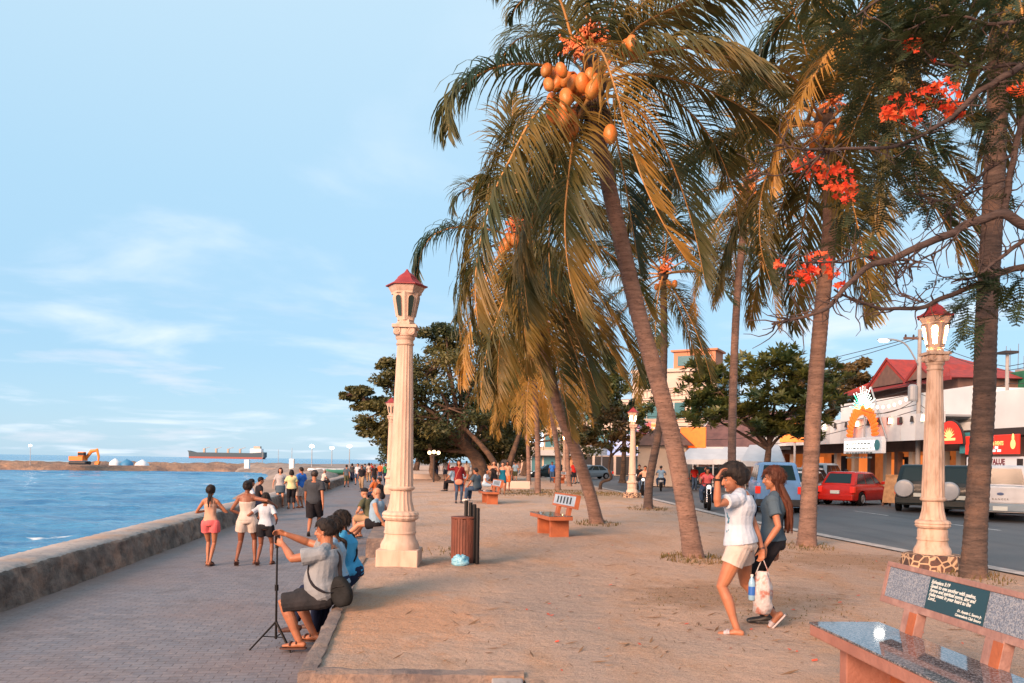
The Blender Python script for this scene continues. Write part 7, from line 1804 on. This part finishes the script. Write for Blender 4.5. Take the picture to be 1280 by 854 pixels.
# red hipped roof behind
rh, _ = shop_root(1068, 'red_roof_house', 'house with a broad red hipped and gabled roof rising behind the white shop', 'house', 5.0)
w_ = (FPo(1196, -5)-FPo(1068, -5)).length; ze = FZ(1100, 488, -5); zr = ze+2.1
mb = MB(); D = 5.0
hx = w_*.45
mb.add([(-.5, -.8, ze), (w_+.5, -.8, ze), (w_+.5, D, ze), (-.5, D, ze), (hx-1.6, D*.55, zr), (hx+1.6, D*.55, zr)], [(0, 1, 5, 4), (1, 2, 5), (2, 3, 4, 5), (3, 0, 4), (0, 3, 2, 1)])
mb.build('roof', m_rroof, rh)
MB().bx(0, w_, 0, D-1, 0, ze-.02).build('wall', m_brown, rh)
MB().bx(-.6, w_+.6, -.92, -.8, ze-.18, ze+.06).build('gutter', mat('roof_edge', (.22, .03, .03), .6), rh)
def gable(x, wd, dz, yo=-1.0):
    g_ = MB(); g_.add([(x-wd, yo, ze+.1), (x+wd, yo, ze+.1), (x, yo, ze+dz), (x-wd, D*.4, ze+.1), (x+wd, D*.4, ze+.1), (x, D*.4, ze+dz)], [(0, 1, 2), (0, 2, 5, 3), (1, 4, 5, 2), (3, 5, 4)])
    g_.build('gable_roof', m_rroof, rh)
    MB().add([(x-wd*.8, yo-.02, ze+.1), (x+wd*.8, yo-.02, ze+.1), (x, yo-.02, ze+dz*.8)], [(0, 1, 2)]).build('gable_face', m_brown, rh)
    e = MB()
    for sx_ in (-1, 1): e.tube([(x+sx_*wd*1.05, yo-.06, ze+.02), (x, yo-.06, ze+dz+.04)], [.09, .09], 4)
    e.build('barge_board', mat('roof_edge', (.22, .03, .03), .6), rh)
gable(w_*.50, 2.6, 1.9); gable(w_*.84, 1.5, 1.1, -1.3)
# ridge tile lines
mb = MB()
for k in range(26):
    f_ = k/25; a = V((-.5+(w_+1)*f_, -.8, ze+.02)); b = V((hx-1.6+3.2*f_, D*.55, zr+.02)); mb.tube([a, b], [.035, .035], 4)
mb.build('tile_ribs', m_rroof, rh)
# right hand building with signs
rb, pb = shop_root(1214, 'shop_building', 'white walled shop with stacked signs behind the pickup truck', 'shop')
xe = 13; zt_ = FZ(1240, 490)
MB().bx(.05, xe, 0, .3, FZ(1240, 546), zt_).build('upper_wall', m_wh, rb)
MB().bx(.05, xe, .3, 8, FZ(1240, 546), zt_-.05).build('block', m_wh, rb)
MB().bx(.0, xe, -1.3, -.01, FZ(1250, 547), FZ(1250, 538)).build('dark_fascia', m_dark, rb)
MB().bx(.05, xe, .6, .8, 0, FZ(1240, 547)).build('shop_wall', m_cream, rb)
MB().bx(.0, xe, -.9, -.5, FZ(1250, 600), FZ(1250, 597)+.15).build('awning', mat('maroon_awning', (.2, .02, .03), .7), rb)
for x in (1.5, 4.5, 7.5): MB().bx(x, x+1.5, .5, .59, 0, 2.0).build('shop_window', m_glassb, rb)
def board(pxa, pxb, pya, pyb, y, m, name, label, th=.12):
    pa_, pb_ = FPo(pxa, y), FPo(pxb, y); o = empty(name, (pa_+pb_)/2, FA, label, 'sign')
    h = (pb_-pa_).length/2; pm = (pxa+pxb)/2; z1, z0 = FZ(pm, pya, y), FZ(pm, pyb, y)
    MB().bx(-h, h, 0, th, z0, z1).build('board', m, o, bevel=.02); return o, h, z0, z1
o, h, z0, z1 = board(1206, 1272, 544, 568, 1.6, m_redsg, 'shop_sign', 'red sign with pale lettering high on the shop behind the pickup truck')
text("MAE'S", (z1-z0)*.30, Matrix.Translation((-h*.05, -.01, z1-(z1-z0)*.20)) @ FACE, m_wht, o)
text('TABLES, LIGHTINGS & EVENTS', (z1-z0)*.30, Matrix.Translation((-h*.12, -.01, z1-(z1-z0)*.45)) @ FACE, m_yel, o, sx=.62, bold=.004)
text('VENUE · TENTS · DECOR', (z1-z0)*.17, Matrix.Translation((-h*.1, -.01, z1-(z1-z0)*.68)) @ FACE, m_wht, o) if False else None
mb = MB()
for k, zz in enumerate((.66, .82)):
    x = -h*.45
    while x < h*.35: q = .15+.25*rr.random(); mb.bx(x, x+q, -.012, -.002, z1-(z1-z0)*zz-.05, z1-(z1-z0)*zz+.06); x += q+.1
mb.build('small_text', m_wht, o)
mb = MB(); mb.ell((h*.84, -.02, (z0+z1)/2), (.16, .03, .22)); mb.ell((h*.84, -.02, (z0+z1)/2+.28), (.07, .03, .18)); mb.build('flame_emblem', m_yel, o)
o, h, z0, z1 = board(1208, 1292, 571, 597, 1.35, m_whsg, 'shop_sign', 'white sign reading VALUE MEALS above the pickup truck')
text('VALUE', (z1-z0)*.36, Matrix.Translation((-h*.02, -.01, z1-(z1-z0)*.25)) @ FACE, m_mar, o, bold=.012)
text('MEALS', (z1-z0)*.36, Matrix.Translation((-h*.02, -.01, z1-(z1-z0)*.53)) @ FACE, m_mar, o, bold=.012)
text('FOR EACH!', (z1-z0)*.19, Matrix.Translation((h*.0, -.01, z1-(z1-z0)*.80)) @ FACE, m_mar, o)
MB().bx(-h*.50, -h*.30, -.012, -.002, z1-(z1-z0)*.62, z1-(z1-z0)*.38).build('red_tag', m_redsg, o)
MB().bx(h*.55, h*.72, -.012, -.002, z0+(z1-z0)*.35, z1-(z1-z0)*.1).build('dark_photo', m_dark, o)
o, h, z0, z1 = board(1199, 1213, 541, 567, 1.5, m_tealp, 'shop_sign', 'small teal vertical sign at the left of the red shop sign')
# unfinished storey with green mesh, rebar and tank
uf, pu = shop_root(1192, 'unfinished_building', 'unfinished concrete storey with green mesh and bare steel bars above the shops', 'building', 9)
zb_ = FZ(1240, 500)+1.2
MB().bx(0, 16, 0, 9, 0, zb_).build('wall', m_conc, uf)
MB().bx(4.6, 16, -.12, -.02, zb_-.4, zb_+1.5).build('green_netting', m_green, uf)
MB().bx(4.6, 12, -.2, -.13, zb_-1.0, zb_-.4).build('red_band', m_rroof, uf)
rb_ = MB()
for i in range(34):
    x = .2+15*rr.random(); y = 6*rr.random(); rb_.tube([(x, y, zb_-.1), (x+(rr.random()-.5)*.2, y, zb_+2.2+1.8*rr.random())], [.025, .02], 4)
rb_.build('steel_bars', mat('rebar', (.12, .11, .13), .7), uf, )
for x in (1.0, 5.5, 9.5): MB().bx(x, x+.5, .3, .8, zb_, zb_+1.7).build('column', m_conc, uf)
tk = empty('water_tank', pu+V((1, .08, 0))*7+FD*.4, FA, 'grey roof water tank beside the red roof', 'water tank')
MB().lathe([(.95, zb_-.6), (.95, zb_+1.2), (.5, zb_+1.45)], 20).build('tank', m_steel, tk, smooth=40)
MB().bx(-1, 1, -1, 1, zb_-1.2, zb_-.6).build('stand', m_conc, tk)
# glowing orange signs behind the frangipani
for px, py, w2, h2, lab in ((866, 547, .95, .75, 'glowing orange square sign right of the leaning palm'), (993, 541, .9, .6, 'glowing orange sign seen under the frangipani tree'), (1008, 538, .4, .4, 'small orange glowing sign next to the bigger one under the frangipani')):
    Y = 58 if px < 900 else 50; p = W(px, py, Y); o = empty('lit_sign', (p.x, Y, 0), R(-30), lab, 'sign')
    MB().bx(-w2, w2, 0, .12, p.z-h2, p.z+h2).build('sign_face', m_orn if px != 993 else mat('orange_sign_dim', (.7, .2, .05), .5, (.7, .35, .05), 1.5, emis=(1, .12, .01), estr=.5), o, bevel=.03)
    MB().bx(-.06, .06, .13, .25, -.1, p.z).build('post', m_steel, o)
# brown gabled house
p = W(873, 590, 66); o = empty('gabled_house', (p.x, 66, -.1), R(-35), 'brown gabled house with white roof trim behind the white canopy', 'house')
zE = W(900, 556, 66).z; zR = W(880, 521, 66).z
MB().bx(0, 7, 0, 6, 0, zE).build('wall', m_brown, o)
mb = MB(); mb.add([(-.6, -.8, zE-.2), (7.6, -.8, zE-.2), (7.6, 6.8, zE-.2), (-.6, 6.8, zE-.2), (.3, 3, zR+.6), (6.7, 3, zR+.6)], [(0, 1, 5, 4), (2, 3, 4, 5), (0, 4, 3), (1, 2, 5), (3, 2, 1, 0)]); mb.build('roof', mat('brown_roof', (.17, .09, .085), .8, (.11, .06, .06), 2, .3), o)
MB().bx(-.7, 7.7, -.95, -.82, zE-.32, zE-.12).build('white_trim', m_wh, o)
MB().tube([(-.75, -.85, zE-.2), (.2, 3, zR+.65)], [.12, .12], 4).build('white_trim', m_wh, o)
for x in (1.0, 3.2, 5.2): MB().bx(x, x+1.2, -.05, .02, .8, 2.3).build('window', m_dark, o)
# canopy tents
m_tent = mat('canvas', (.50, .55, .60), .7, (.42, .47, .52), 1.5)
for px, py, Y, w2, ht, lab in ((882, 573, 52, 1.5, .75, 'pale canvas canopy tent right of the leaning palm'), (928, 573, 50, 1.6, .8, 'second pale canopy tent behind the raised hand'), (955, 575, 48, 1.2, 1.0, 'grey peaked canopy tent behind the head of the woman with long hair')):
    p = W(px, py, Y); o = empty('canopy_tent', (p.x, Y, -.1), R(-20), lab, 'tent', 'canopy tents'); z = p.z
    mb = MB(); mb.add([(-w2, -2, z), (w2, -2, z), (w2, 2, z), (-w2, 2, z), (-w2*.7, 0, z+ht), (w2*.7, 0, z+ht)], [(0, 1, 5, 4), (2, 3, 4, 5), (0, 4, 3), (1, 2, 5)]); mb.build('canvas_roof', m_tent, o)
    MB().bx(-w2, w2, -2.03, -2.0, z-.3, z).build('valance', m_tent, o)
    for a in (-1, 1):
        for b in (-1, 1): MB().tube([(a*w2*.98, b*1.95, 0), (a*w2*.98, b*1.95, z)], [.05, .05], 6).build('pole', m_steel, o)
# low white wall behind the tents
p = FP(918); q = FP(800); n_ = (p-q).length
o = empty('boundary_wall', q+V((0, 0, -.1)), FA, 'long pale boundary wall behind the canopy tents', 'wall')
MB().bx(0, n_, 0, .25, 0, 2.3).build('wall', m_cream, o); MB().bx(0, n_, -.05, .3, 2.3, 2.42).build('coping', m_dark, o)
# tall pale hotel
def tower(px, Y, rz, label, wd, floors, fh, dp, wm, name='hotel_building', z_base=0.0, seed=0, canopy=True, penthouse=False, cat='building', win=None):
    p = W(px, 590, Y); o = empty(name, (p.x, Y, -.1), rz, label, cat); H_ = floors*fh; r = random.Random(seed)
    MB().bx(0, wd, .3, dp, 0, H_).build('wall', wm, o)
    n = max(3, int(wd/2.6)); bw = wd/n
    for f_ in range(floors):
        z = f_*fh
        if f_ == 0:
            for i in range(n):
                MB().bx(i*bw+.2, (i+1)*bw-.2, .2, .32, .1, fh-.7).build('shop_window', r.choice([m_dark, m_glassb, m_amber2, m_brown]), o)
            continue
        MB().bx(-.15, wd+.15, .05, .35, z-.12, z+.12).build('floor_band', wm, o)
        for i in range(n):
            x = i*bw
            MB().bx(x-.12, x+.12, .1, .35, z+.12, z+fh-.12).build('pilaster', wm, o)
            if f_ == floors-1 and penthouse:
                MB().bx(x+.12, x+bw-.12, .31, .40, z+1.1, z+fh-.5).build('loggia', m_dark, o)
                rl = MB(); rl.bx(x+.12, x+bw-.12, .12, .16, z+.95, z+1.02)
                for q_ in range(6): rl.bx(x+.2+q_*bw/7, x+.25+q_*bw/7, .12, .16, z+.12, z+.95)
                rl.build('railing', m_cream, o)
            else:
                fr_ = MB().bx(x+.35, x+bw-.35, .24, .32, z+.75, z+fh-.45).build('window', win or m_glassb, o)
                MB().bx(x+bw/2-.04, x+bw/2+.04, .21, .24, z+.75, z+fh-.45).build('mullion', m_wh, fr_)
                MB().bx(x+.28, x+bw-.28, .12, .25, z+.65, z+.74).build('sill', wm, fr_)
        MB().bx(wd-.02, wd+.14, .3, dp, z-.12, z+.12).build('floor_band', wm, o)
        for j in range(int(dp/3)): MB().bx(wd-.02, wd+.05, 1+j*3, 2.5+j*3, z+.8, z+fh-.5).build('window', win or m_glassb, o)
    MB().bx(-.3, wd+.3, 0, dp+.1, H_, H_+.35).build('parapet', wm, o)
    if penthouse:
        MB().bx(wd*.45, wd*.95, 1.5, 5, H_+.3, H_+2.4).build('penthouse', m_orgt, o); MB().bx(wd*.5, wd*.9, 1.4, 1.49, H_+.8, H_+1.9).build('penthouse_window', m_glassb, o)
        MB().bx(wd*.42, wd*.98, 1.2, 5.2, H_+2.4, H_+2.6).build('penthouse_roof', m_orgt, o)
    if canopy: MB().bx(-.4, wd+.4, -1.6, .1, fh-.55, fh+.25).build('canopy', m_steel, o)
    return o, H_
m_orgt = mat('terracotta_wall', (.50, .22, .13), .8); m_pinkw = mat('warm_white_wall', (.58, .50, .44), .8, (.50, .42, .37), .5)
tower(790, 92, R(-28), 'tall pale hotel with balconies and teal windows rising behind the leaning palm', 9.5, 4, 3.0, 12, m_pinkw, penthouse=True, seed=1)
tower(715, 108, R(-28), 'pale block with blue windows behind the palm trunks left of the hotel', 9.0, 3, 3.2, 12, m_pinkw, seed=2, name='apartment_building', canopy=False)
tower(655, 125, R(-30), 'far cream block at the left end of the row of shops', 9.5, 3, 3.2, 12, m_cream, seed=3, name='apartment_building')
tower(590, 165, R(-30), 'farthest building showing faintly under the big shade tree', 12, 2, 3.4, 12, m_cream, seed=4, name='apartment_building', canopy=False)
# coloured signs near the hotel
for px, py, Y, w2, h2, m_, lab in ((778, 556, 84, 1.6, 1.1, mat('blue_white_sign', (.35, .42, .65), .5, (.6, .6, .7), 2, emis=(.5, .6, 1), estr=.4), 'blue and white lit sign left of the lit lamp column'), (809, 565, 74, .45, 1.7, m_redsg, 'tall narrow red orange sign right of the lit lamp column'), (803, 546, 86, .9, 1.6, mat('blue_sign', (.08, .25, .5), .5, (.6, .1, .1), 2.2), 'small blue and red sign just right of the lit lamp column'),
                                   (664, 549, 100, 1.5, .9, mat('blue_white_glow', (.6, .8, 1), .4, emis=(.7, .85, 1), estr=3), 'white blue glowing sign between the far palm trunks'), (816, 541, 88, 1.4, 1.0, mat('amber_sign', (.6, .3, .12), .5, (.6, .15, .05), 3, emis=(1, .4, .1), estr=.4), 'amber sign board under the hotel canopy'),
                                   (752, 562, 90, 1.4, .7, mat('white_blue_band', (.5, .6, .7), .5), 'pale blue band sign over the shops left of the small tree'), (798, 554, 80, .8, .35, mat('yellow_sign', (.7, .45, .05), .5, emis=(1, .6, .1), estr=.5), 'little yellow sign beside the lit lamp column')):
    p = W(px, py, Y); o = empty('lit_sign' if 'glow' in lab or 'lit sign' in lab else 'shop_sign', (p.x, Y, 0), R(-15), lab, 'sign')
    MB().bx(-w2, w2, 0, .12, p.z-h2, p.z+h2).build('sign_face', m_, o, bevel=.02); MB().bx(-.07, .07, .13, .25, -.1, p.z).build('post', m_steel, o)
    mb = MB()
    if h2 > .5 and w2 > .7:
        for k in range(3):
            x = -w2*.8
            while x < w2*.6: q = .15+.3*rr.random(); mb.bx(x, x+q, -.02, -.01, p.z+h2*(.5-.5*k)-.07, p.z+h2*(.5-.5*k)+.1); x += q+.12
        mb.build('small_text', m_wh, o)
# brown thatched kiosk roof between lamp and palm
p = W(835, 556, 60); o = empty('kiosk', (p.x, 60, -.1), R(-25), 'small kiosk with a brown pitched roof behind the leaning palm', 'kiosk')
mb = MB(); mb.lathe([(3.2, p.z), (1.8, p.z+.9), (.1, p.z+1.8)], 4); mb.xf(Matrix.Rotation(R(45), 4, 'Z')); mb.build('roof', m_brown, o); MB().bx(-1.8, 1.8, -1.8, 1.8, 0, p.z-.02).build('wall', m_cream, o)
# low kerb walls at the far end of the park
for a, b, Y, lab in ((490, 640, 66, 'low pale kerb wall under the big shade tree'), (630, 662, 46, 'short low cream wall by the standing women')):
    pa, pb_ = W(a, 600, Y), W(b, 600, Y+2); mb = MB(); L_ = (V((pb_.x, Y, 0))-V((pa.x, Y, 0))).length
    mb.bx(0, L_, 0, .4, -.02, .42); o = mb.build('kerb_wall', m_pinkw, bevel=.03); o.location = (pa.x, Y, 0); tag(o, lab, 'wall')

# ================================================================ poles, wires, street light, board
def pole(px, Y, ztop, label, r=.14, name='utility_pole', cross=True, cat='utility pole'):
    p = W(px, 600, Y); o = empty(name, (p.x, Y, -.15), FA, label, cat)
    MB().tube([(0, 0, 0), (0, 0, ztop)], [r, r*.7], 10).build('pole', m_conc if name == 'utility_pole' else m_steel, o, smooth=50)
    if cross:
        MB().bx(-.05, .05, -.9, .9, ztop-.55, ztop-.43).build('crossarm', m_brown, o)
        for y in (-.8, -.35, .35, .8): MB().lathe([(.05, ztop-.43), (.06, ztop-.36), (.03, ztop-.28)], 8, (0, y, 0)).build('insulator', m_dark, o)
        MB().lathe([(.22, ztop-3.9), (.24, ztop-3.8), (.24, ztop-3.1), (.15, ztop-3.0)], 12, (0, -.35, 0)).build('junction_box', m_steel, o)
    return o, p
YP = 43.5
z1_ = W(1148, 412, YP).z+.15
pl1, pp1 = pole(1147, YP, z1_, 'grey utility pole with crossarm just left of the lit lamp column top')
YP2 = 40; z2_ = W(1257, 442, YP2).z+.15
pl2, pp2 = pole(1257, YP2, z2_, 'slim utility pole with a flat top right of the thick palm trunk', .12, cross=False)
MB().bx(-.35, .35, -.35, .35, z2_-.02, z2_+.1).build('top_plate', m_dark, pl2)
pl3, pp3 = pole(700, 88, 9.5, 'far utility pole behind the palm trunks', .15)
sl = empty('street_light', (pp1.x-.2, YP-.2, z1_-2.0), 0, 'street light on a curved arm reaching out from the utility pole', 'street light')
a0 = V((0, 0, 0)); tip = W(1106, 425, YP-.2)-V(sl.location)
MB().tube(spline([a0, a0.lerp(tip, .35)+V((0, 0, .55)), tip+V((.5, 0, .02)), tip], 10), [.05]*11, 6).build('arm', m_steel, sl)
MB().ell(tip, (.42, .16, .10)).build('lamp_head', m_steel, sl, smooth=180)
MB().ell(tip+V((-.08, -.05, -.04)), (.30, .15, .10)).build('lamp_lens', m_cool, sl, smooth=180)
def wire(a, b, sag, label, r=.018, grp='overhead cables'):
    a, b = V(a), V(b); pts = [a.lerp(b, t/14)+V((0, 0, -4*sag*(t/14)*(1-t/14))) for t in range(15)]
    o = MB().tube([p-a for p in pts], [r]*15, 4).build('overhead_cable', m_dark); o.location = a; return tag(o, label, 'cable', grp)
A = V((pp1.x, YP, 0)); B = V((pp2.x, YP2, 0)); Cc = FP(930)-V((1.6, 0, 0)); E = V((30, 24, 0))
nn_ = 0
lab_w = 'thin black overhead cable running from pole to pole above the shops'
for z_, s_ in ((z1_-.5, .5), (z1_-.6, .7), (z1_-3.0, .9), (z1_-3.3, 1.1), (z1_-3.6, .8), (z1_-4.2, 1.2), (z1_-4.5, 1.4)):
    wire(A+V((0, 0, z_)), B+V((0, 0, min(z_, z2_-.8)-.2*nn_)), s_*.5, lab_w)
    wire(B+V((0, 0, min(z_, z2_-.8)-.2*nn_)), E+V((0, 0, z_-.3)), s_*.4, lab_w)
    wire(A+V((0, 0, z_)), V((pp3.x, 88, 9.2-.35*nn_)), s_*2.2, lab_w, .02)
    nn_ += 1
# string of bulbs rising to the pole
mbp = empty('bulb_string', A+V((0, 0, 0)), 0, 'string of warm bulbs slung above the white shop left of the utility pole', 'string lights')
a = W(1076, 512, 45)-A; b = W(1147, 497, YP)-A
MB().tube([a.lerp(b, t/10)+V((0, 0, -.5*4*(t/10)*(1-t/10))) for t in range(11)], [.02]*11, 4).build('wire', m_dark, mbp)
for t in range(1, 10):
    q = a.lerp(b, t/10)+V((0, 0, -.5*4*(t/10)*(1-t/10)+.0)); MB().ell(q+V((0, 0, .35)), (.07, .07, .10), nu=8, nv=6).build('bulb', m_bulb, mbp)
sb = G(1118, 634, -.15); o = empty('sandwich_board', (sb.x, sb.y, -.15), R(-60), 'tan folding board standing on the road edge between the red hatchback and the dark car', 'sandwich board')
for k, a in enumerate((-1, 1)):
    M = Matrix.Translation((0, 0, 0)) @ Matrix.Rotation(R(12*a), 4, 'X'); MB().bx(-.42, .42, a*.26-.02, a*.26+.02, .12, 1.35, M).build('panel', mat('tan_board', (.50, .30, .15), .7, (.35, .2, .1), 6), o, bevel=.01)
    for x in (-.38, .38): MB().bx(x-.03, x+.03, a*.26-.03, a*.26+.03, -.02, .12, M).build('leg', m_brown, o)

# ================================================================ sea side: ship, digger, tents, floodlights
YS = 1900; a = W(234, 573, YS); b = W(330, 573, YS); L_ = b.x-a.x
sh_ = empty('cargo_ship', (a.x, YS, -1.6), 0, 'long dark cargo ship with cranes lying on the horizon', 'ship')
u = L_/96
MB().prism([(0, 9.5*u), (1.5*u, 7.8*u), (2*u, 2.2*u), (96*u, 2.2*u), (96*u, 8.6*u), (80*u, 7.4*u), (8*u, 7.4*u)], 0, 22).build('hull', mat('ship_hull', (.03, .065, .09), .6), sh_)
MB().prism([(2.2*u, -1*u), (2*u, 2.2*u), (95*u, 2.2*u), (93*u, -1*u)], -.5, 22.5).build('red_bottom', mat('ship_red', (.32, .09, .07), .7), sh_)
MB().bx(78*u, 92*u, 2, 20, 7.5*u, 13.0*u).build('bridge', m_wh, sh_); MB().bx(82*u, 90*u, 5, 17, 13*u, 16*u).build('funnel', m_cream, sh_)
for k in range(4):
    x = (18+15*k)*u; MB().bx(x, x+2.2*u, 8, 13, 7.4*u, 12.5*u).build('crane_house', m_cream, sh_); MB().tube([(x+u, 10, 12*u), (x+8*u, 10, 14.5*u)], [.35*u, .25*u], 5).build('crane_jib', m_cream, sh_)
YE = 161; e0 = W(92, 577, YE); m_dig = mat('digger_orange', (.75, .20, .02), .5)
dg_ = empty('excavator', (W(100, 577, YE).x, YE, e0.z-.6), 0, 'orange excavator working on the rubble spit', 'excavator'); dg_.scale = (.8, .8, .8)
for y in (-1.2, 1.2): MB().loft([(-1.9, y, .45), (1.9, y, .45)], [(.3, .45), (.3, .45)], (0, 1, 0), 10).build('track', M_BUMP, dg_)
MB().bx(-2.2, 1.3, -1.3, 1.3, .95, 2.1).build('body', m_dig, dg_, bevel=.1); c_ = MB().bx(.0, 1.5, -1.2, .1, 2.1, 3.2).build('cab', m_dig, dg_, bevel=.1); MB().bx(.1, 1.55, -1.25, -.05, 2.3, 3.0).build('window', m_dark, c_)
MB().loft([(1.3, .4, 1.6), (2.6, .4, 3.4), (4.2, .4, 3.7)], [(.28, .42), (.3, .5), (.22, .3)], (0, 1, 0), 8).build('boom', m_dig, dg_); MB().loft([(4.0, .4, 3.9), (4.5, .4, 2.0), (4.4, .4, .9)], [(.22, .35), (.2, .3), (.16, .2)], (0, 1, 0), 8).build('stick', m_dig, dg_)
MB().prism([(3.6, .1), (4.5, .0), (4.8, .9), (4.2, 1.0), (3.7, .6)], 0, .9).build('bucket', m_dig, dg_)
for px, py, w2, h2, m_, lab, nm in ((141, 577, 1.5, 2.2, m_wh, 'white tarpaulin heap beside the excavator', 'tarpaulin_heap'), (156, 577, 1.6, 2.0, mat('blue_tarp', (.04, .2, .38), .6), 'blue tarpaulin shelter on the rubble spit', 'tarpaulin_shelter'), (175, 577, 1.7, 1.7, m_wh, 'white tarpaulin shelter at the right of the blue one', 'tarpaulin_shelter')):
    p = W(px, py, YE); mb = MB(); r = random.Random(px)
    mb.lathe([(w2, -.3), (w2*.92, h2*.18), (w2*.55, h2*.42), (w2*.12, h2*.62)], 7); mb.v = [tuple(V(v_)*(1+.18*noise.noise(V(v_)*1.3+V((px, 0, 0))))) for v_ in mb.v]
    o = mb.build(nm, m_, smooth=60); o.location = (p.x, YE+1, p.z-.55); o.scale = (.8, .8, .8); tag(o, lab, 'tarpaulin')
p = W(309, 578, 150); o = MB().bx(-.45, .45, -.4, .4, 0, 1.7).build('white_cabinet', m_wh, bevel=.05); o.location = (p.x, 150, p.z-1.2); tag(o, 'white cabinet standing on the spit in front of the ship', 'cabinet')
p = W(365, 582, 120); o = MB().bx(-.35, .35, -.4, .4, 0, 1.9).build('white_booth', m_wh, bevel=.05); o.location = (p.x, 120, p.z-.9); tag(o, 'white booth on the far shore behind the chatting group', 'booth')
for i, (px, py, Y, lab, br) in enumerate([(38, 557, 160, 'single floodlight mast on the rubble spit at the far left', 1), (390, 558, 112, 'left of three floodlights on the far shore', 1), (415, 560, 118, 'middle of three floodlights on the far shore', 1), (437, 558, 116, 'right of three floodlights on the far shore', 1), (365, 560, 180, 'thin unlit mast on the far shore', 0), (348, 562, 200, 'another thin unlit mast farther out', 0), (328, 562, 190, 'thin unlit mast near the stern of the ship', 0)]):
    p = W(px, py, Y); o = empty('floodlight_mast', (p.x, Y, -.6), 0, lab, 'floodlight', 'masts along the far shore')
    MB().tube([(0, 0, 0), (0, 0, p.z+.6)], [.07, .05], 6).build('mast', m_steel, o)
    if br: MB().ell((0, -.1, p.z+.6), (.34, .2, .20), nu=12, nv=8).build('lamp', m_cool, o)
# pale parked boats and huts on the far shore
for i, (px, py, Y) in enumerate([(402, 583, 105), (412, 582, 108), (424, 583, 100), (385, 580, 150), (372, 579, 160)]):
    p = W(px, py, Y); mb = MB().loft([(-1.6, 0, .5), (-.8, 0, .35), (.8, 0, .35), (1.9, 0, .62)], [(.35, .25), (.5, .35), (.5, .35), (.12, .1)], (0, 1, 0), 10)
    o = mb.build('small_boat', [m_wh, m_wh2, mat('boat_green', (.05, .22, .15), .6)][i % 3], smooth=50); o.location = (p.x, Y, -.45); o.rotation_euler = (0, 0, .3*i)
    tag(o, ['white small boat drawn up on the far shore, nearest the floodlights', 'grey small boat drawn up between the white and green ones', 'green small boat drawn up beyond the seated man in white', 'white small boat farther out on the grey shore', 'grey small boat farthest out on the grey shore'][i], 'boat', 'small boats on the far shore')

p = W(542, 600, 57); o = empty('garden_lamp', (p.x, 57, 0), 0, 'low lamp standard with three warm globes under the big shade tree', 'lamp')
zt_l = W(542, 566, 57).z; MB().tube([(0, 0, 0), (0, 0, zt_l-.2)], [.06, .04], 8).build('post', m_dark, o); MB().tube([(-.32, 0, zt_l-.15), (0, 0, zt_l-.25), (.32, 0, zt_l-.15)], [.03]*3, 6).build('arm', m_dark, o)
for x in (-.32, 0, .32): MB().ell((x, 0, zt_l+(.05 if x == 0 else 0)), (.13, .13, .13)).build('globe', m_bulb, o, smooth=180)
for px, py, Y, lab in ((686, 590, 80, 'dark car parked beyond the palm trunks near the far lamp column'), (722, 588, 92, 'silver car half hidden behind the palm behind the far lamp column')):
    car((W(px, py, Y).x, Y, -.15), R(195), lab, 4.2, 1.7, 1.45, .31, P_TEAL if px < 700 else P_SILV, 'car', 'parked_car', belt=.92)
